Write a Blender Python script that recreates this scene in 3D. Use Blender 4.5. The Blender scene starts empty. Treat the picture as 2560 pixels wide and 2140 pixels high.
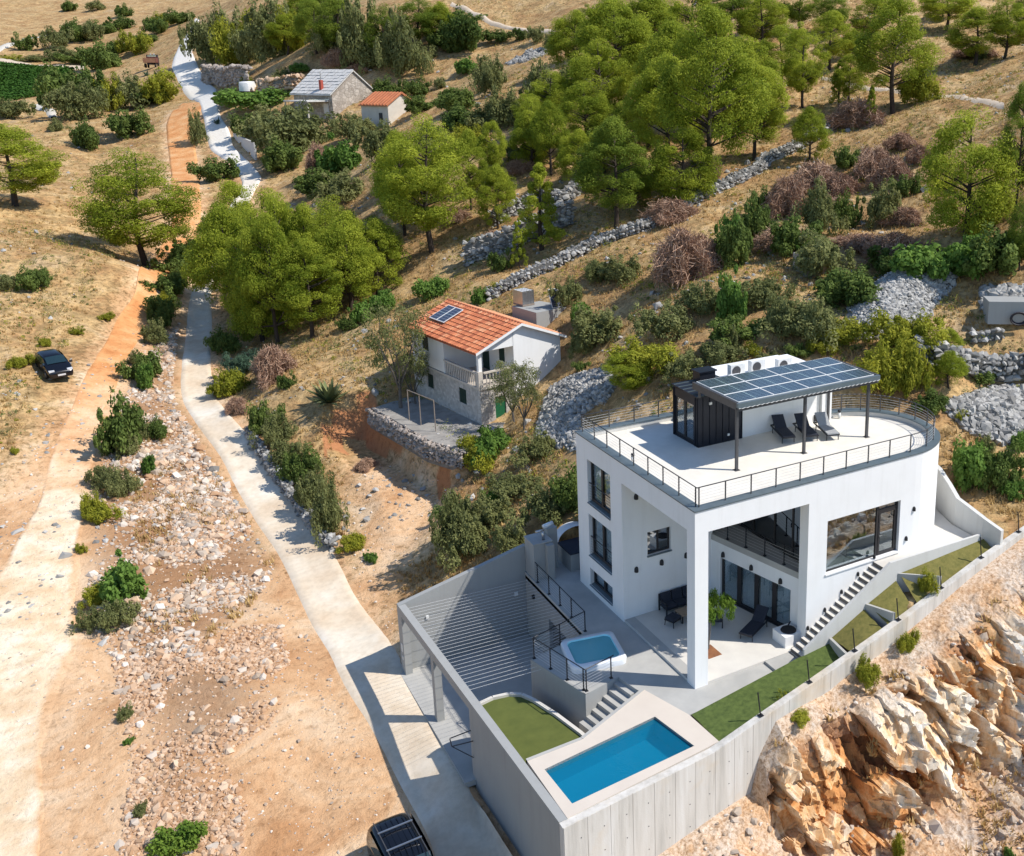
import bpy, math, random
import numpy as np
from mathutils import Vector
random.seed(7); RNG = np.random.default_rng(7)
scn = bpy.context.scene
COL = scn.collection
# ------------------------------------------------------------------ camera
cam = bpy.data.cameras.new('camera'); cam_o = bpy.data.objects.new('camera', cam); COL.objects.link(cam_o)
cam_o.location = (-19.57, -31.49, 24.85)
cam_o.rotation_euler = (math.radians(90 - 14.7), 0, math.radians(-32.1))
cam.sensor_width = 36; cam.lens = 2522 / 2560 * 36
cam.shift_x = (1280 - 1747) / 2560; cam.shift_y = -(1070 - 848) / 2560
cam.clip_start = 0.5; cam.clip_end = 3000
scn.camera = cam_o
# ------------------------------------------------------------------ sky and sun
SUN_D = Vector((0.64, -0.515, 1.0)).normalized()
SUN_EL = math.asin(SUN_D.z)
wd = bpy.data.worlds.new('World'); scn.world = wd; wd.use_nodes = True
wn = wd.node_tree.nodes; wl = wd.node_tree.links; wn.clear()
wo = wn.new('ShaderNodeOutputWorld'); wb = wn.new('ShaderNodeBackground'); ws = wn.new('ShaderNodeTexSky')
ws.sky_type = 'NISHITA'; ws.sun_disc = False; ws.sun_elevation = SUN_EL
ws.sun_rotation = math.atan2(SUN_D.x, SUN_D.y); ws.altitude = 60; ws.dust_density = 0.2; ws.ozone_density = 4.0
wb.inputs['Strength'].default_value = 0.15
wl.new(ws.outputs[0], wb.inputs[0]); wl.new(wb.outputs[0], wo.inputs[0])
sl = bpy.data.lights.new('sun', 'SUN'); sl.energy = 4.7; sl.angle = math.radians(0.53); sl.color = (1.0, 0.945, 0.865)
so = bpy.data.objects.new('sun', sl); COL.objects.link(so); so.location = (60, -60, 90)
so.rotation_euler = SUN_D.to_track_quat('Z', 'Y').to_euler()
scn.view_settings.view_transform = 'Standard'; scn.view_settings.look = 'None'
scn.view_settings.exposure = 0.16; scn.view_settings.gamma = 1.0
scn.view_settings.use_curve_mapping = False
scn.render.engine = 'CYCLES'
scn.cycles.max_bounces = 6; scn.cycles.diffuse_bounces = 3; scn.cycles.glossy_bounces = 3
scn.cycles.transparent_max_bounces = 12; scn.cycles.transmission_bounces = 4
scn.cycles.caustics_reflective = False; scn.cycles.caustics_refractive = False
scn.cycles.use_denoising = True
# ------------------------------------------------------------------ material helpers
MATS = {}
def nodemat(name):
    m = bpy.data.materials.new(name); m.use_nodes = True
    n = m.node_tree.nodes; n.clear()
    o = n.new('ShaderNodeOutputMaterial'); b = n.new('ShaderNodeBsdfPrincipled')
    m.node_tree.links.new(b.outputs[0], o.inputs[0])
    MATS[name] = m
    return m, n, m.node_tree.links, b, o
def ramp(n, cols):
    r = n.new('ShaderNodeValToRGB'); e = r.color_ramp.elements
    while len(e) < len(cols): e.new(0.5)
    for el, (p, c) in zip(e, cols):
        el.position = p; el.color = (*c, 1)
    return r
def noise(n, l, co, scale, detail=5, rough=0.6, dist=0.0):
    t = n.new('ShaderNodeTexNoise'); t.inputs['Scale'].default_value = scale
    t.inputs['Detail'].default_value = detail; t.inputs['Roughness'].default_value = rough
    t.inputs['Distortion'].default_value = dist
    if co is not None: l.new(co, t.inputs['Vector'])
    return t
def mixc(n, l, f, a, b, mode='MIX'):
    m = n.new('ShaderNodeMix'); m.data_type = 'RGBA'; m.blend_type = mode
    for sock, val in ((m.inputs[0], f), (m.inputs[6], a), (m.inputs[7], b)):
        if hasattr(val, 'links'): l.new(val, sock)
        elif isinstance(val, (int, float)): sock.default_value = val
        else: sock.default_value = (*val, 1)
    return m.outputs[2]
def math_(n, l, op, a, b=None):
    m = n.new('ShaderNodeMath'); m.operation = op
    for i, v in enumerate((a, b)):
        if v is None: continue
        if hasattr(v, 'links'): l.new(v, m.inputs[i])
        else: m.inputs[i].default_value = v
    return m.outputs[0]
def bumpn(n, l, b, h, strength=0.3, dist=0.05):
    k = n.new('ShaderNodeBump'); k.inputs['Strength'].default_value = strength; k.inputs['Distance'].default_value = dist
    l.new(h, k.inputs['Height']); l.new(k.outputs[0], b.inputs['Normal'])
    return k
def coords(n, which='Object'):
    return n.new('ShaderNodeTexCoord').outputs[which]
def geopos(n):
    return n.new('ShaderNodeNewGeometry').outputs['Position']
def pm(name, c1, c2=None, scale=3.0, rough=0.7, metal=0.0, bump=0.0, bscale=None, spec=0.4, world=True, p0=0.35, p1=0.65):
    """two-tone procedural surface with grain"""
    m, n, l, b, o = nodemat(name)
    co = geopos(n) if world else coords(n)
    t = noise(n, l, co, scale)
    r = ramp(n, [(p0, c1), (p1, c2 or tuple(c * 0.88 for c in c1))])
    l.new(t.outputs[0], r.inputs[0]); l.new(r.outputs[0], b.inputs['Base Color'])
    b.inputs['Roughness'].default_value = rough; b.inputs['Metallic'].default_value = metal
    b.inputs['Specular IOR Level'].default_value = spec
    if bump:
        t2 = noise(n, l, co, bscale or scale * 8, 6)
        bumpn(n, l, b, t2.outputs[0], bump, 0.03)
    return m
def with_random(m_name, c1, c2, amount_attr=True, rough=0.8, spec=0.2, trans=0.0, scale=0.0):
    """foliage / stone colour driven by per-leaf attribute 'v' and by the object's own random value"""
    m, n, l, b, o = nodemat(m_name)
    a = n.new('ShaderNodeAttribute'); a.attribute_name = 'v'
    oi = n.new('ShaderNodeObjectInfo')
    s = math_(n, l, 'ADD', math_(n, l, 'MULTIPLY', a.outputs['Fac'], 0.75), math_(n, l, 'MULTIPLY', oi.outputs['Random'], 0.25))
    r = ramp(n, [(0.1, c1), (0.9, c2)])
    l.new(s, r.inputs[0])
    l.new(r.outputs[0], b.inputs['Base Color'])
    b.inputs['Roughness'].default_value = rough; b.inputs['Specular IOR Level'].default_value = spec
    if trans:
        tr = n.new('ShaderNodeBsdfTranslucent'); mx = n.new('ShaderNodeMixShader'); mx.inputs[0].default_value = trans
        l.new(r.outputs[0], tr.inputs[0]); l.new(b.outputs[0], mx.inputs[1]); l.new(tr.outputs[0], mx.inputs[2]); l.new(mx.outputs[0], o.inputs[0])
    return m
# ------------------------------------------------------------------ mesh helpers
class MB:
    def __init__(s): s.v = []; s.f = []
    def add(s, vs, fs):
        k = len(s.v); s.v += [tuple(map(float, p)) for p in vs]; s.f += [tuple(i + k for i in f) for f in fs]; return s
    def box(s, x0, x1, y0, y1, z0, z1):
        return s.add([(x0,y0,z0),(x1,y0,z0),(x1,y1,z0),(x0,y1,z0),(x0,y0,z1),(x1,y0,z1),(x1,y1,z1),(x0,y1,z1)],
                     [(0,3,2,1),(4,5,6,7),(0,1,5,4),(1,2,6,5),(2,3,7,6),(3,0,4,7)])
    def obox(s, c, size, rz=0.0, tilt=None):
        hx, hy, hz = (q / 2 for q in size); ca, sa = math.cos(rz), math.sin(rz); vs = []
        for z in (-hz, hz):
            for x, y in ((-hx,-hy),(hx,-hy),(hx,hy),(-hx,hy)):
                if tilt: yy = y * math.cos(tilt) - z * math.sin(tilt); zz = y * math.sin(tilt) + z * math.cos(tilt)
                else: yy, zz = y, z
                vs.append((c[0] + x * ca - yy * sa, c[1] + x * sa + yy * ca, c[2] + zz))
        return s.add(vs, [(0,3,2,1),(4,5,6,7),(0,1,5,4),(1,2,6,5),(2,3,7,6),(3,0,4,7)])
    def prism(s, poly, z0, z1):
        n = len(poly); ar = sum(poly[i][0]*poly[(i+1)%n][1]-poly[(i+1)%n][0]*poly[i][1] for i in range(n))
        if ar < 0: poly = poly[::-1]
        zz0 = z0 if hasattr(z0, '__len__') else [z0]*n; zz1 = z1 if hasattr(z1, '__len__') else [z1]*n
        vs = [(p[0],p[1],zz0[i]) for i,p in enumerate(poly)] + [(p[0],p[1],zz1[i]) for i,p in enumerate(poly)]
        fs = [tuple(range(n))[::-1], tuple(range(n, 2*n))] + [(i,(i+1)%n,n+(i+1)%n,n+i) for i in range(n)]
        return s.add(vs, fs)
    def tube(s, p, q, r0, r1=None, n=6, cap=True):
        p, q = Vector(p), Vector(q); r1 = r0 if r1 is None else r1
        d = (q - p).normalized(); a = d.orthogonal().normalized(); b = d.cross(a); vs = []
        for c, r in ((p, r0), (q, r1)):
            for i in range(n):
                t = 2*math.pi*i/n; vs.append(c + a*(r*math.cos(t)) + b*(r*math.sin(t)))
        fs = [(i,(i+1)%n,n+(i+1)%n,n+i) for i in range(n)]
        if cap: fs += [tuple(range(n))[::-1], tuple(range(n,2*n))]
        return s.add(vs, fs)
    def path(s, pts, r, n=6):
        for a, b in zip(pts[:-1], pts[1:]): s.tube(a, b, r, r, n)
        return s
    def quad(s, a, b, c, d): return s.add([a,b,c,d], [(0,1,2,3)])
    def lathe(s, c, prof, n=16):
        k = len(prof); vs = []
        for i in range(n):
            t = 2*math.pi*i/n
            for r, z in prof: vs.append((c[0]+r*math.cos(t), c[1]+r*math.sin(t), c[2]+z))
        fs = [(i*k+j, ((i+1)%n)*k+j, ((i+1)%n)*k+j+1, i*k+j+1) for i in range(n) for j in range(k-1)]
        return s.add(vs, fs)
    def mesh(s, name):
        me = bpy.data.meshes.new(name); me.from_pydata(s.v, [], s.f); me.update(); return me
    def build(s, name, mat, parent=None, smooth=False):
        return link(name, s.mesh(name), mat, parent, smooth)
def link(name, me, mat, parent=None, smooth=False):
    o = bpy.data.objects.new(name, me); COL.objects.link(o)
    if mat is not None and not me.materials: me.materials.append(MATS[mat] if isinstance(mat, str) else mat)
    if parent is not None: o.parent = parent
    if smooth: me.polygons.foreach_set('use_smooth', [True]*len(me.polygons))
    return o
def tag(o, label, cat, group=None):
    o['label'] = label; o['category'] = cat
    if group: o['group'] = group
    return o
def thing(name, label, cat, loc=(0,0,0), rotz=0.0, group=None):
    o = bpy.data.objects.new(name, None); COL.objects.link(o); o.empty_display_size = 0.3
    o.location = loc; o.rotation_euler = (0,0,rotz)
    return tag(o, label, cat, group)
def struct(o): o['kind'] = 'structure'; return o
def stuff(o): o['kind'] = 'stuff'; return o
def copy_tree(o, parent=None):
    c = o.copy(); COL.objects.link(c)
    if parent is not None: c.parent = parent
    for ch in [k for k in o.children]: copy_tree(ch, c)
    return c
def np_mesh(name, V, F, attr=None):
    """V (n,3), F (m,k) arrays -> mesh, optional per-vertex float attribute v"""
    V = np.ascontiguousarray(V, dtype=np.float32); F = np.ascontiguousarray(F, dtype=np.int32)
    me = bpy.data.meshes.new(name); k = F.shape[1]
    me.vertices.add(len(V)); me.vertices.foreach_set('co', V.ravel())
    me.loops.add(F.size); me.loops.foreach_set('vertex_index', F.ravel())
    me.polygons.add(len(F)); me.polygons.foreach_set('loop_start', np.arange(0, F.size, k, dtype=np.int32))
    if attr is not None:
        for an, av in (attr.items() if isinstance(attr, dict) else [('v', attr)]):
            a = me.attributes.new(an, 'FLOAT', 'POINT'); a.data.foreach_set('value', np.ascontiguousarray(av, dtype=np.float32))
    me.update(calc_edges=True); me.validate(); me.shade_flat(); return me
# ------------------------------------------------------------------ numeric noise
def _h(ix, iy, seed):
    h = (ix.astype(np.int64) * 374761393 + iy.astype(np.int64) * 668265263 + seed * 1442695041) & 0x7fffffff
    h = ((h ^ (h >> 13)) * 1274126177) & 0x7fffffff
    return ((h ^ (h >> 16)) & 0xffff) / 65535.0
def vnoise(x, y, seed=0):
    x = np.asarray(x, float); y = np.asarray(y, float); ix = np.floor(x); iy = np.floor(y); fx = x-ix; fy = y-iy
    fx = fx*fx*(3-2*fx); fy = fy*fy*(3-2*fy)
    a = _h(ix,iy,seed); b = _h(ix+1,iy,seed); c = _h(ix,iy+1,seed); d = _h(ix+1,iy+1,seed)
    return (a*(1-fx)+b*fx)*(1-fy)+(c*(1-fx)+d*fx)*fy
def fbm(x, y, oct=4, seed=0):
    s = 0; a = 0.5
    for i in range(oct): s = s + a*(vnoise(x*2**i, y*2**i, seed+i*17)-0.5); a *= 0.5
    return s
def inpoly(x, y, poly):
    x = np.asarray(x, float); y = np.asarray(y, float); r = np.zeros(x.shape, bool); n = len(poly)
    for i in range(n):
        x1,y1 = poly[i]; x2,y2 = poly[(i+1)%n]
        c = ((y1 > y) != (y2 > y)) & (x < (x2-x1)*(y-y1)/((y2-y1) if y2 != y1 else 1e-9)+x1); r ^= c
    return r
def segdist(x, y, pts, closed=False):
    x = np.asarray(x, float); y = np.asarray(y, float); d = np.full(x.shape, 1e9); n = len(pts)
    for i in range(n if closed else n-1):
        ax,ay = pts[i]; bx,by = pts[(i+1)%n]; L = (bx-ax)**2+(by-ay)**2+1e-9
        t = np.clip(((x-ax)*(bx-ax)+(y-ay)*(by-ay))/L, 0, 1); d = np.minimum(d, np.hypot(x-ax-t*(bx-ax), y-ay-t*(by-ay)))
    return d
def softpoly(x, y, poly, w):
    d = segdist(x, y, poly, True); ins = inpoly(x, y, poly)
    return np.clip(np.where(ins, d, -d)/w*0.5+0.5, 0, 1)
# ------------------------------------------------------------------ surveyed coordinates (metres)
CP=[(-25.12, 10.71, -4.5), (-31.7, 14.84, -4.5), (-19.86, 7.54, -4.6), (-15.75, 5.83, -4.5), (-11.94, 2.57, -4.6), (-9.6, 0.97, -4.5), (-18.43, -2.09, -5.0), (-27.1, 3.35, -5.0), (-10.85, -6.85, -5.0), (-25.32, 22.76, -3.4), (-20.43, 20.05, -3.6), (-15.52, 16.61, -3.4), (-10.5, 14.09, -3.75), (-8.56, 10.78, -3.65), (-32.18, 30.1, -2.8), (-7.1, 19.05, -3.5), (-10.35, 23.36, -3.35), (-25.43, 38.05, -1.0), (-19.33, 34.98, -1.3), (-11.97, 39.72, -2.0), (-10.65, 33.11, -2.7), (-12.51, 54.66, 0.1), (-21.91, 59.14, 3.2), (-25.36, 52.63, 2.5), (-32.29, 55.18, 3.0), (-25.44, 77.25, 7.0), (-36.61, 78.37, 8.0), (-16.13, 77.29, 6.0), (-8.99, 85.96, 2.9), (-12.28, 85.47, 4.2), (-11.46, 73.84, 1.3), (-7.23, 116.67, 9.0), (-13.97, 83.88, 6.3), (-25.8, 108.65, 11.0), (1.8, 153.14, 13.6), (2.69, 133.93, 10.9), (3.69, 194.92, 20.0), (6.73, 215.36, 24.3), (14.5, 272.11, 35.0), (-3.12, 107.07, 5.7), (-21.32, 196.04, 17.4), (-20.77, 257.99, 22.7), (-28.59, 276.14, 26.4), (-30.38, 464.66, 53.0), (-2.02, 364.1, 40.8), (-2.59, 278.58, 27.5), (25.78, -328.11, 26.0), (-100.14, 456.27, 50.0), (2.54, 31.72, 1.75), (-1.41, 39.39, 1.7), (-7.93, 46.02, 1.3), (-7.77, 24.58, -2.6), (-3.64, 41.89, 1.7), (7.94, 30.55, 4.0), (6.71, 49.09, 7.0), (2.43, 62.65, 5.0), (8.13, 68.08, 10.6), (15.26, 54.83, 10.2), (-5.11, 60.7, 3.0), (1.08, 71.89, 7.5), (16.67, 95.99, 17.0), (36.98, 131.01, 24.0), (52.19, 133.44, 30.5), (24.24, 169.55, 31.0), (48.15, 172.03, 39.0), (27.07, 272.17, 44.0), (3.7, 21.4, 2.3), (7.34, 23.12, 5.0), (11.3, 19.89, 7.8), (16.48, 14.56, 8.3), (20.79, 8.96, 9.0), (25.05, 6.6, 6.5), (19.86, 3.18, 5.0), (19.19, -0.42, 4.2), (26.63, -2.89, 4.5), (25.98, 18.24, 11.0), (29.01, 10.58, 11.0), (18.38, 26.22, 11.0), (31.12, 46.35, 14.8), (37.74, 36.74, 15.3), (39.53, 20.45, 15.8), (60.46, 45.17, 22.7), (59.12, 70.51, 24.2), (84.07, 57.71, 29.0), (91.46, 84.01, 35.5), (66.75, 111.68, 36.2), (41.28, 9.25, 22.0), (133.35, 66.43, 36.0), (37.14, 2.68, 13.0), (-8.0, -4.5, -4.5), (-1.5, -4.0, -3.6), (2.0, -4.0, -1.6), (8.4, -4.0, 1.0), (12.0, -3.5, 2.4), (17.0, -3.0, 3.7), (22.0, -3.0, 4.3), (0.0, 0.0, -0.4), (5.0, 5.0, 0.0), (0.0, 10.0, 0.0), (-5.0, 5.0, -3.6), (-5.0, 12.0, -3.6), (14.0, 3.0, 3.0), (-4.0, 16.0, -0.6), (-8.0, 15.0, -3.2), (5.0, 13.0, 3.5), (12.0, 10.0, 5.0), (17.0, 5.0, 5.0), (-5.0, -8.0, -5.2), (2.0, -9.0, -4.8), (8.0, -9.0, -3.0), (15.0, -9.0, -1.0), (0.0, -14.0, -5.6), (10.0, -16.0, -5.0), (20.0, -14.0, -2.0), (28.0, -8.0, 3.0), (-9.0, -10.0, -4.9)]
ROAD_L=[(-11.0, 0.59), (-10.77, 1.85), (-10.75, 2.66), (-10.76, 3.67), (-10.77, 4.75), (-10.94, 5.52), (-10.91, 6.68), (-10.98, 9.15), (-11.14, 11.61), (-11.46, 13.89), (-11.26, 17.22), (-11.51, 19.54), (-11.64, 23.68), (-11.63, 26.9), (-11.67, 28.96), (-11.97, 31.59), (-12.21, 34.32), (-12.47, 38.02), (-12.6, 41.22), (-12.92, 43.54), (-13.46, 45.75), (-13.95, 51.05), (-13.94, 55.3), (-13.5, 58.53), (-12.61, 64.25), (-11.5, 73.3), (-11.01, 76.17), (-10.04, 80.12), (-8.33, 91.06), (-4.88, 104.48), (-1.55, 113.36), (1.77, 121.8), (2.81, 133.24), (2.91, 140.79), (1.71, 150.1), (2.14, 156.82), (2.92, 164.5), (3.96, 180.22), (4.39, 204.66), (4.89, 219.41), (5.46, 233.41), (7.06, 244.38), (11.36, 267.86), (15.3, 281.34), (18.1, 292.28)]
ROAD_R=[(-8.53, -1.28), (-8.54, 0.09), (-8.58, 1.48), (-8.6, 3.09), (-8.65, 4.79), (-7.95, 5.26), (-8.22, 8.38), (-8.32, 10.06), (-8.39, 13.21), (-8.35, 15.74), (-8.37, 19.98), (-8.76, 20.94), (-8.67, 23.55), (-8.71, 25.77), (-8.78, 27.04), (-8.88, 30.96), (-9.15, 34.58), (-9.55, 37.0), (-9.87, 39.82), (-10.2, 42.12), (-10.5, 43.79), (-11.09, 46.07), (-11.43, 50.43), (-11.48, 54.7), (-10.99, 58.94), (-9.61, 69.23), (-8.75, 75.94), (-8.17, 79.53), (-6.68, 90.03), (-3.04, 103.02), (0.66, 111.92), (4.54, 123.0), (5.18, 135.15), (4.96, 138.29), (4.38, 149.42), (5.17, 156.15), (4.88, 162.33), (5.67, 170.86), (8.13, 191.31), (8.71, 204.33), (8.76, 217.13), (9.43, 230.09), (10.57, 244.27), (13.38, 260.16), (16.92, 280.13), (18.61, 288.77)]
DIRT_L=[(-26.89, 8.48), (-27.1, 11.95), (-27.6, 21.03), (-27.13, 28.9), (-25.4, 32.76), (-24.94, 34.49), (-24.22, 37.42), (-23.64, 38.24), (-23.15, 42.19), (-22.5, 46.18), (-21.48, 50.52), (-20.75, 54.35), (-19.16, 61.3), (-17.93, 67.62), (-16.85, 72.39), (-15.0, 76.7), (-12.59, 92.95), (-10.25, 104.12), (-8.13, 112.32), (-6.97, 124.02), (-4.41, 154.08), (-2.79, 170.87), (-1.26, 178.18), (1.76, 187.15)]
DIRT_R=[(-23.77, 6.55), (-23.74, 9.87), (-23.51, 12.55), (-23.6, 16.43), (-23.17, 20.57), (-22.17, 22.42), (-21.81, 24.76), (-21.92, 28.31), (-21.46, 33.72), (-21.07, 35.94), (-20.66, 41.58), (-19.87, 45.88), (-19.37, 50.69), (-18.0, 55.95), (-17.4, 59.84), (-16.23, 65.01), (-14.72, 71.84), (-13.45, 76.1), (-11.21, 90.11), (-7.83, 101.67), (-6.48, 104.82), (-4.78, 112.34), (-2.55, 131.1), (-0.11, 155.15), (0.81, 165.34), (2.37, 169.34), (4.49, 172.23)]
RUB=[(-20.75, 38.58), (-19.57, 45.79), (-18.1, 52.83), (-16.61, 58.36), (-13.99, 68.56), (-11.72, 74.85), (-12.93, 61.84), (-14.29, 53.89), (-13.91, 47.34), (-13.05, 42.39), (-12.59, 35.83), (-12.17, 29.87), (-11.99, 27.13), (-13.56, 24.34), (-15.53, 21.87), (-17.35, 20.78), (-20.63, 22.27), (-21.57, 26.35)]
RUB2=[(-20.63, 22.27), (-17.35, 20.78), (-14.69, 22.31), (-12.86, 21.39), (-13.09, 17.98), (-14.41, 12.91), (-16.97, 11.54), (-16.47, 8.69), (-17.22, 5.85), (-21.18, 8.32), (-20.36, 13.61), (-20.53, 18.32)]
DIRTG=[(-27.42, 38.9), (-25.44, 43.7), (-22.95, 47.75), (-20.84, 52.97), (-18.6, 61.07), (-15.81, 72.17), (-12.78, 79.0), (-11.89, 75.89), (-14.29, 53.89), (-12.42, 36.93), (-11.62, 27.91), (-8.32, 24.29), (-6.58, 33.13), (-5.16, 36.47), (-2.12, 35.29), (-1.02, 26.96), (-3.74, 23.56), (-6.56, 22.29), (-7.2, 18.62), (-8.18, 4.86), (-8.95, -3.03), (-28.73, 9.63)]
PIT=[(-5.65, 40.73), (-3.01, 41.31), (-2.44, 36.92), (-0.08, 30.5), (-1.25, 28.24), (-2.79, 25.35), (-5.08, 24.26), (-6.21, 25.71), (-6.39, 28.14), (-6.12, 34.28)]
TWALL=[(-2.95, 39.3), (-2.12, 34.3), (-1.54, 30.45), (-0.25, 27.4)]
MOUND1=[(21.78, 16.59), (26.0, 18.86), (29.07, 19.18), (30.1, 17.0), (29.54, 14.93), (28.46, 13.84), (26.2, 13.34), (25.14, 12.5), (23.48, 12.05), (21.25, 11.32), (19.46, 13.51)]
MOUND2=[(20.14, 6.38), (21.98, 6.6), (25.21, 7.14), (27.58, 5.48), (23.65, 2.01), (21.72, 3.4), (20.48, 4.97)]
MOUND3=[(7.43, 31.03), (8.73, 29.7), (9.46, 27.31), (9.13, 23.97), (7.78, 22.61), (6.28, 23.66), (4.85, 20.23), (3.69, 24.68), (4.6, 26.94)]
MOUND4=[(29.01, 12.2), (30.16, 10.96), (30.88, 9.82), (29.73, 8.71), (28.65, 10.08), (27.81, 10.75)]
MOUND5=[(42.5, 125.83), (49.37, 131.46), (50.12, 125.35), (46.77, 119.75), (42.66, 118.37)]
WALLA=[(8.81, 46.32), (12.29, 45.79), (15.34, 45.42), (18.67, 45.43), (21.57, 43.61), (24.01, 43.75), (26.9, 44.49), (31.48, 45.04), (35.64, 45.94), (38.24, 48.16), (40.44, 48.05), (45.05, 49.46), (49.21, 51.57)]
BAND=[(10.39, 55.95), (13.73, 54.23), (17.16, 53.74), (19.75, 52.39)]
BAND2=[(14.54, 59.73), (17.26, 60.32), (19.98, 60.35), (20.69, 57.48), (23.27, 58.92)]
WALLR=[(20.76, 9.14), (21.69, 8.64), (23.59, 8.22), (25.53, 7.58), (27.31, 6.35)]
WALLR2=[(25.89, 9.81), (26.69, 9.37), (27.49, 8.93)]
ROADWALL=[(-10.54, 43.63), (-10.24, 41.48), (-9.88, 39.26), (-9.65, 36.48), (-9.31, 33.87), (-9.13, 30.73), (-8.87, 27.77), (-8.55, 26.82)]
FARWALL=[(8.69, 206.69), (9.78, 197.97), (9.48, 179.81), (11.24, 168.31)]
FARWALL2=[(12.2, 164.01), (14.66, 158.91), (17.34, 155.27)]
PATH=[[(61.97, 69.77), (62.01, 63.17), (61.63, 56.13), (61.07, 46.99), (57.47, 36.61)], [(60.79, 68.27), (60.59, 61.49), (60.08, 54.43), (58.96, 44.88), (55.58, 34.89)]]
PATH2=[[(49.81, 169.38), (49.46, 162.3), (50.56, 152.98), (52.95, 145.29), (55.74, 136.41), (55.48, 130.67)], [(48.17, 166.62), (48.04, 160.21), (49.63, 151.44), (52.16, 144.17), (54.66, 134.7), (54.04, 128.22)]]
VINE=[(-30.77, 281.37), (-23.32, 278.45), (-13.28, 273.59), (-16.88, 251.76), (-20.44, 238.98), (-25.17, 227.43), (-29.94, 227.31)]
VPATH=[[(-30.66, 293.9), (-23.26, 286.41), (-17.71, 285.57), (-10.12, 284.25)], [(-30.48, 284.52), (-23.31, 279.9), (-17.89, 278.8), (-10.81, 278.5)]]
VPATH2=[[(-29.92, 318.88), (-24.66, 335.46), (-19.23, 353.31), (-17.23, 362.01)], [(-29.8, 310.33), (-24.26, 324.5), (-18.94, 342.2), (-16.99, 350.77)]]
SPATH=[[(-23.33, 215.42), (-21.33, 207.12), (-19.89, 191.28)], [(-20.68, 216.59), (-18.57, 202.31), (-18.56, 190.9)]]
ONE={'car': (-22.01, 57.72, 2.92), 'truck': (1.65, 242.26, 26.14), 'stonehouse': (17.93, 137.68, 16.96), 'annex': (20.57, 122.92, 16.63), 'van': (10.0, 167.6, 21.71), 'shed': (23.54, 22.49, 11.37), 'bin': (28.03, 7.94, 8.9), 'agave': (-5.27, 42.98, 1.37), 'IBC': (9.68, 41.67, 6.8), 'PV': (10.25, 39.08, 6.54), 'awning': (10.57, 151.09, 16.93), 'palm': (-19.24, 7.36, -4.57), 'suv': (-12.02, 3.1, -4.59), 'lawnpole': (-2.37, 42.68, 2.36), 'greywall0': (5.11, 155.85, 15.7), 'greywall1': (5.38, 137.0, 11.92), 'rubst': (-30.24, 463.08, 52.77)}
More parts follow.
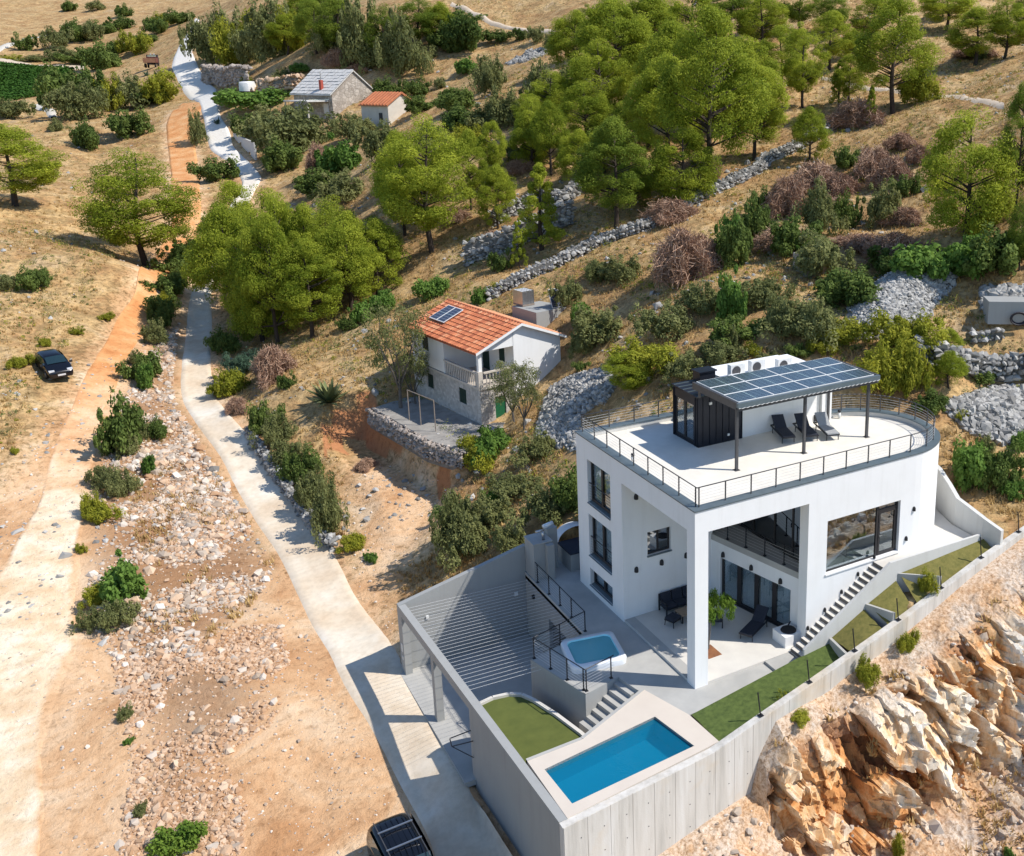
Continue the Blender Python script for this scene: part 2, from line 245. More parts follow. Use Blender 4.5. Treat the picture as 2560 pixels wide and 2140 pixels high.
PLANTS=[(-24.4, 107.0, 9.9, 5.3, 'p', 38, 514), (-13.0, 92.4, 13.6, 5.6, 'p', 364, 664), (-15.1, 166.6, 4.5, 2.3, 'b', 218, 364), (-8.9, 168.4, 4.8, 3.2, 'b', 321, 342), (-19.1, 182.0, 2.2, 1.7, 'o', 141, 323), (-25.4, 195.1, 3.7, 3.5, 'o', 34, 295), (-16.5, 204.2, 7.7, 3.7, 'b', 171, 274), (-14.8, 189.6, 7.3, 4.1, 'o', 205, 300), (-12.0, 201.7, 7.4, 3.7, 'b', 240, 274), (-9.7, 200.4, 7.1, 2.7, 'y', 274, 274), (-5.8, 201.6, 5.9, 3.7, 'o', 330, 265), (-0.7, 199.9, 5.9, 3.8, 'y', 402, 257), (-3.1, 200.9, 3.0, 3.1, 'b', 368, 261), (-6.9, 272.2, 5.8, 3.9, 'b', 257, 175), (2.1, 284.9, 6.1, 3.7, 'y', 342, 132), (8.8, 298.5, 4.6, 3.4, 'b', 394, 85), (5.1, 293.0, 2.7, 3.3, 'b', 364, 107), (11.5, 310.9, 4.3, 3.0, 'y', 407, 64), (15.4, 304.2, 3.7, 3.4, 'b', 450, 55), (-1.6, 290.6, 3.5, 2.8, 'b', 300, 132), (-22.7, 314.3, 4.3, 3.1, 'b', 68, 124), (-15.7, 312.5, 6.0, 3.8, 'o', 141, 120), (-10.7, 321.8, 5.7, 4.5, 'b', 188, 102), (-6.4, 319.5, 5.7, 3.5, 'o', 231, 98), (-2.2, 330.2, 3.4, 3.6, 'b', 265, 81), (1.6, 332.1, 3.5, 3.1, 'b', 300, 72), (-14.4, 292.8, 3.3, 4.5, 'o', 162, 147), (-10.0, 286.4, 3.2, 4.5, 'b', 214, 156), (5.6, 374.0, 3.9, 2.9, 'b', 308, 42), (-0.7, 407.2, 3.5, 3.7, 'o', 240, 25), (-9.0, 415.6, 3.5, 3.1, 'b', 171, 25), (-26.6, 293.5, 1.9, 2.7, 'y', 25, 150), (-21.3, 293.0, 1.7, 3.1, 'o', 85, 150), (11.3, 224.6, 10.9, 3.4, 'o', 514, 154), (15.3, 220.0, 10.1, 4.5, 'o', 570, 141), (18.3, 205.7, 8.6, 4.0, 'y', 634, 145), (18.5, 180.0, 10.2, 3.6, 'o', 694, 141), (20.5, 173.8, 7.9, 2.6, 'y', 737, 124), (10.9, 169.9, 2.5, 1.2, 'c', 617, 216), (30.1, 198.4, 7.2, 4.7, 'd', 792, 72), (24.7, 160.2, 6.1, 3.3, 'o', 840, 141), (26.8, 157.8, 8.9, 2.7, 'o', 878, 141), (0.4, 155.4, 5.0, 1.6, 'o', 497, 360), (-0.8, 127.2, 3.4, 2.7, 'b', 544, 454), (7.8, 165.9, 2.6, 3.3, 'f', 582, 257), (10.4, 158.0, 3.1, 3.8, 'f', 642, 274), (7.3, 123.8, 4.3, 3.2, 'b', 702, 428), (10.9, 131.9, 7.6, 4.9, 'o', 737, 385), (9.6, 146.0, 4.3, 3.3, 'o', 668, 342), (10.0, 112.2, 4.1, 1.4, 'r', 797, 437), (11.7, 106.7, 4.6, 2.7, 'f', 852, 424), (7.4, 150.3, 3.6, 2.2, 'b', 621, 338), (-8.2, 93.9, 2.7, 1.5, 'b', 484, 668), (-10.2, 88.4, 1.3, 0.9, 'b', 450, 702), (-4.3, 108.1, 2.2, 1.3, 'o', 531, 574), (-23.0, 76.8, 1.3, 1.1, 'b', 81, 699), (15.8, 162.6, 2.0, 1.5, 'o', 707, 201), (27.7, 138.3, 3.1, 2.2, 'b', 976, 240), (30.0, 132.1, 2.8, 1.9, 'b', 1040, 244), (24.2, 96.4, 2.8, 2.3, 'b', 1140, 278), (39.2, 133.8, 2.3, 1.8, 'f', 1166, 179), (33.9, 132.2, 1.9, 1.2, 'o', 1098, 217), (29.5, 98.3, 4.4, 2.2, 'o', 1223, 240), (18.2, 124.5, 4.0, 2.5, 'o', 888, 347), (24.6, 163.1, 3.7, 2.5, 'o', 827, 126), (27.0, 158.2, 5.2, 3.2, 'o', 880, 137), (29.9, 150.5, 3.8, 3.7, 'o', 953, 164), (34.0, 145.8, 4.2, 2.9, 'o', 1033, 164), (39.9, 149.2, 3.1, 2.4, 'b', 1098, 114), (41.0, 145.4, 3.5, 2.1, 'b', 1132, 126), (27.4, 187.1, 4.3, 3.3, 'd', 789, 84), (35.3, 159.8, 4.0, 2.5, 'd', 987, 84), (18.6, 162.1, 1.6, 1.9, 'f', 747, 179), (23.9, 156.7, 3.1, 1.6, 'r', 842, 168), (26.7, 152.2, 1.5, 1.6, 'r', 900, 175), (15.5, 50.5, 7.7, 2.0, 'c', 1355, 622), (12.9, 49.4, 4.4, 0.7, 'c', 1297, 662), (20.9, 46.6, 10.2, 3.6, 'd', 1540, 578), (30.7, 46.3, 17.3, 4.7, 'p', 1780, 474), (22.7, 64.1, 7.9, 2.3, 'q', 1379, 434), (22.6, 68.2, 7.3, 2.0, 'q', 1335, 402), (23.6, 59.5, 6.0, 2.0, 'q', 1447, 462), (31.2, 55.5, 11.4, 4.1, 'q', 1666, 418), (39.6, 82.0, 11.5, 5.1, 'q', 1538, 223), (46.1, 103.4, 7.8, 2.5, 'd', 1464, 135), (53.4, 97.2, 6.8, 2.7, 'd', 1630, 103), (43.0, 59.3, 10.1, 4.1, 'q', 1857, 319), (14.0, 63.9, 8.3, 1.7, 'p', 1177, 530), (17.4, 66.5, 7.1, 1.6, 'p', 1233, 466), (24.9, 74.6, 5.1, 1.9, 'p', 1323, 343), (39.2, 133.7, 2.4, 1.7, 'f', 1167, 179), (48.3, 142.8, 2.3, 2.2, 'b', 1243, 97), (51.0, 138.6, 2.0, 1.4, 'b', 1303, 95), (51.1, 132.7, 2.8, 1.5, 'o', 1339, 107), (50.4, 124.6, 2.1, 1.5, 'o', 1379, 113), (45.4, 154.7, 2.8, 3.2, 'b', 1143, 63), (32.7, 106.0, 3.8, 2.0, 'o', 1227, 223), (30.4, 80.8, 6.1, 2.6, 'o', 1379, 275), (25.5, 81.9, 3.8, 2.4, 'o', 1271, 303), (24.1, 96.2, 3.0, 2.2, 'b', 1139, 279), (41.4, 148.1, 2.4, 2.2, 'f', 1123, 111), (17.9, 30.5, 4.2, 2.0, 'r', 1706, 700), (19.8, 30.8, 3.0, 1.5, 'r', 1754, 670), (24.4, 43.0, 2.1, 1.4, 'r', 1678, 558), (31.7, 49.7, 3.3, 1.4, 'r', 1754, 446), (20.4, 66.9, 1.7, 1.1, 'r', 1299, 432), (12.3, 63.3, 1.5, 0.9, 'r', 1143, 558), (13.4, 56.9, 1.5, 1.3, 'r', 1231, 606), (21.0, 28.2, 3.6, 1.2, 'b', 1837, 662), (25.7, 32.8, 3.1, 1.1, 'b', 1881, 598), (16.3, 37.2, 1.8, 1.7, 'o', 1550, 704), (15.2, 39.1, 1.8, 1.1, 'o', 1490, 710), (11.4, 50.3, 1.8, 0.8, 'b', 1247, 674), (11.8, 57.6, 1.2, 0.6, 'b', 1183, 622), (51.1, 59.6, 9.8, 2.9, 'p', 2005, 275), (65.6, 88.1, 5.1, 2.2, 'p', 1901, 79), (70.9, 79.4, 6.5, 2.4, 'd', 2075, 95), (68.7, 72.1, 3.9, 1.6, 'p', 2131, 139), (54.7, 48.9, 12.6, 4.2, 'p', 2232, 279), (33.6, 18.1, 9.7, 3.7, 'q', 2414, 590), (36.0, 15.9, 9.3, 1.5, 'd', 2537, 526), (58.1, 48.8, 3.4, 2.0, 'y', 2294, 255), (54.0, 56.7, 5.1, 1.1, 'c', 2099, 267), (50.3, 47.3, 4.2, 0.8, 'c', 2176, 315), (87.1, 75.0, 3.6, 2.0, 'd', 2354, 43), (87.7, 61.1, 5.1, 1.6, 'd', 2557, 79), (31.4, 11.3, 5.1, 1.1, 'd', 2549, 678), (41.1, 40.2, 2.1, 1.2, 'b', 2111, 418), (29.5, 29.2, 3.7, 1.7, 'o', 2047, 590), (32.4, 29.3, 2.4, 0.9, 'b', 2119, 566), (34.4, 27.6, 3.1, 1.4, 'o', 2202, 558), (38.7, 29.6, 1.9, 1.0, 'b', 2262, 498), (25.4, 24.7, 1.6, 1.0, 'f', 2031, 654), (29.8, 14.1, 2.4, 1.6, 'f', 2422, 686), (31.7, 13.6, 1.4, 0.9, 'y', 2490, 642), (30.4, 37.5, 2.7, 0.8, 'b', 1915, 530), (21.4, 29.5, 3.4, 1.1, 'f', 1823, 654), (27.3, 34.0, 1.4, 0.8, 'b', 1899, 578), (36.2, 40.4, 1.4, 0.6, 'b', 1999, 462), (75.9, 56.9, 1.3, 1.1, 'o', 2454, 139), (25.5, 28.8, 2.0, 1.3, 'r', 1951, 622), (31.5, 36.0, 3.6, 1.5, 'r', 1967, 530), (35.9, 38.2, 2.8, 1.5, 'r', 2031, 478), (37.0, 35.7, 2.0, 1.4, 'r', 2103, 482), (41.5, 36.8, 2.8, 1.6, 'r', 2182, 430), (40.3, 32.9, 2.8, 1.5, 'r', 2230, 462), (46.8, 39.1, 1.5, 1.3, 'r', 2250, 366), (29.7, 24.5, 1.1, 1.8, 'r', 2151, 622), (35.2, 26.0, 1.5, 1.1, 'r', 2258, 558), (29.5, 20.3, 2.4, 1.9, 'r', 2246, 654), (49.8, 48.7, 3.3, 1.9, 'r', 2143, 315), (76.9, 58.9, 1.5, 2.3, 'r', 2438, 131), (45.0, 34.7, 1.7, 1.1, 'r', 2298, 398), (33.8, 32.9, 1.7, 1.2, 'r', 2079, 530), (16.0, 21.3, 3.2, 0.9, 'f', 1825, 788), (21.9, 17.4, 2.5, 1.9, 'b', 2100, 766), (17.9, 15.0, 2.5, 1.4, 'o', 2037, 859), (17.1, 17.5, 2.5, 1.0, 'o', 1948, 829), (13.8, 18.2, 1.7, 0.6, 'o', 1822, 874), (14.7, 16.9, 0.8, 0.5, 'y', 1885, 883), (18.2, 9.0, 2.7, 1.7, 'y', 2211, 970), (19.0, 7.9, 3.0, 1.0, 'y', 2270, 985), (23.2, 9.2, 1.9, 1.0, 'q', 2366, 896), (21.4, 7.2, 2.4, 1.0, 'q', 2370, 977), (24.5, 7.5, 0.8, 0.8, 'b', 2455, 959), (18.2, 2.2, 2.4, 1.0, 'f', 2429, 1207), (19.2, 1.1, 2.3, 1.1, 'b', 2503, 1214), (20.6, 5.5, 0.6, 0.4, 'y', 2400, 1057), (22.5, 2.8, 1.0, 0.5, 'f', 2551, 1122), (19.2, 6.5, 1.1, 0.9, 'b', 2318, 1037), (14.9, 15.6, 0.6, 0.8, 'o', 1922, 907), (16.4, 14.7, 0.9, 0.7, 'b', 1992, 896), (17.7, 13.8, 0.8, 0.7, 'y', 2059, 885), (21.3, 9.4, 0.5, 0.5, 'b', 2303, 896), (20.4, 3.4, 0.9, 0.7, 'o', 2459, 1133), (19.1, 0.2, 1.0, 0.5, 'f', 2533, 1237), (-1.1, 38.3, 7.9, 2.2, 't', 1001, 1023), (0.1, 38.7, 4.2, 1.2, 't', 1038, 992), (4.1, 29.7, 4.5, 1.6, 't', 1283, 1053), (4.0, 27.7, 4.4, 1.4, 't', 1311, 1076), (8.0, 46.2, 1.4, 0.7, 'f', 1196, 751), (5.9, 52.2, 1.7, 1.2, 'f', 1079, 735), (10.0, 46.2, 0.8, 0.8, 'y', 1255, 723), (1.9, 28.0, 1.3, 1.3, 'f', 1230, 1125), (11.9, 35.2, 1.6, 0.8, 'f', 1453, 810), (12.1, 38.1, 2.4, 1.2, 'o', 1416, 775), (10.0, 31.2, 2.2, 1.0, 'o', 1456, 893), (9.1, 29.4, 0.7, 0.5, 'b', 1453, 930), (0.5, 53.8, 1.8, 0.9, 'f', 908, 810), (2.3, 54.2, 1.7, 1.2, 'f', 958, 782), (-0.9, 54.0, 1.1, 0.7, 'b', 868, 828), (-9.6, 43.4, 2.5, 1.2, 'b', 660, 1079), (-9.0, 41.4, 2.4, 1.1, 'o', 698, 1113), (-8.9, 38.7, 2.3, 1.2, 'o', 724, 1167), (-8.5, 36.1, 2.6, 1.2, 'b', 759, 1212), (-8.5, 32.7, 3.0, 1.2, 'o', 789, 1273), (-8.5, 29.1, 3.4, 1.2, 'o', 823, 1330), (-7.8, 26.1, 1.1, 0.7, 'y', 880, 1372), (-7.2, 24.3, 0.6, 0.4, 'f', 926, 1397), (-3.4, 20.2, 3.9, 1.1, 'o', 1140, 1369), (-3.3, 18.6, 2.2, 1.3, 'o', 1166, 1384), (-0.4, 22.3, 0.9, 0.5, 'f', 1231, 1254), (1.2, 27.2, 2.1, 1.2, 'f', 1220, 1151), (0.5, 28.2, 0.9, 0.5, 'y', 1178, 1155), (-2.7, 24.8, 0.8, 0.5, 'f', 1105, 1281), (-1.0, 19.8, 1.0, 0.7, 'o', 1242, 1296), (-10.9, 52.4, 1.0, 1.0, 'y', 564, 988), (-10.7, 47.7, 1.3, 0.7, 'r', 595, 1026), (-7.3, 47.0, 1.2, 0.7, 'b', 713, 980), (-4.6, 35.3, 0.9, 0.5, 'r', 911, 1151), (-8.7, 91.7, 3.4, 1.4, 'b', 478, 683), (-11.6, 78.9, 2.2, 1.1, 'b', 434, 733), (-12.6, 76.9, 0.9, 0.8, 'y', 414, 755), (-13.5, 72.6, 2.2, 0.9, 'b', 402, 817), (-15.1, 69.3, 0.9, 0.4, 'o', 362, 839), (-16.1, 56.0, 2.2, 0.6, 'f', 366, 972), (-16.4, 60.6, 1.3, 0.7, 'o', 339, 913), (-18.6, 44.8, 3.6, 1.4, 'b', 303, 1134), (-16.2, 46.8, 1.4, 0.8, 'b', 394, 1092), (-17.2, 41.5, 1.4, 0.5, 'f', 374, 1188), (-19.0, 38.8, 1.9, 0.9, 'o', 307, 1238), (-20.3, 35.5, 1.1, 0.9, 'y', 255, 1300), (-22.9, 75.4, 2.1, 1.0, 'b', 85, 717), (-25.0, 75.6, 1.4, 0.9, 'o', 15, 717), (-9.1, 55.6, 2.0, 1.6, 's', 606, 935), (-10.5, 52.4, 2.1, 1.4, 'y', 578, 982), (-9.6, 61.6, 2.0, 1.1, 'b', 562, 879), (-7.5, 50.6, 2.9, 1.4, 'r', 686, 951), (-24.1, 58.0, 0.8, 0.7, 'y', 51, 919), (-22.5, 63.2, 0.8, 0.5, 'y', 111, 863), (-17.8, 71.0, 0.7, 0.6, 'y', 267, 799), (-20.2, 66.8, 0.7, 0.5, 'y', 191, 835), (-24.6, 45.7, 0.4, 0.3, 'y', 39, 1134), (-6.4, 62.1, 13.0, 3.2, 'q', 654, 839), (-5.7, 58.5, 12.3, 2.7, 'q', 694, 859), (-7.7, 68.3, 12.5, 3.7, 'q', 590, 823), (-4.1, 62.9, 13.1, 3.0, 'q', 717, 807), (-1.9, 62.5, 10.9, 2.7, 'p', 781, 787), (-5.4, 77.8, 12.0, 3.4, 'p', 610, 731), (-4.3, 69.3, 12.5, 3.3, 'q', 678, 767), (-7.4, 76.1, 10.6, 2.4, 'q', 566, 767), (-0.1, 62.7, 9.6, 2.5, 'p', 829, 767), (-19.7, 27.2, 2.2, 1.1, 'f', 311, 1496), (-20.3, 24.7, 1.6, 0.8, 'o', 292, 1568), (-21.5, 32.4, 0.5, 0.3, 'y', 201, 1378), (-20.4, 16.7, 0.6, 0.4, 'o', 311, 1795), (-20.4, 14.8, 0.3, 0.2, 'f', 320, 1857), (-20.3, 10.2, 0.5, 0.3, 'o', 354, 2032), (6.2, -3.7, 1.0, 0.5, 'y', 2168, 1733), (2.6, -2.9, 1.4, 0.5, 'y', 1964, 1893), (2.6, -3.8, 0.4, 0.4, 'y', 1996, 1926), (4.9, -7.3, 1.0, 0.3, 'y', 2255, 1999), (8.7, -3.4, 0.8, 0.4, 'y', 2263, 1678), (11.0, -2.1, 1.1, 0.4, 'y', 2306, 1605), (8.3, -9.9, 0.5, 0.2, 'f', 2533, 2017), (-16.0, 57.6, 2.4, 1.2, 'b', 365, 951), (-13.3, 74.4, 2.4, 1.4, 'b', 402, 792), (-17.2, 46.8, 1.5, 0.9, 'o', 353, 1097), (-18.3, 44.5, 1.6, 0.8, 'o', 317, 1140), (-19.9, 40.2, 1.7, 0.9, 'o', 262, 1219), (-20.7, 36.1, 1.4, 0.7, 'y', 231, 1292), (-21.0, 27.1, 1.2, 0.7, 'y', 243, 1512), (-21.5, 25.1, 1.1, 0.6, 'o', 221, 1573), (-12.1, 78.7, 2.0, 1.7, 'b', 420, 731), (-9.7, 91.7, 2.7, 1.9, 'b', 453, 682), (-8.3, 97.4, 2.3, 1.7, 'b', 473, 646), (-14.4, 67.1, 2.0, 1.3, 'o', 390, 859), (-18.6, 48.5, 1.1, 0.8, 'y', 292, 1073), (41.8, 86.5, 10.6, 4.3, 'q', 1536, 195), (42.6, 62.9, 10.2, 4.3, 'q', 1804, 304), (37.5, 49.4, 10.0, 3.1, 'p', 1884, 402), (39.6, 68.2, 11.0, 4.4, 'q', 1682, 292), (28.2, 67.3, 7.0, 3.1, 'q', 1463, 365), (54.2, 67.9, 8.3, 3.2, 'p', 1951, 231), (40.5, 44.6, 5.4, 2.1, 'q', 2024, 402), (28.6, 76.9, 5.9, 2.8, 'q', 1378, 304), (21.8, 66.9, 6.4, 2.5, 'q', 1329, 420), (72.8, 54.9, 7.0, 3.4, 'p', 2439, 158), (55.1, 56.4, 5.9, 2.2, 'p', 2121, 262), (0.8, 59.3, 9.6, 3.3, 'q', 878, 780), (3.6, 60.8, 7.6, 2.9, 'q', 945, 731), (0.8, 64.8, 10.0, 3.4, 'p', 841, 731), (-3.2, 56.8, 9.2, 3.1, 'p', 780, 841), (83.4, 70.4, 6.2, 3.9, 'p', 2365, 73), (19.4, 79.2, 2.4, 2.5, 'y', 1170, 365), (16.1, 78.6, 2.6, 2.4, 'q', 1103, 402), (14.7, 58.8, 6.4, 2.1, 'q', 1243, 573), (10.2, 70.4, 5.8, 3.0, 'p', 1030, 512), (22.3, 164.2, 10.1, 3.9, 'd', 792, 136), (25.2, 158.4, 11.6, 4.3, 'd', 853, 148), (27.1, 152.6, 11.2, 4.2, 'o', 904, 170), (30.4, 149.9, 10.8, 3.8, 'd', 963, 164), (31.5, 144.0, 9.8, 3.3, 'o', 1006, 189), (19.1, 173.4, 7.9, 3.8, 'p', 719, 136), (17.6, 179.7, 9.0, 4.2, 'o', 682, 148), (17.0, 198.1, 8.8, 4.0, 'o', 634, 160), (37.3, 151.6, 9.4, 4.3, 'd', 1051, 115), (40.6, 150.0, 8.0, 3.4, 'q', 1103, 107), (42.6, 144.4, 6.4, 3.4, 'b', 1158, 121), (13.7, 208.2, 8.9, 3.6, 'y', 573, 170), (29.5, 209.6, 9.1, 4.3, 'q', 756, 73), (27.9, 175.7, 8.8, 4.2, 'd', 829, 73), (34.1, 75.5, 9.2, 3.9, 'q', 1499, 280), (39.9, 94.0, 9.2, 3.9, 'q', 1439, 182), (47.0, 86.8, 10.2, 4.4, 'q', 1621, 170), (53.2, 86.1, 9.7, 4.5, 'q', 1731, 146), (61.0, 81.5, 8.5, 3.9, 'p', 1902, 134), (64.1, 71.0, 7.6, 3.1, 'p', 2073, 170), (60.1, 87.1, 8.2, 4.0, 'd', 1829, 109), (69.0, 83.6, 7.0, 3.3, 'd', 1999, 85), (73.3, 73.4, 6.7, 3.2, 'p', 2182, 109), (75.3, 52.8, 7.5, 3.4, 'p', 2512, 146), (26.3, 59.2, 4.8, 2.9, 'q', 1512, 439), (33.0, 62.1, 7.4, 3.6, 'q', 1621, 365), (27.2, 45.7, 7.3, 3.5, 'q', 1707, 512), (24.5, 50.8, 4.4, 2.7, 'q', 1573, 512), (11.3, 78.2, 4.1, 2.6, 'y', 999, 463), (13.3, 93.0, 4.6, 2.9, 'o', 951, 402), (7.1, 87.8, 3.3, 2.8, 'o', 853, 512), (8.0, 104.3, 3.7, 3.1, 'b', 792, 475), (23.9, 84.6, 2.8, 2.3, 'o', 1219, 304), (21.4, 69.8, 2.0, 2.1, 'o', 1292, 402), (21.4, 87.6, 2.8, 2.9, 'b', 1146, 317), (26.9, 120.7, 2.8, 2.9, 'b', 1048, 280), (17.2, 86.1, 2.5, 2.3, 'o', 1073, 365), (24.3, 22.6, 3.1, 2.0, 'o', 2048, 682), (23.2, 17.2, 1.9, 1.6, 'b', 2146, 756), (25.3, 27.3, 2.9, 1.8, 'b', 1975, 634), (28.1, 18.9, 2.0, 2.0, 'b', 2243, 682), (28.0, 15.9, 2.6, 1.9, 'f', 2317, 707), (30.8, 12.3, 2.8, 1.9, 'b', 2499, 682), (18.3, 21.2, 2.0, 1.6, 'o', 1902, 756), (15.1, 23.9, 2.0, 1.6, 'o', 1743, 780), (12.5, 24.1, 2.3, 1.9, 'o', 1658, 841), (11.4, 31.2, 2.1, 2.1, 'o', 1499, 853), (14.7, 19.2, 1.6, 1.5, 'b', 1829, 841), (18.1, 16.6, 1.9, 1.8, 'o', 1999, 829), (19.0, 14.0, 1.5, 1.5, 'y', 2097, 853), (21.0, 10.3, 2.1, 1.7, 'y', 2268, 878), (12.9, 17.7, 1.5, 1.5, 'o', 1804, 902), (10.0, 21.5, 1.9, 1.8, 'y', 1621, 926), (8.7, 21.8, 2.5, 1.8, 'q', 1573, 963), (10.7, 18.5, 1.5, 1.3, 'o', 1707, 939), (0.8, 21.3, 1.5, 1.4, 'o', 1292, 1231), (0.5, 16.2, 2.0, 1.5, 'o', 1365, 1292), (1.8, 15.8, 2.0, 1.3, 'b', 1426, 1256), (-1.3, 19.9, 1.8, 1.4, 'o', 1231, 1304), (0.5, 27.1, 1.7, 1.2, 'y', 1195, 1170), (3.0, 23.4, 1.6, 1.2, 'o', 1341, 1146), (-2.8, 19.8, 2.1, 1.4, 'o', 1170, 1353), (-1.8, 16.2, 1.4, 1.1, 'o', 1268, 1365), (9.0, 61.2, 13.6, 4.4, 'p', 1079, 634), (8.0, 66.3, 10.7, 2.8, 'p', 1012, 585)]
# ------------------------------------------------------------------ materials
def render_mat(name, c, dirt, amt):
    """painted wall render with faint run-off streaks and patchy tone"""
    m, n, l, b, o = nodemat(name); po = geopos(n); mp = n.new('ShaderNodeMapping'); mp.inputs['Scale'].default_value = (2.6,2.6,0.22); l.new(po, mp.inputs[0])
    st = noise(n, l, mp.outputs[0], 1.0, 6, 0.65); pt = noise(n, l, po, 0.55, 5, 0.6); fi = noise(n, l, po, 45.0, 4)
    r = ramp(n, [(0.50,(0,0,0)),(0.78,(1,1,1))]); l.new(st.outputs[0], r.inputs[0]); r2 = ramp(n, [(0.45,(0,0,0)),(0.75,(1,1,1))]); l.new(pt.outputs[0], r2.inputs[0])
    f = math_(n, l, 'MULTIPLY', math_(n, l, 'ADD', math_(n, l, 'MULTIPLY', r.outputs[0], 0.6), math_(n, l, 'MULTIPLY', r2.outputs[0], 0.4)), amt)
    l.new(mixc(n, l, f, c, dirt), b.inputs['Base Color']); b.inputs['Roughness'].default_value = 0.88; b.inputs['Specular IOR Level'].default_value = 0.3; bumpn(n, l, b, fi.outputs[0], 0.15, 0.02)
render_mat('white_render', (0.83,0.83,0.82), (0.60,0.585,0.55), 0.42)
render_mat('pale_render', (0.58,0.575,0.55), (0.38,0.365,0.33), 0.5)  # off-white render, a greyish cream tone of its own
pm('roof_stone', (0.76,0.72,0.64), (0.69,0.65,0.57), 1.1, 0.75, bump=0.1, bscale=30)
render_mat('grey_render', (0.34,0.345,0.335), (0.23,0.225,0.215), 0.5)
pm('concrete_slab', (0.45,0.44,0.41), (0.37,0.365,0.345), 0.7, 0.8, bump=0.15, bscale=35)
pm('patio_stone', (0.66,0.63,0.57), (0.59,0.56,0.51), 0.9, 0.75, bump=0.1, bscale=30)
pm('cap_metal', (0.16,0.20,0.22), (0.13,0.17,0.19), 2.0, 0.42, 0.35)
pm('dark_metal', (0.028,0.030,0.036), (0.020,0.021,0.026), 5.0, 0.45, 0.3)
pm('clad_metal', (0.022,0.026,0.038), (0.016,0.019,0.028), 2.0, 0.38, 0.4)
pm('frame_dark', (0.03,0.028,0.03), None, 5.0, 0.5)
pm('post_grey', (0.10,0.10,0.105), (0.08,0.08,0.085), 5.0, 0.45, 0.4)
pm('steel', (0.55,0.55,0.54), (0.48,0.48,0.48), 6.0, 0.35, 0.9)
pm('cable_steel', (0.75,0.75,0.74), None, 6.0, 0.4, 0.3)
pm('cable_white', (0.85,0.85,0.84), None, 6.0, 0.5)
pm('paving_grey', (0.34,0.32,0.29), (0.24,0.225,0.205), 1.5, 0.9, bump=0.4, bscale=12)
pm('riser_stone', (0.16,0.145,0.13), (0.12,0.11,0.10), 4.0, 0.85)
pm('cushion_navy', (0.028,0.034,0.05), (0.022,0.026,0.04), 8.0, 0.9, bump=0.2, bscale=80)
pm('cushion_grey', (0.36,0.37,0.38), (0.30,0.31,0.32), 8.0, 0.9, bump=0.2, bscale=80)
pm('wood_pale', (0.42,0.29,0.14), (0.36,0.24,0.11), 6.0, 0.6)
pm('wood_table', (0.30,0.22,0.15), (0.25,0.18,0.12), 7.0, 0.6)
pm('acrylic_white', (0.78,0.80,0.82), (0.72,0.75,0.78), 2.0, 0.25)
pm('ac_white', (0.78,0.78,0.76), None, 3.0, 0.5)
pm('pool_coping', (0.61,0.54,0.46), (0.58,0.51,0.435), 1.0, 0.8, bump=0.06, bscale=50)
pm('turf_bright', (0.105,0.145,0.032), (0.058,0.088,0.018), 5.0, 0.95, bump=0.5, bscale=90)
pm('turf_olive', (0.11,0.13,0.028), (0.085,0.105,0.022), 1.6, 0.95, bump=0.35, bscale=90)
pm('turf_dry', (0.19,0.165,0.045), (0.12,0.115,0.028), 5.0, 0.95, bump=0.6, bscale=60)
pm('soil_red', (0.30,0.13,0.055), (0.20,0.085,0.04), 3.0, 0.95, bump=0.5)
def tile_mat():
    m, n, l, b, o = nodemat('tile_clay'); oi = n.new('ShaderNodeObjectInfo'); t = noise(n, l, geopos(n), 3.0, 5); r = ramp(n, [(0.0,(0.40,0.115,0.050)),(0.35,(0.58,0.18,0.075)),(0.75,(0.66,0.225,0.095)),(1.0,(0.70,0.33,0.17))]); l.new(oi.outputs['Random'], r.inputs[0])
    r2 = ramp(n, [(0.35,(0.78,0.76,0.74)),(0.6,(1,1,1))]); l.new(t.outputs[0], r2.inputs[0]); l.new(mixc(n, l, 0.8, r.outputs[0], r2.outputs[0], 'MULTIPLY'), b.inputs['Base Color']); b.inputs['Roughness'].default_value = 0.8
tile_mat()
pm('tile_edge', (0.42,0.115,0.05), (0.34,0.09,0.04), 2.0, 0.8)
pm('tile_far', (0.55,0.20,0.09), (0.42,0.15,0.07), 1.2, 0.8)
pm('shutter_green', (0.008,0.035,0.026), None, 6.0, 0.6)
pm('door_green', (0.012,0.13,0.055), (0.010,0.10,0.042), 6.0, 0.6)
pm('balustrade', (0.62,0.56,0.49), (0.52,0.47,0.41), 2.5, 0.8)
pm('pole_rust', (0.34,0.29,0.25), (0.26,0.21,0.17), 4.0, 0.7, 0.2)
pm('ibc_white', (0.72,0.74,0.75), (0.66,0.68,0.70), 3.0, 0.5)
pm('car_black', (0.006,0.007,0.011), None, 3.0, 0.16, 0.2, spec=0.7)
pm('car_plastic', (0.02,0.02,0.022), None, 6.0, 0.6)
pm('tyre', (0.012,0.012,0.012), None, 6.0, 0.85)
pm('rim', (0.35,0.35,0.36), None, 6.0, 0.3, 0.8)
pm('headlamp', (0.72,0.75,0.78), None, 6.0, 0.12, spec=0.8)
pm('plate_white', (0.75,0.75,0.74), None, 6.0, 0.5)
pm('truck_red', (0.16,0.045,0.03), (0.11,0.035,0.028), 2.0, 0.6)
pm('truck_rust', (0.30,0.15,0.085), (0.24,0.115,0.065), 2.0, 0.7)
pm('truck_dark', (0.03,0.027,0.035), None, 2.0, 0.6)
pm('gravel_white', (0.62,0.58,0.51), (0.48,0.45,0.40), 2.0, 0.9, bump=0.4, bscale=25)
pm('bark', (0.075,0.055,0.042), (0.04,0.03,0.024), 6.0, 0.95, bump=0.6, bscale=30, world=False)
pm('bark_grey', (0.16,0.14,0.12), (0.09,0.08,0.07), 6.0, 0.95, bump=0.5, bscale=30, world=False)
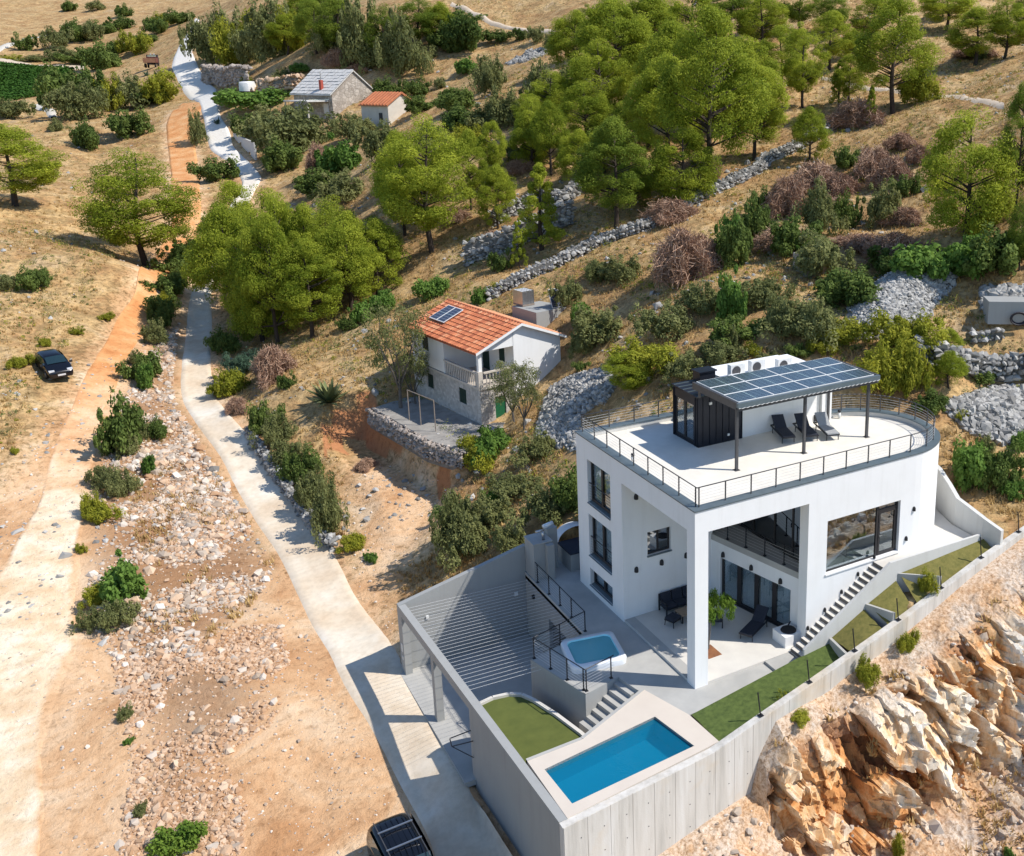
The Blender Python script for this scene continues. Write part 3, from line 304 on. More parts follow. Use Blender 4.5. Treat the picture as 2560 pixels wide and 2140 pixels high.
pm('slab_roof', (0.70,0.68,0.64), (0.52,0.50,0.47), 3.0, 0.85, bump=0.5, bscale=9)
pm('rubble_core', (0.22,0.21,0.19), (0.13,0.125,0.115), 3.0, 0.95, bump=0.8, bscale=9)
pm('mortar', (0.36,0.33,0.29), (0.26,0.24,0.21), 3.0, 0.95, bump=0.5, bscale=20)
pm('spa_blue', (0.50,0.95,0.98), (0.44,0.90,0.95), 2.0, 0.3)
pm('pool_paint', (0.03,0.33,0.50), (0.028,0.31,0.475), 0.8, 0.4)
pm('wall_cream', (0.68,0.63,0.54), (0.60,0.55,0.47), 1.0, 0.9, bump=0.2)
pm('interior_floor', (0.38,0.44,0.40), None, 2.0, 0.4)
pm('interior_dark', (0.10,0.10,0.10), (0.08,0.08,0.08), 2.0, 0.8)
pm('lamp_black', (0.02,0.02,0.022), None, 6.0, 0.5)
pm('fire_black', (0.022,0.02,0.022), None, 6.0, 0.7)
pm('awning_red', (0.42,0.08,0.05), None, 3.0, 0.7)
pm('van_white', (0.78,0.78,0.78), None, 3.0, 0.3)
pm('path_pale', (0.60,0.50,0.39), (0.50,0.40,0.29), 0.5, 0.95, bump=0.4, bscale=6)
with_random('leaf_pine', (0.135, 0.2, 0.015), (0.52, 0.56, 0.062), trans=0.48)
with_random('leaf_dpine', (0.085, 0.145, 0.016), (0.33, 0.4, 0.052), trans=0.44)
with_random('leaf_bush', (0.06, 0.105, 0.022), (0.21, 0.275, 0.065), trans=0.4)
with_random('leaf_olive', (0.12, 0.145, 0.05), (0.32, 0.33, 0.125), trans=0.4)
with_random('leaf_fig', (0.07, 0.15, 0.024), (0.22, 0.35, 0.07), trans=0.42)
with_random('leaf_yellow', (0.17, 0.2, 0.016), (0.45, 0.44, 0.05), trans=0.4)
with_random('leaf_pepper', (0.08,0.16,0.02), (0.24,0.34,0.05), trans=0.35)
with_random('leaf_rosemary', (0.035,0.075,0.045), (0.10,0.16,0.10), trans=0.15)
with_random('twig_dry', (0.26,0.145,0.095), (0.54,0.37,0.26), trans=0.0)
with_random('grass_dry', (0.42,0.27,0.105), (0.66,0.48,0.215), trans=0.3)
with_random('stone_pale', (0.36,0.28,0.21), (0.74,0.66,0.57), rough=0.9)
with_random('stone_warm', (0.42,0.25,0.14), (0.66,0.50,0.36), rough=0.9)
with_random('stone_grey', (0.17,0.165,0.155), (0.48,0.465,0.435), rough=0.9)
with_random('stone_wall', (0.26,0.22,0.19), (0.46,0.40,0.35), rough=0.9)
with_random('leaf_vine', (0.028,0.085,0.010), (0.07,0.15,0.02), trans=0.2)
with_random('leaf_agave', (0.10,0.13,0.05), (0.32,0.33,0.14), trans=0.05)
def glass(name, tint, refl=0.25, density=0.75):
    m, n, l, b, o = nodemat(name)
    tr = n.new('ShaderNodeBsdfTransparent'); tr.inputs[0].default_value = (*tint, 1)
    gl = n.new('ShaderNodeBsdfGlossy'); gl.inputs['Roughness'].default_value = 0.01; gl.inputs[0].default_value = (0.9,0.95,1,1)
    lw = n.new('ShaderNodeLayerWeight'); lw.inputs[0].default_value = 0.3
    f = math_(n, l, 'ADD', math_(n, l, 'MULTIPLY', lw.outputs['Fresnel'], 0.55), refl)
    mx = n.new('ShaderNodeMixShader'); l.new(f, mx.inputs[0]); l.new(tr.outputs[0], mx.inputs[1]); l.new(gl.outputs[0], mx.inputs[2]); l.new(mx.outputs[0], o.inputs[0])
    n.remove(b); return m
glass('glass', (0.90,0.93,0.94), 0.03)
glass('glass_dark', (0.16,0.19,0.20), 0.30)
def water(name, tint, body, fac, scale=3.0):
    m, n, l, b, o = nodemat(name)
    tr = n.new('ShaderNodeBsdfTransparent'); tr.inputs[0].default_value = (*tint, 1); df = n.new('ShaderNodeBsdfDiffuse'); df.inputs[0].default_value = (*body, 1)
    m0 = n.new('ShaderNodeMixShader'); m0.inputs[0].default_value = fac; l.new(tr.outputs[0], m0.inputs[1]); l.new(df.outputs[0], m0.inputs[2])
    gl = n.new('ShaderNodeBsdfGlossy'); gl.inputs['Roughness'].default_value = 0.04
    t = noise(n, l, geopos(n), scale, 3, 0.5, 0.6); k = n.new('ShaderNodeBump'); k.inputs['Strength'].default_value = 0.35; k.inputs['Distance'].default_value = 0.04
    l.new(t.outputs[0], k.inputs['Height']); l.new(k.outputs[0], gl.inputs['Normal'])
    lw = n.new('ShaderNodeFresnel'); lw.inputs[0].default_value = 1.33; l.new(k.outputs[0], lw.inputs['Normal'])
    mx = n.new('ShaderNodeMixShader'); l.new(lw.outputs[0], mx.inputs[0]); l.new(m0.outputs[0], mx.inputs[1]); l.new(gl.outputs[0], mx.inputs[2]); l.new(mx.outputs[0], o.inputs[0])
    n.remove(b); return m
water('pool_water', (0.45,0.88,0.95), (0.004,0.20,0.36), 0.45); water('spa_water', (0.93,0.99,1.0), (0.22,0.74,0.80), 0.4, 6.0)
def curtain_mat():
    m, n, l, b, o = nodemat('curtain')
    t = noise(n, l, coords(n), 6.0, 2); r = ramp(n, [(0.3,(0.50,0.62,0.70)),(0.7,(0.72,0.80,0.84))]); l.new(t.outputs[0], r.inputs[0]); l.new(r.outputs[0], b.inputs['Base Color'])
    b.inputs['Roughness'].default_value = 0.9
curtain_mat()
def concrete_wall_mat():
    m, n, l, b, o = nodemat('cast_concrete')
    po = geopos(n); mp = n.new('ShaderNodeMapping'); mp.inputs['Scale'].default_value = (2.2,2.2,0.16); l.new(po, mp.inputs[0])
    t = noise(n, l, mp.outputs[0], 1.0, 6, 0.65); t2 = noise(n, l, po, 0.35, 4); t3 = noise(n, l, mp.outputs[0], 3.5, 5)
    r = ramp(n, [(0.30,(0.42,0.40,0.36)),(0.5,(0.58,0.55,0.50)),(0.68,(0.66,0.64,0.60))]); l.new(t.outputs[0], r.inputs[0])
    r2 = ramp(n, [(0.52,(0,0,0)),(0.72,(1,1,1))]); l.new(t2.outputs[0], r2.inputs[0])
    c = mixc(n, l, math_(n, l, 'MULTIPLY', r2.outputs[0], 0.6), r.outputs[0], (0.60,0.44,0.25))
    r3 = ramp(n, [(0.60,(1,1,1)),(0.78,(0.72,0.70,0.66))]); l.new(t3.outputs[0], r3.inputs[0])
    c = mixc(n, l, 1.0, c, r3.outputs[0], 'MULTIPLY')
    l.new(c, b.inputs['Base Color']); b.inputs['Roughness'].default_value = 0.85
    t4 = noise(n, l, po, 18.0, 5); bumpn(n, l, b, t4.outputs[0], 0.25, 0.02)
concrete_wall_mat()
def road_mat():
    m, n, l, b, o = nodemat('road_concrete')
    po = geopos(n); t = noise(n, l, po, 0.45, 6, 0.6); t2 = noise(n, l, po, 3.0, 5); t3 = noise(n, l, po, 0.18, 3)
    r = ramp(n, [(0.28,(0.68,0.56,0.42)),(0.5,(0.78,0.70,0.57)),(0.72,(0.80,0.76,0.67))]); l.new(t.outputs[0], r.inputs[0])
    r3 = ramp(n, [(0.42,(0.74,0.58,0.42)),(0.60,(1,1,1))]); l.new(t3.outputs[0], r3.inputs[0])
    c = mixc(n, l, 0.45, r.outputs[0], r3.outputs[0], 'MULTIPLY')
    r2 = ramp(n, [(0.3,(0.86,0.85,0.83)),(0.6,(1,1,1))]); l.new(t2.outputs[0], r2.inputs[0])
    a = n.new('ShaderNodeAttribute'); a.attribute_name = 'white'; c = mixc(n, l, a.outputs['Fac'], c, (0.80,0.755,0.68))
    l.new(mixc(n, l, 1.0, c, r2.outputs[0], 'MULTIPLY'), b.inputs['Base Color']); b.inputs['Roughness'].default_value = 0.9
    bumpn(n, l, b, noise(n, l, po, 22.0, 5).outputs[0], 0.3, 0.03)
road_mat()
DIRT_C = [(0.30,(0.50,0.265,0.125)),(0.48,(0.66,0.415,0.23)),(0.66,(0.75,0.56,0.375))]; DIRT_D = [(0.32,(0.66,0.62,0.58)),(0.48,(1,1,1)),(0.70,(1.10,1.10,1.10))]
def track_mat():
    m, n, l, b, o = nodemat('dirt_road')
    po = geopos(n)
    def at(nm):
        a = n.new('ShaderNodeAttribute'); a.attribute_name = nm; return a.outputs['Fac']
    t = noise(n, l, po, 0.22, 7, 0.65, 0.8); t2 = noise(n, l, po, 2.6, 7, 0.72, 0.4); t3 = noise(n, l, po, 9.0, 5, 0.7); t4 = noise(n, l, po, 0.45, 5, 0.6)
    d = ramp(n, DIRT_C); l.new(t.outputs[0], d.inputs[0]); dd = ramp(n, DIRT_D); l.new(t2.outputs[0], dd.inputs[0])
    base = mixc(n, l, 1.0, d.outputs[0], dd.outputs[0], 'MULTIPLY')
    pale = ramp(n, [(0.32,(0.64,0.43,0.25)),(0.48,(0.74,0.57,0.38)),(0.62,(0.80,0.70,0.54))]); l.new(t4.outputs[0], pale.inputs[0])
    orange = ramp(n, [(0.32,(0.56,0.235,0.085)),(0.52,(0.66,0.335,0.14)),(0.68,(0.70,0.43,0.22))]); l.new(t4.outputs[0], orange.inputs[0])
    tr = mixc(n, l, at('far'), pale.outputs[0], orange.outputs[0]); tr = mixc(n, l, 0.7, tr, dd.outputs[0], 'MULTIPLY')
    e = ramp(n, [(0.30,(0,0,0)),(0.62,(1,1,1))]); l.new(math_(n, l, 'ADD', at('edge'), math_(n, l, 'MULTIPLY', math_(n, l, 'SUBTRACT', t4.outputs[0], 0.5), 0.8)), e.inputs[0])
    l.new(mixc(n, l, e.outputs[0], base, tr), b.inputs['Base Color']); b.inputs['Roughness'].default_value = 0.95; b.inputs['Specular IOR Level'].default_value = 0.15
    k = n.new('ShaderNodeBump'); k.inputs['Strength'].default_value = 0.7; k.inputs['Distance'].default_value = 0.12
    l.new(math_(n, l, 'ADD', t2.outputs[0], math_(n, l, 'MULTIPLY', t3.outputs[0], 0.4)), k.inputs['Height']); l.new(k.outputs[0], b.inputs['Normal'])
track_mat()
def ground_mat():
    m, n, l, b, o = nodemat('ground_mix')
    po = geopos(n)
    def at(nm):
        a = n.new('ShaderNodeAttribute'); a.attribute_name = nm; return a.outputs['Fac']
    t = noise(n, l, po, 0.22, 7, 0.65, 0.8); t2 = noise(n, l, po, 2.6, 7, 0.72, 0.4); t3 = noise(n, l, po, 9.0, 5, 0.7); t4 = noise(n, l, po, 0.6, 5, 0.6)
    g = ramp(n, [(0.30,(0.30,0.165,0.075)),(0.44,(0.45,0.275,0.125)),(0.56,(0.56,0.385,0.185)),(0.72,(0.50,0.37,0.235))]); l.new(t.outputs[0], g.inputs[0])
    gd = ramp(n, [(0.36,(0.42,0.39,0.34)),(0.50,(1,1,1)),(0.66,(1.22,1.18,1.10))]); l.new(t2.outputs[0], gd.inputs[0])
    grass = mixc(n, l, 1.0, g.outputs[0], gd.outputs[0], 'MULTIPLY')
    stn = ramp(n, [(0.60,(0,0,0)),(0.68,(1,1,1))]); l.new(t3.outputs[0], stn.inputs[0])
    stm = ramp(n, [(0.50,(0,0,0)),(0.62,(1,1,1))]); l.new(t4.outputs[0], stm.inputs[0])
    grass = mixc(n, l, math_(n, l, 'MULTIPLY', math_(n, l, 'MULTIPLY', stn.outputs[0], stm.outputs[0]), 0.8), grass, (0.46,0.43,0.39))
    t6 = noise(n, l, po, 0.85, 7, 0.7, 0.5); pa = ramp(n, [(0.46,(0,0,0)),(0.60,(1,1,1))]); l.new(t6.outputs[0], pa.inputs[0])
    grass = mixc(n, l, math_(n, l, 'MULTIPLY', pa.outputs[0], 0.62), grass, (0.215,0.150,0.070))
    d = ramp(n, DIRT_C); l.new(t.outputs[0], d.inputs[0])
    dd = ramp(n, DIRT_D); l.new(t2.outputs[0], dd.inputs[0])
    dirt = mixc(n, l, 1.0, d.outputs[0], dd.outputs[0], 'MULTIPLY')
    df = ramp(n, [(0.35,(0,0,0)),(0.65,(1,1,1))]); l.new(math_(n, l, 'ADD', at('dirt'), math_(n, l, 'MULTIPLY', math_(n, l, 'SUBTRACT', t2.outputs[0], 0.5), 0.9)), df.inputs[0])
    c = mixc(n, l, df.outputs[0], grass, dirt)
    rk = ramp(n, [(0.35,(0,0,0)),(0.6,(1,1,1))]); l.new(math_(n, l, 'ADD', at('rubble'), math_(n, l, 'MULTIPLY', math_(n, l, 'SUBTRACT', t2.outputs[0], 0.5), 0.9)), rk.inputs[0])
    c = mixc(n, l, math_(n, l, 'MULTIPLY', rk.outputs[0], at('rubble')), c, mixc(n, l, 1.0, (0.31,0.17,0.088), dd.outputs[0], 'MULTIPLY'))
    rd = ramp(n, [(0.35,(0,0,0)),(0.6,(1,1,1))]); l.new(at('red'), rd.inputs[0])
    c = mixc(n, l, rd.outputs[0], c, mixc(n, l, 1.0, (0.46,0.21,0.095), dd.outputs[0], 'MULTIPLY'))
    l.new(c, b.inputs['Base Color']); b.inputs['Roughness'].default_value = 0.95; b.inputs['Specular IOR Level'].default_value = 0.15
    k = n.new('ShaderNodeBump'); k.inputs['Strength'].default_value = 0.8; k.inputs['Distance'].default_value = 0.15
    l.new(math_(n, l, 'ADD', t2.outputs[0], math_(n, l, 'MULTIPLY', t3.outputs[0], 0.4)), k.inputs['Height']); l.new(k.outputs[0], b.inputs['Normal'])
ground_mat()
def rock_mat():
    m, n, l, b, o = nodemat('rock_face')
    po = geopos(n); mp = n.new('ShaderNodeMapping'); mp.inputs['Rotation'].default_value = (0.35,0.5,0.3); mp.inputs['Scale'].default_value = (1.3,1.3,0.5); l.new(po, mp.inputs[0])
    t = noise(n, l, mp.outputs[0], 1.1, 8, 0.70, 1.0); t2 = noise(n, l, po, 7.0, 8, 0.78); t5 = noise(n, l, po, 0.5, 5, 0.6)
    def at(nm):
        a = n.new('ShaderNodeAttribute'); a.attribute_name = nm; return a.outputs['Fac']
    f = math_(n, l, 'ADD', math_(n, l, 'MULTIPLY', at('cell'), 0.55), math_(n, l, 'MULTIPLY', t.outputs[0], 0.55))
    r = ramp(n, [(0.34,(0.26,0.11,0.045)),(0.47,(0.58,0.27,0.095)),(0.57,(0.70,0.44,0.22)),(0.68,(0.78,0.63,0.45)),(0.80,(0.80,0.74,0.64))]); l.new(f, r.inputs[0])
    s = ramp(n, [(0.30,(0.30,0.20,0.13)),(0.45,(0.52,0.39,0.28)),(0.58,(0.64,0.54,0.44)),(0.72,(0.70,0.66,0.60))]); l.new(t2.outputs[0], s.inputs[0])
    g = ramp(n, [(0.42,(1,1,1)),(0.62,(1.0,0.80,0.60))]); l.new(t5.outputs[0], g.inputs[0])
    sh = mixc(n, l, 1.0, s.outputs[0], g.outputs[0], 'MULTIPLY')
    c = mixc(n, l, at('steep'), sh, r.outputs[0])
    rr = ramp(n, [(0.34,(0.60,0.55,0.50)),(0.52,(1,1,1))]); l.new(t2.outputs[0], rr.inputs[0])
    c = mixc(n, l, 0.8, c, rr.outputs[0], 'MULTIPLY')
    l.new(c, b.inputs['Base Color']); b.inputs['Roughness'].default_value = 0.95; b.inputs['Specular IOR Level'].default_value = 0.15
    k = n.new('ShaderNodeBump'); k.inputs['Strength'].default_value = 0.6; k.inputs['Distance'].default_value = 0.04
    l.new(t2.outputs[0], k.inputs['Height']); l.new(k.outputs[0], b.inputs['Normal'])
rock_mat()
def stonewall_mat(name, c1, c2, c3, scale):
    m, n, l, b, o = nodemat(name)
    po = coords(n); v = n.new('ShaderNodeTexVoronoi'); v.inputs['Scale'].default_value = scale; l.new(po, v.inputs['Vector'])
    v2 = n.new('ShaderNodeTexVoronoi'); v2.feature = 'DISTANCE_TO_EDGE'; v2.inputs['Scale'].default_value = scale; l.new(po, v2.inputs['Vector'])
    r = ramp(n, [(0.0,c1),(1.0,c2)]); sp = n.new('ShaderNodeSeparateColor'); l.new(v.outputs['Color'], sp.inputs[0]); l.new(sp.outputs[0], r.inputs[0])
    e = ramp(n, [(0.0,(0,0,0)),(0.09,(1,1,1))]); l.new(v2.outputs['Distance'], e.inputs[0])
    l.new(mixc(n, l, e.outputs[0], c3, r.outputs[0]), b.inputs['Base Color']); b.inputs['Roughness'].default_value = 0.95
    bumpn(n, l, b, e.outputs[0], 0.5, 0.04)
stonewall_mat('house_stone', (0.40,0.37,0.34), (0.60,0.56,0.52), (0.50,0.47,0.43), 4.5)
stonewall_mat('far_stone', (0.34,0.29,0.24), (0.56,0.50,0.43), (0.28,0.24,0.20), 2.6)
def solar_mat(name, nx, ny, base=(0.008,0.020,0.040), line=(0.22,0.30,0.34)):
    m, n, l, b, o = nodemat(name)
    uv = coords(n, 'Generated'); sx = n.new('ShaderNodeSeparateXYZ'); l.new(uv, sx.inputs[0])
    def grid(s, k, w):
        f = math_(n, l, 'FRACT', math_(n, l, 'MULTIPLY', s, k)); a = math_(n, l, 'ABSOLUTE', math_(n, l, 'SUBTRACT', f, 0.5))
        return math_(n, l, 'GREATER_THAN', a, 0.5 - w)
    g = math_(n, l, 'MAXIMUM', grid(sx.outputs[0], nx, 0.05), grid(sx.outputs[1], ny, 0.06))
    mid = math_(n, l, 'LESS_THAN', math_(n, l, 'ABSOLUTE', math_(n, l, 'SUBTRACT', sx.outputs[0], 0.5)), 0.007)
    c = mixc(n, l, g, base, line); c = mixc(n, l, mid, c, (0.45,0.6,0.58))
    l.new(c, b.inputs['Base Color']); b.inputs['Roughness'].default_value = 0.12; b.inputs['Specular IOR Level'].default_value = 0.6
solar_mat('solar_cells', 24, 6); solar_mat('solar_cells_old', 6, 10, (0.02,0.03,0.06), (0.25,0.27,0.32))
def seam_roof():
    pass
# ------------------------------------------------------------------ terrain
_P = np.array(CP); _A = _P[:, :2] / 50.0; _n = len(_A)
def _U(r2): return np.where(r2 > 0, 0.5*r2*np.log(np.maximum(r2, 1e-12)), 0)
_K = _U(((_A[:,None]-_A[None])**2).sum(-1)) + np.eye(_n)*2e-3
_M = np.block([[_K, np.hstack([np.ones((_n,1)), _A])], [np.hstack([np.ones((_n,1)), _A]).T, np.zeros((3,3))]])
_W = np.linalg.solve(_M, np.concatenate([_P[:,2], np.zeros(3)]))
def tps(x, y):
    q = np.stack([np.asarray(x, float).ravel(), np.asarray(y, float).ravel()], 1)/50.0; out = np.empty(len(q))
    for i in range(0, len(q), 20000):
        s = q[i:i+20000]; out[i:i+20000] = _U(((s[:,None]-_A[None])**2).sum(-1))@_W[:_n] + _W[_n] + s@_W[_n+1:]
    return out.reshape(np.shape(x))
def wall_y(x): return -3.64 + 0.095*(np.asarray(x, float) + 1.47)
WTOP = [(-8.3,-0.02),(-1.54,-0.03),(0.92,0.42),(3.53,0.86),(6.13,1.32),(8.8,1.82),(11.6,2.43),(14.4,3.06),(17.5,3.6),(20,4.0)]
def wall_top(x): return np.interp(x, [a for a,_ in WTOP], [b for _,b in WTOP])
# stations of the quarried slope below the wall: x, z at wall, brink(y,z), foot(y,z)
ROCK = np.array([(-9.5,-4.1,-5.0,-4.15,-6.0,-4.2),(-6,-3.5,-5.0,-3.6,-6.0,-3.7),(-1.3,-2.85,-4.6,-3.0,-5.6,-3.4),(0.35,-2.7,-4.5,-2.9,-5.6,-3.9),(0.75,-1.2,-4.3,-1.6,-5.2,-4.4),(1.6,0.0,-4.3,-0.6,-5.8,-4.9),
 (2.6,0.1,-4.4,-0.6,-6.3,-5.1),(4.0,0.12,-4.3,-0.4,-6.5,-5.1),(5.4,0.4,-4.3,-0.1,-6.8,-5.0),(7.7,0.72,-4.4,0.3,-7.1,-4.6),(9.4,1.2,-4.5,0.7,-7.4,-4.2),(11,1.65,-4.5,1.1,-7.7,-3.6),(13.5,2.4,-4.5,1.9,-7.7,-2.4),(17,3.2,-4.5,2.8,-7.7,-1.0),(24,4.2,-4.6,3.6,-7.7,1.0),(32,5.0,-4.6,4.5,-7.7,2.6)])
def rockz(x, y):
    x = np.asarray(x, float); y = np.asarray(y, float); I = lambda k: np.interp(x, ROCK[:,0], ROCK[:,k])
    wy = wall_y(x)-0.15; wz, by, bz, fy, fz = (I(k) for k in range(1,6)); by = np.minimum(by, wy-0.3); fy = np.minimum(fy, by-0.5)
    t1 = np.clip((y-wy)/(by-wy), 0, 1); t2 = np.clip((y-by)/(fy-by), 0, 1); t3 = np.clip((y-fy)/(-4.0), 0, 3)
    z = wz+(bz-wz)*t1+(fz-bz)*(t2*t2*(3-2*t2))-0.55*t3
    z = z + 1.9*np.exp(-(((x-13.0)/1.9)**2+((y+9.2)/1.2)**2)) - 0.5*np.exp(-(((x-4.6)/0.5)**2+((y+4.7)/1.2)**2))*0.6
    return z
ROADC = [((a[0]+b[0])/2, (a[1]+b[1])/2) for a, b in zip(ROAD_L, ROAD_L)]
def resamp(pts, n):
    p = np.array(pts); s = np.concatenate([[0], np.cumsum(np.hypot(*np.diff(p, axis=0).T))]); u = np.linspace(0, s[-1], n)
    return np.stack([np.interp(u, s, p[:,0]), np.interp(u, s, p[:,1])], 1)
def smooth(p, it=3):
    for _ in range(it): q = p.copy(); q[1:-1] = (p[:-2]+2*p[1:-1]+p[2:])/4; p = q
    return p
RL, RR = smooth(resamp(ROAD_L, 260)), smooth(resamp(ROAD_R, 260)); RMID = [tuple(q) for q in ((RL+RR)/2)[::5]]
DL, DR = smooth(resamp(DIRT_L, 180)), smooth(resamp(DIRT_R, 180)); DMID = [tuple(q) for q in ((DL+DR)/2)[::5]]
TERR2 = [(-2.9,40),(-2.1,34.3),(-1.5,30.4),(-0.2,27.4),(3.0,28.6),(5.0,32.0),(2.9,32.2),(1.2,41.5)]
def gz(x, y):
    x = np.asarray(x, float); y = np.asarray(y, float)
    z = tps(x, y)
    dr = np.minimum(segdist(x, y, RMID)-1.9, segdist(x, y, DMID)-2.6); m = np.clip(dr/2.5, 0, 1)
    far = np.clip((np.hypot(x+19.6, y+31.5)-60)/80, 0, 1)
    z = z + m*(fbm(x/7, y/7, 4, 3)*(0.9+1.6*far) + fbm(x/1.7, y/1.7, 3, 9)*0.22)
    s = softpoly(x, y, PIT, 0.7); fl = np.interp(y, [24,30,41], [-2.3,-1.5,-1.0]) + fbm(x/1.5, y/1.5, 3, 5)*0.15
    z = z*(1-s)+np.minimum(z, fl)*s
    s = softpoly(x, y, TERR2, 0.5); z = z*(1-s)+1.6*s
    s = softpoly(x, y, [(-9.6,3.0),(-8.2,3.0),(-8.2,14.6),(-9.6,14.6)], 0.8); z = z*(1-s)-3.72*s
    c = (x > -8.35) & (x < -0.9) & (y > wall_y(x)+0.1) & (y < 14.15); z = np.where(c, -4.1, z)
    c = (x >= -0.9) & (x < 9.7) & (y > wall_y(x)+0.1) & (y < 11.6); z = np.where(c, -0.7, z)
    c = (x >= -0.9) & (x < 3.4) & (y >= 11.6) & (y < 14.3); z = np.where(c, -0.5, z)
    c = (x >= 9.7) & (x < 15.75) & (y > wall_y(x)+0.1) & (y < 11.6); z = np.where(c, np.minimum(z, 2.4), z)
    c = (x >= 15.75) & (x < 16.9) & (y > wall_y(x)+0.1) & (y < 9.5) & (y > 1.9*(x-15.75)); z = np.where(c, np.minimum(z, 2.8), z)
    rk = (x > -9.3) & (y < wall_y(x)+0.1) & (y > -20)
    z = np.where(rk, np.minimum(rockz(x, y)-2.6, z), z)
    return z
def build_ground():
    r = np.geomspace(22, 700, 330); a = np.radians(np.linspace(-52, 34, 300)) + math.radians(32.1)
    R, Aa = np.meshgrid(r, a, indexing='ij'); X = -19.57+R*np.sin(Aa); Y = -31.49+R*np.cos(Aa); Z = gz(X, Y)
    V = np.stack([X.ravel(), Y.ravel(), Z.ravel()], 1); n, k = X.shape
    i, j = np.meshgrid(np.arange(n-1), np.arange(k-1), indexing='ij'); b = (i*k+j).ravel()
    F = np.stack([b, b+1, b+k+1, b+k], 1)[:, ::-1]
    x, y = X.ravel(), Y.ravel()
    dirt = softpoly(x, y, DIRTG, 5.0)
    dirt = np.maximum(dirt, np.clip(1.0-segdist(x, y, RMID)/3.6, 0, 0.7)); dirt = np.maximum(dirt, softpoly(x, y, [tuple(q) for q in DL[::5]]+[tuple(q) for q in DR[::-5]], 3.0)*1.15)
    rub = np.maximum(softpoly(x, y, RUB, 2.0)*0.9, softpoly(x, y, RUB2, 3.0)*0.75)
    dp = segdist(x, y, PIT, True); red = np.where((dp < 0.7) & (x > -3.4) & (y > 28), 0.75, 0.0); red = np.maximum(red, np.where((dp < 0.8) & (y > 38), 0.7, 0))
    o = link('terrain', np_mesh('terrain', V, F, {'dirt': dirt, 'rubble': rub, 'red': red}), 'ground_mix', None, True)
    return struct(o)
build_ground()
def strip(name, L, R_, mat, off, cols=9, rag=0.0, crown=0.0):
    n = len(L); t = np.linspace(0, 1, cols); X = L[:,None,0]*(1-t)+R_[:,None,0]*t; Y = L[:,None,1]*(1-t)+R_[:,None,1]*t
    if rag:
        w = R_-L; w = w/np.linalg.norm(w, axis=1, keepdims=True); s = np.arange(n)
        e0 = fbm(s*0.23, s*0+1.5, 4, 31)*rag; e1 = fbm(s*0.23, s*0+7.5, 4, 37)*rag
        for k, e in ((0, e0), (cols-1, e1)): X[:,k] += w[:,0]*e; Y[:,k] += w[:,1]*e
    off = off+0.13*np.clip((Y-50)/90, 0, 1.5); Z = gz(X, Y)+off; Z = np.where((Z < -3.9) & (X > -8.7), -3.62, Z)
    Z[:,0] -= off[:,0]*1.6; Z[:,-1] -= off[:,-1]*1.6
    V = np.stack([X.ravel(), Y.ravel(), Z.ravel()], 1); i, j = np.meshgrid(np.arange(n-1), np.arange(cols-1), indexing='ij'); b = (i*cols+j).ravel()
    F = np.stack([b, b+1, b+cols+1, b+cols], 1)
    fr = np.clip((Y-34)/26, 0, 1); eg = np.clip(np.minimum(t, 1-t)*5.0+0.5*fr, 0, 1)
    return struct(link(name, np_mesh(name, V, F, {'edge': eg.ravel(), 'far': fr.ravel(), 'white': np.clip((Y-105)/25, 0, 1).ravel()}), mat, None, True))
_w = np.clip((((RL+RR)/2)[:,1]-110)/40, 0, 1)[:,None]*0.14; RL, RR = RL+(RL-RR)*_w, RR+(RR-RL)*_w
strip('road', RL, RR, 'road_concrete', 0.10, 11, 0.35)
strip('dirt_road', DL, DR, 'dirt_road', 0.03, 19, 1.5)
for nm, pr_, mt in (('path', PATH, 'path_pale'), ('path', PATH2, 'path_pale'), ('path', VPATH, 'path_pale'), ('path', VPATH2, 'gravel_white'), ('path', SPATH, 'gravel_white')):
    strip(nm, smooth(resamp(pr_[0], 40)), smooth(resamp(pr_[1], 40)), mt, 0.12, 5, 0.6)
def worley(u, v, seed):
    iu, iv = np.floor(u), np.floor(v); f1 = np.full(u.shape, 9.0); f2 = np.full(u.shape, 9.0); idv = np.zeros(u.shape); du = np.zeros(u.shape); dv = np.zeros(u.shape)
    for a in (-1,0,1):
        for b in (-1,0,1):
            cx, cy = iu+a, iv+b; qx = cx+0.15+0.7*_h(cx,cy,seed); qy = cy+0.15+0.7*_h(cx,cy,seed+5); d = np.hypot(u-qx, v-qy); n = d < f1
            f2 = np.where(n, f1, np.minimum(f2, d)); idv = np.where(n, _h(cx,cy,seed+9), idv); du = np.where(n, u-qx, du); dv = np.where(n, v-qy, dv); f1 = np.where(n, d, f1)
    return f1, f2, idv, du, dv
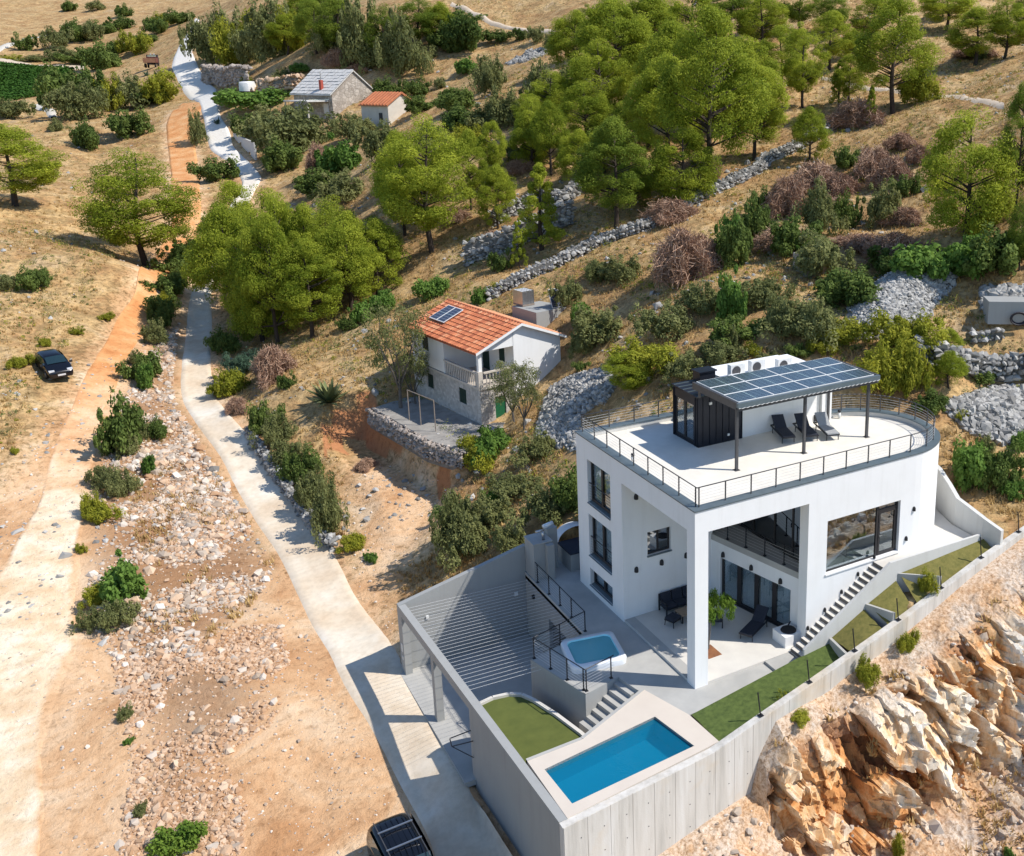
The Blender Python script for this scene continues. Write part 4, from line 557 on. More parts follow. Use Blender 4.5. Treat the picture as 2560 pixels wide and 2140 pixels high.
def build_rock():
    xs = np.linspace(-9.5, 30, 560); ts = np.concatenate([np.linspace(0, 0.25, 40), np.linspace(0.254, 0.6, 110), np.linspace(0.605, 1, 110)])
    X, T = np.meshgrid(xs, ts, indexing='ij'); I = lambda k: np.interp(X, ROCK[:,0], ROCK[:,k])
    wy = wall_y(X)-0.14; by = np.minimum(I(2), wy-0.3); fy = np.minimum(I(4), by-0.5)
    wob = fbm(X*0.45, X*0+3.3, 4, 17)*1.3*np.clip((X-0.3)/1.5, 0, 1); by = np.minimum(by+wob*0.6, wy-0.25); fy = np.minimum(fy+wob, by-0.45)
    Y = np.where(T < 0.25, wy+(by-wy)*T/0.25, np.where(T < 0.6, by+(fy-by)*(T-0.25)/0.35, fy+(-17-fy)*((T-0.6)/0.4)**1.5))
    Z = rockz(X, Y-wob*np.clip((0.6-T)*5, 0, 1)*0)
    steep = np.clip(1-np.abs(T-0.43)/0.24, 0, 1)*np.clip((X-0.3)/0.6, 0, 1); steep = np.clip(steep*1.6, 0, 1); steep = np.maximum(steep, np.clip(1.4*np.exp(-(((X-12.6)/2.4)**2+((Y+9.0)/1.6)**2)), 0, 1))
    out = np.clip((T-0.02)/0.1, 0, 1)
    _, _, i0, u0, v0 = worley(X*0.62+Z*0.25, Z*0.42+7, 201); f1, f2, i1, u1, v1 = worley(X*1.35+Z*0.35, Z*0.8, 203); g1, g2, i2, u2, v2 = worley(X*3.1+Z*0.5, Z*2.0+Y, 207)
    j0, j1, j2 = (i0*7.13) % 1, (i1*7.13) % 1, (i2*7.13) % 1; k0, k1, k2 = (i0*3.77) % 1, (i1*3.77) % 1, (i2*3.77) % 1
    push = (i0-0.5)*1.25+u0*(j0-0.5)*1.6+v0*(k0-0.5)*1.6+(i1-0.5)*0.75+u1*(j1-0.5)*1.3+v1*(k1-0.5)*1.3+(i2-0.5)*0.22+u2*(j2-0.5)*0.5+v2*(k2-0.5)*0.5
    Y = Y-out*steep*push
    Z = Z+out*steep*((i1-0.5)*0.30+(i2-0.5)*0.12)+out*(1-0.8*steep)*(fbm(X/0.9, Y/0.9, 5, 41)*0.4+fbm(X/0.22, Y/0.22, 2, 47)*0.16)
    X2 = X+out*steep*u1*0.12
    Z = np.where(X < -8.0, np.minimum(Z, -4.3+0*X), Z)
    V = np.stack([X2.ravel(), Y.ravel(), Z.ravel()], 1); n, k = X.shape; i, j = np.meshgrid(np.arange(n-1), np.arange(k-1), indexing='ij'); b = (i*k+j).ravel()
    F = np.stack([b, b+1, b+k+1, b+k], 1)[:, ::-1]; cell = np.clip(0.55*i0+0.35*i1+0.25*i2-0.07, 0, 1)
    return struct(link('rocky_slope', np_mesh('rocky_slope', V, F, {'steep': steep.ravel(), 'cell': cell.ravel()}), 'rock_face', None, False))
build_rock()
# ------------------------------------------------------------------ villa
def wallgrid(mb, O, U, N, W, z0, z1, th, ops):
    """wall slab with openings: O start xy, U direction, N inward normal, ops (u0,u1,z0,z1)"""
    us = sorted({0, W, *[v for o in ops for v in o[:2]]}); zs = sorted({z0, z1, *[v for o in ops for v in o[2:]]})
    us = [u for u in us if 0 <= u <= W]; zs = [q for q in zs if z0 <= q <= z1]
    solid = lambda i, j: 0 <= i < len(us)-1 and 0 <= j < len(zs)-1 and not any(o[0] <= (us[i]+us[i+1])/2 <= o[1] and o[2] <= (zs[j]+zs[j+1])/2 <= o[3] for o in ops)
    P = lambda u, z, d: (O[0]+U[0]*u+N[0]*d, O[1]+U[1]*u+N[1]*d, z)
    for i in range(len(us)-1):
        for j in range(len(zs)-1):
            if not solid(i, j): continue
            a, b, c, d = us[i], us[i+1], zs[j], zs[j+1]
            mb.quad(P(a,c,0), P(b,c,0), P(b,d,0), P(a,d,0)); mb.quad(P(b,c,th), P(a,c,th), P(a,d,th), P(b,d,th))
            if not solid(i-1, j): mb.quad(P(a,c,th), P(a,c,0), P(a,d,0), P(a,d,th))
            if not solid(i+1, j): mb.quad(P(b,c,0), P(b,c,th), P(b,d,th), P(b,d,0))
            if not solid(i, j-1): mb.quad(P(a,c,th), P(b,c,th), P(b,c,0), P(a,c,0))
            if not solid(i, j+1): mb.quad(P(a,d,0), P(b,d,0), P(b,d,th), P(a,d,th))
    return mb
villa = thing('villa', 'large white modern villa with rounded end and railed flat roof terrace', 'house')
CC, CR = (12.0, 3.5), 3.5
def arc(r, a0=-90, a1=90, n=28): return [(CC[0]+r*math.cos(math.radians(a0+(a1-a0)*i/n)), CC[1]+r*math.sin(math.radians(a0+(a1-a0)*i/n))) for i in range(n+1)]
def outline(d):  # roof outline inset by d
    return [(d,d)] + [(12.0, d)] + arc(CR-d)[1:-1] + [(12.3, 7.0-d), (12.3-d, 7.0-d), (12.3-d, 11-d), (d, 11-d)]
w = MB(); wallgrid(w, (0,0), (1,0), (0,1), 12.0, -0.4, 7.98, 0.3, [(0.64,5.79,-0.4,7.0),(6.85,11.15,3.31,5.92)]); w.build('front_wall', 'white_render', villa)
w = MB(); wallgrid(w, (0,0.3), (0,1), (1,0), 10.4, -0.4, 7.98, 0.3, [(0.32,5.99,-0.4,7.0),(7.12,9.52,4.78,7.0),(7.12,9.52,1.97,4.17),(7.12,9.52,0.36,1.27)]); w.build('side_wall', 'white_render', villa)
MB().box(0.3,0.64,0.3,0.62,-0.4,7.0).build('corner_column', 'white_render', villa)
w = MB(); oa, ia = arc(CR), arc(CR-0.3)
for k in range(len(oa)-1):
    (x0,y0),(x1,y1),(u0,v0),(u1,v1) = oa[k], oa[k+1], ia[k], ia[k+1]
    w.quad((x0,y0,2.6),(x1,y1,2.6),(x1,y1,7.98),(x0,y0,7.98)); w.quad((u1,v1,2.6),(u0,v0,2.6),(u0,v0,7.98),(u1,v1,7.98)); w.quad((x0,y0,7.98),(x1,y1,7.98),(u1,v1,7.98),(u0,v0,7.98))
w.build('curved_wall', 'white_render', villa, True)
MB().box(0,12.3,10.7,11.0,-0.4,7.98).box(12.0,12.3,7.0,10.7,2.4,7.98).build('rear_wall', 'white_render', villa)
wallgrid(MB(), (0.3,6.29), (1,0), (0,1), 4.62, -0.4, 7.0, 0.25, [(1.0,2.26,3.06,4.25)]).build('recess_wall', 'white_render', villa)
# diagonal ground-floor wall of the recess with the curtained doors
da, db = Vector((4.85,6.29)), Vector((6.12,0.31)); dl = (db-da).length; du = (db-da)/dl; dn_ = Vector((-du.y, du.x)); dn_ = dn_ if dn_.x > 0 else -dn_
wallgrid(MB(), tuple(da), tuple(du), tuple(dn_), dl, -0.4, 3.0, 0.25, [(0.62,5.10,-0.4,2.26)]).build('recess_wall', 'white_render', villa)
MB().prism([tuple(da+Vector((-0.02,0.0))), tuple(db+Vector((-0.02,0))), (6.4,0.305), (11.9,0.305), (11.9,6.2), (11.9,10.6), (4.95,10.6), (4.95,6.55), (4.9,6.285)], 3.0, 3.3).build('upper_floor', 'concrete_slab', villa)
MB().box(5.79,6.6,0.3,0.6,-0.4,7.0).build('pier', 'white_render', villa)
MB().box(0.3,6.7,0.31,6.28,7.0,7.45).build('recess_ceiling', 'white_render', villa)
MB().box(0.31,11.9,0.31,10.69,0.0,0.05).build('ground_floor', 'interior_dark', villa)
MB().box(6.72,11.95,6.4,6.5,0.05,6.95).box(11.85,11.95,0.32,6.4,3.3,6.95).build('inner_wall', 'pale_render', villa)
MB().box(6.68,11.84,0.32,6.39,3.305,3.33).build('inner_floor', 'interior_floor', villa)
# upper glazing behind the balcony
g = MB(); 
for y in (0.62,1.42,2.11,3.5,5.2,6.2): g.box(6.56,6.64,y-0.05,y+0.05,3.3,7.0)
g.box(6.56,6.64,0.6,6.28,3.3,3.42).box(6.56,6.64,0.6,6.28,6.9,7.0).box(6.565,6.635,0.6,1.42,6.2,6.3)
gl = g.build('glazing_frame', 'frame_dark', villa)
for a, b in ((0.67,1.37),(1.47,2.06),(2.16,3.45),(3.55,5.15),(5.25,6.15)): MB().box(6.595,6.605,a,b,3.42,6.9).build('pane', 'glass_dark', gl)
# balcony railing
rp = [da+du*(t) for t in (1.0,2.2,3.4,4.58)]
r = MB(); a, b = da+du*0.05+dn_*0.1, da+du*5.75+dn_*0.1; r.tube((a.x,a.y,4.3),(b.x,b.y,4.3),0.025)
rail = r.build('balcony_railing', 'dark_metal', villa)
for q in rp:
    q = q+dn_*0.1; MB().box(q.x-0.022,q.x+0.022,q.y-0.022,q.y+0.022,3.3,4.3).box(q.x-0.07,q.x+0.07,q.y-0.07,q.y+0.07,3.3,3.33).build('post', 'dark_metal', rail)
for k in range(5): MB().tube((a.x,a.y,3.47+k*0.15),(b.x,b.y,3.47+k*0.15),0.006,n=4).build('cable', 'cable_steel', rail)
# curtained doors in the diagonal wall
def dpt(u, d, z): p = da+du*u+dn_*d; return (p.x, p.y, z)
def dbox(mb, u0, u1, d0, d1, z0, z1):
    c = [dpt(u0,d0,z0),dpt(u1,d0,z0),dpt(u1,d1,z0),dpt(u0,d1,z0),dpt(u0,d0,z1),dpt(u1,d0,z1),dpt(u1,d1,z1),dpt(u0,d1,z1)]
    return mb.add(c, [(0,3,2,1),(4,5,6,7),(0,1,5,4),(1,2,6,5),(2,3,7,6),(3,0,4,7)])
f = MB(); ed = [0.62,1.76,2.88,4.0,5.10]
for k, u in enumerate(ed): dbox(f, max(u-0.12,0.62), min(u+0.12,5.10), 0.12, 0.2, 0.12, 2.26)
dbox(f, 0.62, 5.10, 0.115, 0.205, 0.12, 0.24); dbox(f, 0.62, 5.10, 0.115, 0.205, 2.19, 2.26)
slider = f.build('sliding_door', 'frame_dark', villa)
for k in range(4):
    p = MB(); dbox(p, ed[k]+0.12, ed[k+1]-0.12, 0.155, 0.163, 0.24, 2.19); p.build('pane', 'glass', slider)
    c = MB(); n = 60; u0, u1 = ed[k]+0.1, ed[k+1]-0.1
    for i in range(n):
        ua, ub = u0+(u1-u0)*i/n, u0+(u1-u0)*(i+1)/n; fa, fb = (0.28+0.05*math.sin(t*40+k)+0.02*math.sin(t*17) for t in (ua, ub))
        c.quad(dpt(ua,fa,0.15), dpt(ub,fb,0.15), dpt(ub,fb,2.24), dpt(ua,fa,2.24))
    c.build('curtain', 'curtain', slider, True)
# windows of the tower (left facade)
def side_window(y0, y1, z0, z1, bars, sill=True):
    t = MB(); d0, d1 = 0.2, 0.27; ym = (y0+y1)/2
    t.box(d0,d1,y0,y0+0.07,z0,z1).box(d0,d1,y1-0.07,y1,z0,z1).box(d0,d1,y0+0.07,y1-0.07,z1-0.07,z1).box(d0,d1,y0+0.07,y1-0.07,z0,z0+0.09)
    for ya, yb in ((y0+0.08,ym-0.005),(ym+0.005,y1-0.08)):
        for (a,b,c,d) in ((ya,ya+0.08,z0+0.1,z1-0.08),(yb-0.08,yb,z0+0.1,z1-0.08)): t.box(d0-0.02,d1-0.02,a,b,c,d)
        t.box(d0-0.02,d1-0.02,ya+0.08,yb-0.08,z0+0.1,z0+0.18).box(d0-0.02,d1-0.02,ya+0.08,yb-0.08,z1-0.16,z1-0.08)
    wnd = t.build('window', 'frame_dark', villa)
    for ya, yb in ((y0+0.16,ym-0.085),(ym+0.085,y1-0.16)):
        MB().box(0.225,0.235,ya,yb,z0+0.18,z1-0.16).build('pane', 'glass', wnd)
        c = MB(); n = 24
        for i in range(n):
            a, b = ya+(yb-ya)*i/n, ya+(yb-ya)*(i+1)/n; c.quad((0.34+0.03*math.sin(a*38),a,z0),(0.34+0.03*math.sin(b*38),b,z0),(0.34+0.03*math.sin(b*38),b,z1),(0.34+0.03*math.sin(a*38),a,z1))
        c.build('curtain', 'curtain', wnd, True)
    MB().add([(-0.05,y0-0.02,z0-0.02),(-0.05,y1+0.02,z0-0.02),(0.2,y1,z0+0.05),(0.2,y0,z0+0.05),(-0.05,y0-0.02,z0-0.05),(-0.05,y1+0.02,z0-0.05)], [(0,3,2,1),(4,0,1,5)]).build('sill', 'cap_metal', wnd)
    if bars:
        b = MB(); zb = z0+0.98; b.tube((0.1,y0,zb),(0.1,y1,zb),0.025)
        for k in range(6): b.tube((0.1,y0,z0+0.14+k*0.14),(0.1,y1,z0+0.14+k*0.14),0.007,n=4)
        b.build('guard_rail', 'dark_metal', wnd)
for z0, z1, b in ((4.78,7.0,True),(1.97,4.17,True),(0.36,1.27,False)): side_window(7.42, 9.82, z0, z1, b)
# small window in the recess wall
t = MB()
for a, b, c, d in ((1.3,1.37,3.06,4.25),(2.49,2.56,3.06,4.25),(1.37,2.49,4.18,4.25),(1.37,2.49,3.06,3.14),(1.89,1.97,3.14,4.18)): t.box(a,b,6.42,6.5,c,d)
wnd = t.build('window', 'frame_dark', villa)
for a, b in ((1.37,1.89),(1.97,2.49)): MB().box(a,b,6.455,6.465,3.14,4.18).build('pane', 'glass_dark', wnd)
MB().box(1.27,2.59,6.21,6.44,3.0,3.055).build('sill', 'cap_metal', wnd)
# big front window and door
t = MB()
for a, b, c, d in ((6.85,6.9,3.37,5.92),(9.86,9.98,3.37,5.92),(11.05,11.15,3.37,5.92),(6.9,9.86,5.86,5.92),(6.9,9.86,3.37,3.42),(9.98,11.05,5.55,5.65),(9.98,11.05,5.86,5.92)): t.box(a,b,0.16,0.24,c,d)
wnd = t.build('front_window', 'frame_dark', villa)
MB().box(6.9,9.86,0.195,0.205,3.42,5.86).build('pane', 'glass', wnd); MB().box(9.98,11.05,0.195,0.205,5.65,5.86).build('pane', 'glass', wnd)
MB().box(6.80,11.2,-0.06,0.16,3.30,3.365).build('sill', 'white_render', wnd)
t = MB()
for a, b, c, d in ((9.99,10.09,3.38,5.54),(10.94,11.04,3.38,5.54),(10.09,10.94,5.44,5.54),(10.09,10.94,3.38,3.52)): t.box(a,b,0.14,0.22,c,d)
dr = t.build('door', 'frame_dark', villa); MB().box(10.09,10.94,0.175,0.185,3.52,5.44).build('pane', 'glass', dr); MB().box(10.02,10.2,0.08,0.12,4.35,4.38).build('handle', 'steel', dr)
MB().prism(outline(0.28), 7.5, 7.75).build('roof_terrace_floor', 'roof_stone', villa)
# parapet: inner face and zinc capping
def band(mb, d0, d1, z0, z1):
    A, B = outline(d0), outline(d1); n = len(A)
    for i in range(n):
        j = (i+1) % n; a, b, c, d = A[i], A[j], B[j], B[i]
        mb.quad((*a,z1),(*b,z1),(*c,z1),(*d,z1)); mb.quad((*a,z0),(*b,z0),(*b,z1),(*a,z1)); mb.quad((*c,z0),(*d,z0),(*d,z1),(*c,z1)); mb.quad((*d,z0),(*c,z0),(*b,z0),(*a,z0))
    return mb
band(MB(), 0.285, 0.40, 7.74, 7.985).build('parapet', 'pale_render', villa)
band(MB(), -0.04, 0.44, 7.987, 8.045).build('parapet_cap', 'cap_metal', villa)
# roof railing
def rail_path(d):
    return [(12.25,7.0-d)] + arc(CR-d, 90, -90, 40)[1:-1] + [(12.0,d)]
rz0 = 8.045
pth = rail_path(0.26); top = MB(); top.path([(x,y,8.89) for x,y in pth] + [(0.26,0.26,8.89),(0.26,10.74,8.89),(5.2,10.74,8.89)], 0.024, 6)
rail = top.build('roof_railing', 'post_grey', villa, True)
posts = [(0.27,0.38+1.3*k) for k in range(9)] + [(0.36+1.275*k,0.27) for k in range(10)] + [(12+3.23*math.cos(math.radians(a)), 3.5+3.23*math.sin(math.radians(a))) for a in range(-72,91,18)] + [(1.7,10.73),(3.1,10.73),(4.5,10.73)]
for x, y in posts: MB().obox((x,y,(rz0+8.88)/2),(0.045,0.045,8.88-rz0),math.atan2(y-3.5,x-12) if x > 12 else 0).build('post', 'post_grey', rail)
for k in range(5):
    zc = 8.2+0.13*k; MB().path([(x,y,zc) for x,y in pth] + [(0.26,0.26,zc),(0.26,10.74,zc),(5.2,10.74,zc)], 0.0065, 4).build('cable', 'cable_steel', rail)
# dark clad stair enclosure on the roof and white service block
w = MB(); wallgrid(w, (4.26,6.55), (0,1), (1,0), 2.32, 7.75, 10.2, 0.12, [(0.43,2.12,7.85,9.82)]); w.box(4.38,6.79,6.55,6.67,7.75,10.2).box(4.38,6.79,8.75,8.87,7.75,10.2)
w.add([(4.2,6.5,10.2),(6.79,6.5,10.2),(6.79,8.92,10.28),(4.2,8.92,10.28),(4.2,6.5,10.26),(6.79,6.5,10.26),(6.79,8.92,10.34),(4.2,8.92,10.34)], [(0,3,2,1),(4,5,6,7),(0,1,5,4),(1,2,6,5),(2,3,7,6),(3,0,4,7)])
enc = w.build('stair_enclosure', 'clad_metal', villa)
for k in range(7): MB().box(4.52+0.37*k,4.54+0.37*k,6.515,6.55,7.76,10.2).build('seam', 'clad_metal', enc)
for k in range(6): MB().box(4.2,6.78,6.55+0.42*k,6.57+0.42*k,10.26+0.014*k,10.30+0.014*k).build('seam', 'cap_metal', enc)
for y in (6.62,6.8,8.72,8.8): MB().box(4.225,4.26,y,y+0.02,7.76,10.2).build('seam', 'clad_metal', enc)
for ya, yb in ((6.98,7.80),(7.83,8.67)):
    t = MB()
    for a, b, c, d in ((ya,ya+0.07,7.86,9.81),(yb-0.07,yb,7.86,9.81),(ya+0.07,yb-0.07,9.74,9.81),(ya+0.07,yb-0.07,7.86,7.95)): t.box(4.30,4.36,a,b,c,d)
    lf = t.build('door_leaf', 'frame_dark', villa); MB().box(4.325,4.335,ya+0.07,yb-0.07,7.95,9.74).build('pane', 'glass', lf); MB().box(4.25,4.3,ya+0.08,ya+0.2,8.8,8.83).build('handle', 'steel', lf)
MB().box(4.5,6.7,6.7,8.7,7.752,7.78).build('stair_floor', 'roof_stone', villa)
MB().box(5.45,6.35,8.3,8.95,10.34,10.8).box(5.38,6.42,8.23,9.02,10.8,10.86).build('chimney', 'clad_metal', villa)
MB().box(6.80,11.6,6.62,10.3,7.75,10.35).box(11.62,12.25,6.45,10.3,7.75,10.30).build('service_block', 'white_render', villa)
MB().box(11.25,11.6,6.55,6.62,7.78,8.1).build('vent', 'dark_metal', villa)
MB().box(5.9,6.02,6.5,6.55,8.05,8.15).build('socket', 'ac_white', villa); MB().box(4.85,5.0,6.49,6.55,9.8,9.92).build('flood_light', 'ac_white', villa)
# wall lamps of the villa
def wall_lamp(p, nrm, k=1.0):
    n = Vector((*nrm,0)).normalized(); s = Vector((-n.y,n.x,0)); c = Vector(p); vs = []
    for zz, r in ((-0.13*k,0.10*k),(0.02*k,0.10*k),(0.10*k,0.075*k),(0.14*k,0.0)):
        for i in range(7):
            a = math.pi*i/6; vs.append(c+s*(r*math.cos(a))+n*(r*math.sin(a)*1.3+0.004)+Vector((0,0,zz)))
    fs = [(j*7+i,j*7+i+1,(j+1)*7+i+1,(j+1)*7+i) for j in range(3) for i in range(6)] + [tuple(range(7))[::-1]]
    return MB().add(vs, fs).build('wall_lamp', 'lamp_black', villa)
for x, zz in ((0.73,6.2),(0.68,2.55),(2.04,2.55),(3.4,2.55)): wall_lamp((x,6.285,zz), (0,-1))
for t in (0.83,2.68,4.5): q = da+du*t; wall_lamp((q.x-0.004,q.y,2.5), (-dn_.x,-dn_.y))
for x, zz in ((12.0,5.3),(11.6,3.9)): wall_lamp((x,-0.004,zz), (0,-1), 0.8)
for k in range(5): wall_lamp((5.9+0.94*k,-0.004,1.22+0.62*k-0.2), (0,-1), 0.7)
# ------------------------------------------------------------------ pergola with solar roof
pg = thing('pergola', 'dark steel roof pergola carrying solar panels above the loungers', 'pergola', (0,0,7.75)); pz = -7.75
for x, y in ((4.24,3.3),(8.08,3.37),(12.0,3.46)): MB().box(x-0.06,x+0.06,y-0.06,y+0.06,0.0,10.6+pz).box(x-0.13,x+0.13,y-0.13,y+0.13,0.0,0.02).build('post', 'post_grey', pg)
for x in (4.24,12.0): MB().box(x-0.05,x+0.05,6.35,6.45,10.3+pz if x < 5 else 0,10.6+pz).build('bracket', 'post_grey', pg)
MB().box(4.14,12.32,3.12,3.24,10.56+pz,10.70+pz).build('front_beam', 'post_grey', pg)
MB().box(4.12,12.34,3.04,3.18,10.74+pz,10.95+pz).build('gutter', 'cap_metal', pg)
for x0, x1 in ((4.12,4.24),(12.22,12.34)): MB().box(x0,x1,3.19,6.85,10.62+pz,10.96+pz).build('side_beam', 'post_grey', pg)
MB().box(4.25,12.21,6.72,6.84,10.66+pz,10.93+pz).build('rear_beam', 'post_grey', pg)
s = MB(); n = 200
for i in range(n):
    a, b = 4.16+8.14*i/n, 4.16+8.14*(i+1)/n; za, zb = (10.72+pz+0.018*math.sin(q*2*math.pi/0.26) for q in (a, b))
    s.quad((a,3.0,za),(b,3.0,zb),(b,6.8,zb+0.03),(a,6.8,za+0.03))
s.build('corrugated_sheet', 'ac_white', pg, True)
PW, PD = 7.86/4, 3.5/3
for i in range(4):
    for j in range(3):
        x0, y0 = 4.27+i*PW, 3.24+j*PD; zz = 10.93+pz+0.012*j*PD
        fr = MB().box(x0,x0+PW-0.012,y0,y0+PD-0.012,zz,zz+0.035).build('solar_panel', 'ac_white', pg)
        MB().box(x0+0.03,x0+PW-0.042,y0+0.03,y0+PD-0.042,zz+0.03,zz+0.039).build('cells', 'solar_cells', fr)
# ------------------------------------------------------------------ roof things
def lounger(name, label, loc, rz, cover, frame='dark_metal', group=None, back=38):
    t = thing(name, label, 'sun lounger', loc, rz, group); a = math.radians(back)
    f = MB(); f.box(-0.33,-0.28,-0.0,1.95,0.28,0.34).box(0.28,0.33,0.0,1.95,0.28,0.34).box(-0.28,0.28,0.0,0.05,0.28,0.34).box(-0.28,0.28,1.9,1.95,0.28,0.34); f.build('frame', frame, t)
    for x, y in ((-0.3,0.12),(0.3,0.12),(-0.3,1.6),(0.3,1.6)): MB().tube((x,y,0),(x*0.97,y,0.29),0.022,0.026).build('leg', frame, t)
    MB().box(-0.3,0.3,0.0,1.22,0.34,0.40).build('seat', cover, t)
    y1, z1 = 1.22+0.78*math.cos(a), 0.37+0.78*math.sin(a); dy, dz = -0.03*math.sin(a), 0.03*math.cos(a)
    MB().add([(-0.3,1.22-dy,0.37-dz),(0.3,1.22-dy,0.37-dz),(0.3,y1-dy,z1-dz),(-0.3,y1-dy,z1-dz),(-0.3,1.22+dy,0.37+dz),(0.3,1.22+dy,0.37+dz),(0.3,y1+dy,z1+dz),(-0.3,y1+dy,z1+dz)], [(0,3,2,1),(4,5,6,7),(0,1,5,4),(1,2,6,5),(2,3,7,6),(3,0,4,7)]).build('backrest', cover, t)
    MB().tube((0.22,1.75,0.3),(0.22,y1-0.15,z1-0.1),0.015).tube((-0.22,1.75,0.3),(-0.22,y1-0.15,z1-0.1),0.015).build('strut', frame, t)
    return t
lounger('sun_lounger', 'dark navy roof lounger nearest the clad stair enclosure', (8.24,4.72,7.75), math.radians(-18), 'cushion_navy', group='roof loungers')
lounger('sun_lounger', 'dark navy roof lounger in the middle of the three', (9.32,4.30,7.75), math.radians(-18), 'cushion_navy', group='roof loungers')
lounger('sun_lounger', 'light grey roof lounger nearest the rounded end', (10.28,3.88,7.75), math.radians(-18), 'cushion_grey', group='roof loungers')
def ac_unit(label, loc, rz=0, s=1.0):
    t = thing('air_conditioner', label, 'air conditioner', loc, rz, 'outdoor units on the villa roof')
    MB().box(-0.42*s,0.42*s,-0.16*s,0.16*s,0.06,0.68*s).build('casing', 'ac_white', t)
    MB().lathe((0,0,0),[(0.0,0.0),(0.23,0.0),(0.25,0.015),(0.0,0.015)],18).build('fan_grille', 'post_grey', t).matrix_local = __import__('mathutils').Matrix.Translation((-0.1*s,-0.162*s,0.37*s)) @ __import__('mathutils').Matrix.Rotation(math.radians(90),4,'X')
    MB().box(-0.35*s,-0.25*s,-0.2*s,0.2*s,0,0.06).box(0.25*s,0.35*s,-0.2*s,0.2*s,0,0.06).build('foot', 'dark_metal', t)
for lb, p in (('white outdoor air unit behind the solar roof, second from the left',(7.45,8.1,10.35)),('white outdoor air unit behind the solar roof, third from the left',(8.72,8.15,10.35)),('white outdoor air unit behind the solar roof, rightmost and mostly hidden',(10.35,8.1,10.2))): ac_unit(lb, p)
ac_unit('low white unit behind the solar roof, leftmost of the row', (6.85,7.35,10.25), 0, 0.75)
def bollard(label, loc):
    t = thing('vent_pipe', label, 'vent pipe', loc, 0, 'roof vent pipes'); MB().tube((0,0,0),(0,0,0.34),0.075,n=12).build('pipe', 'ac_white', t, True); MB().tube((0,0,0.34),(0,0,0.46),0.085,n=12).build('cap', 'dark_metal', t, True)
bollard('white roof vent pipe with dark cap behind the pergola post', (12.65,6.3,7.75)); bollard('white roof vent pipe with dark cap by the left roof railing', (0.72,6.5,7.75))
# indoor bench seen through the front window
t = thing('bench', 'pale wooden bench table seen inside the big front window', 'bench', (8.0,1.1,3.33)); MB().box(-0.9,0.9,-0.3,0.3,0.42,0.47).build('seat', 'wood_pale', t)
for x in (-0.75,0.75): MB().tube((x,-0.25,0),(x,-0.25,0.42),0.015).tube((x,0.25,0),(x,0.25,0.42),0.015).tube((x,-0.25,0.02),(x,0.25,0.02),0.015).build('leg', 'dark_metal', t)
# ------------------------------------------------------------------ terraces, garden, pool, walls
struct(MB().prism([(-2.0,13.4),(-2.0,6.45),(-4.93,5.72),(-4.02,2.12),(-2.32,2.50),(-2.08,1.27),(-1.14,-1.36),(3.57,-1.22),(4.85,-1.04),(6.2,-1.0),(6.2,0.28),(0.28,0.28),(0.28,10.9),(0.0,10.9),(0.0,11.02),(3.3,11.02),(3.3,14.2),(-1.9,14.2)], -0.35, 0.0).build('terrace', 'concrete_slab'))
struct(MB().prism([(0.02,0.63),(0.63,0.63),(0.65,0.02),(5.78,0.02),(5.82,0.62),(6.04,0.62),(4.84,6.28),(0.02,6.28)], 0.004, 0.12).build('patio', 'patio_stone'))
struct(MB().prism([(3.58,-1.24),(4.86,-1.06),(4.86,0.0),(3.58,0.0)], 0.004, 0.115).build('patio_step', 'concrete_slab'))
struct(MB().box(0.03,0.55,0.66,6.26,0.12,0.124).build('patio_border', 'concrete_slab'))
# planter cut and its soil
struct(MB().prism([(1.6,1.42),(2.28,1.42),(2.28,2.36),(1.6,2.36)], 0.121, 0.135).build('planting_bed', 'soil_red'))
# stairs up along the villa
st = thing('garden_stairs', 'straight concrete stairs climbing along the villa front to upper terrace', 'stairs', (4.85,-0.55,0.1))
ox, oy, oz = 4.85, -0.55, 0.1
N = 18; rise = 3.12/N; run = (9.62-5.0)/(N-1)
for k in range(N):
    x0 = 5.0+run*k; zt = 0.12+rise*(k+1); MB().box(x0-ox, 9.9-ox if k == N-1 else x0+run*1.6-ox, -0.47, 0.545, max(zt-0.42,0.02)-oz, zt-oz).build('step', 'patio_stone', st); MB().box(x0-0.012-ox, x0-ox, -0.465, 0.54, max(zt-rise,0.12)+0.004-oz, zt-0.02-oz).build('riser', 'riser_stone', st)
MB().add([(4.84-ox,-0.6,0.0-oz),(9.64-ox,-0.6,0-oz),(15.4-ox,-0.6,0-oz),(15.4-ox,-0.6,3.58-oz),(9.64-ox,-0.6,3.66-oz),(4.84-ox,-0.6,0.84-oz),
 (4.84-ox,-0.475,0.0-oz),(9.64-ox,-0.475,0-oz),(15.4-ox,-0.475,0-oz),(15.4-ox,-0.475,3.58-oz),(9.64-ox,-0.475,3.66-oz),(4.84-ox,-0.475,0.84-oz)],
 [(0,1,4,5),(1,2,3,4),(7,6,11,10),(8,7,10,9),(5,4,10,11),(4,3,9,10),(0,5,11,6),(2,8,9,3)]).build('side_wall', 'pale_render', st)
struct(MB().prism([(9.7,-1.02),(15.5,-1.02),(15.62,0.9),(16.35,2.9),(17.0,5.0),(16.8,8),(12.3,10.9),(12.31,7.02)]+arc(CR+0.003,90,-90)+[(9.7,0.0)], 2.7, 3.22).build('upper_terrace', 'patio_stone'))
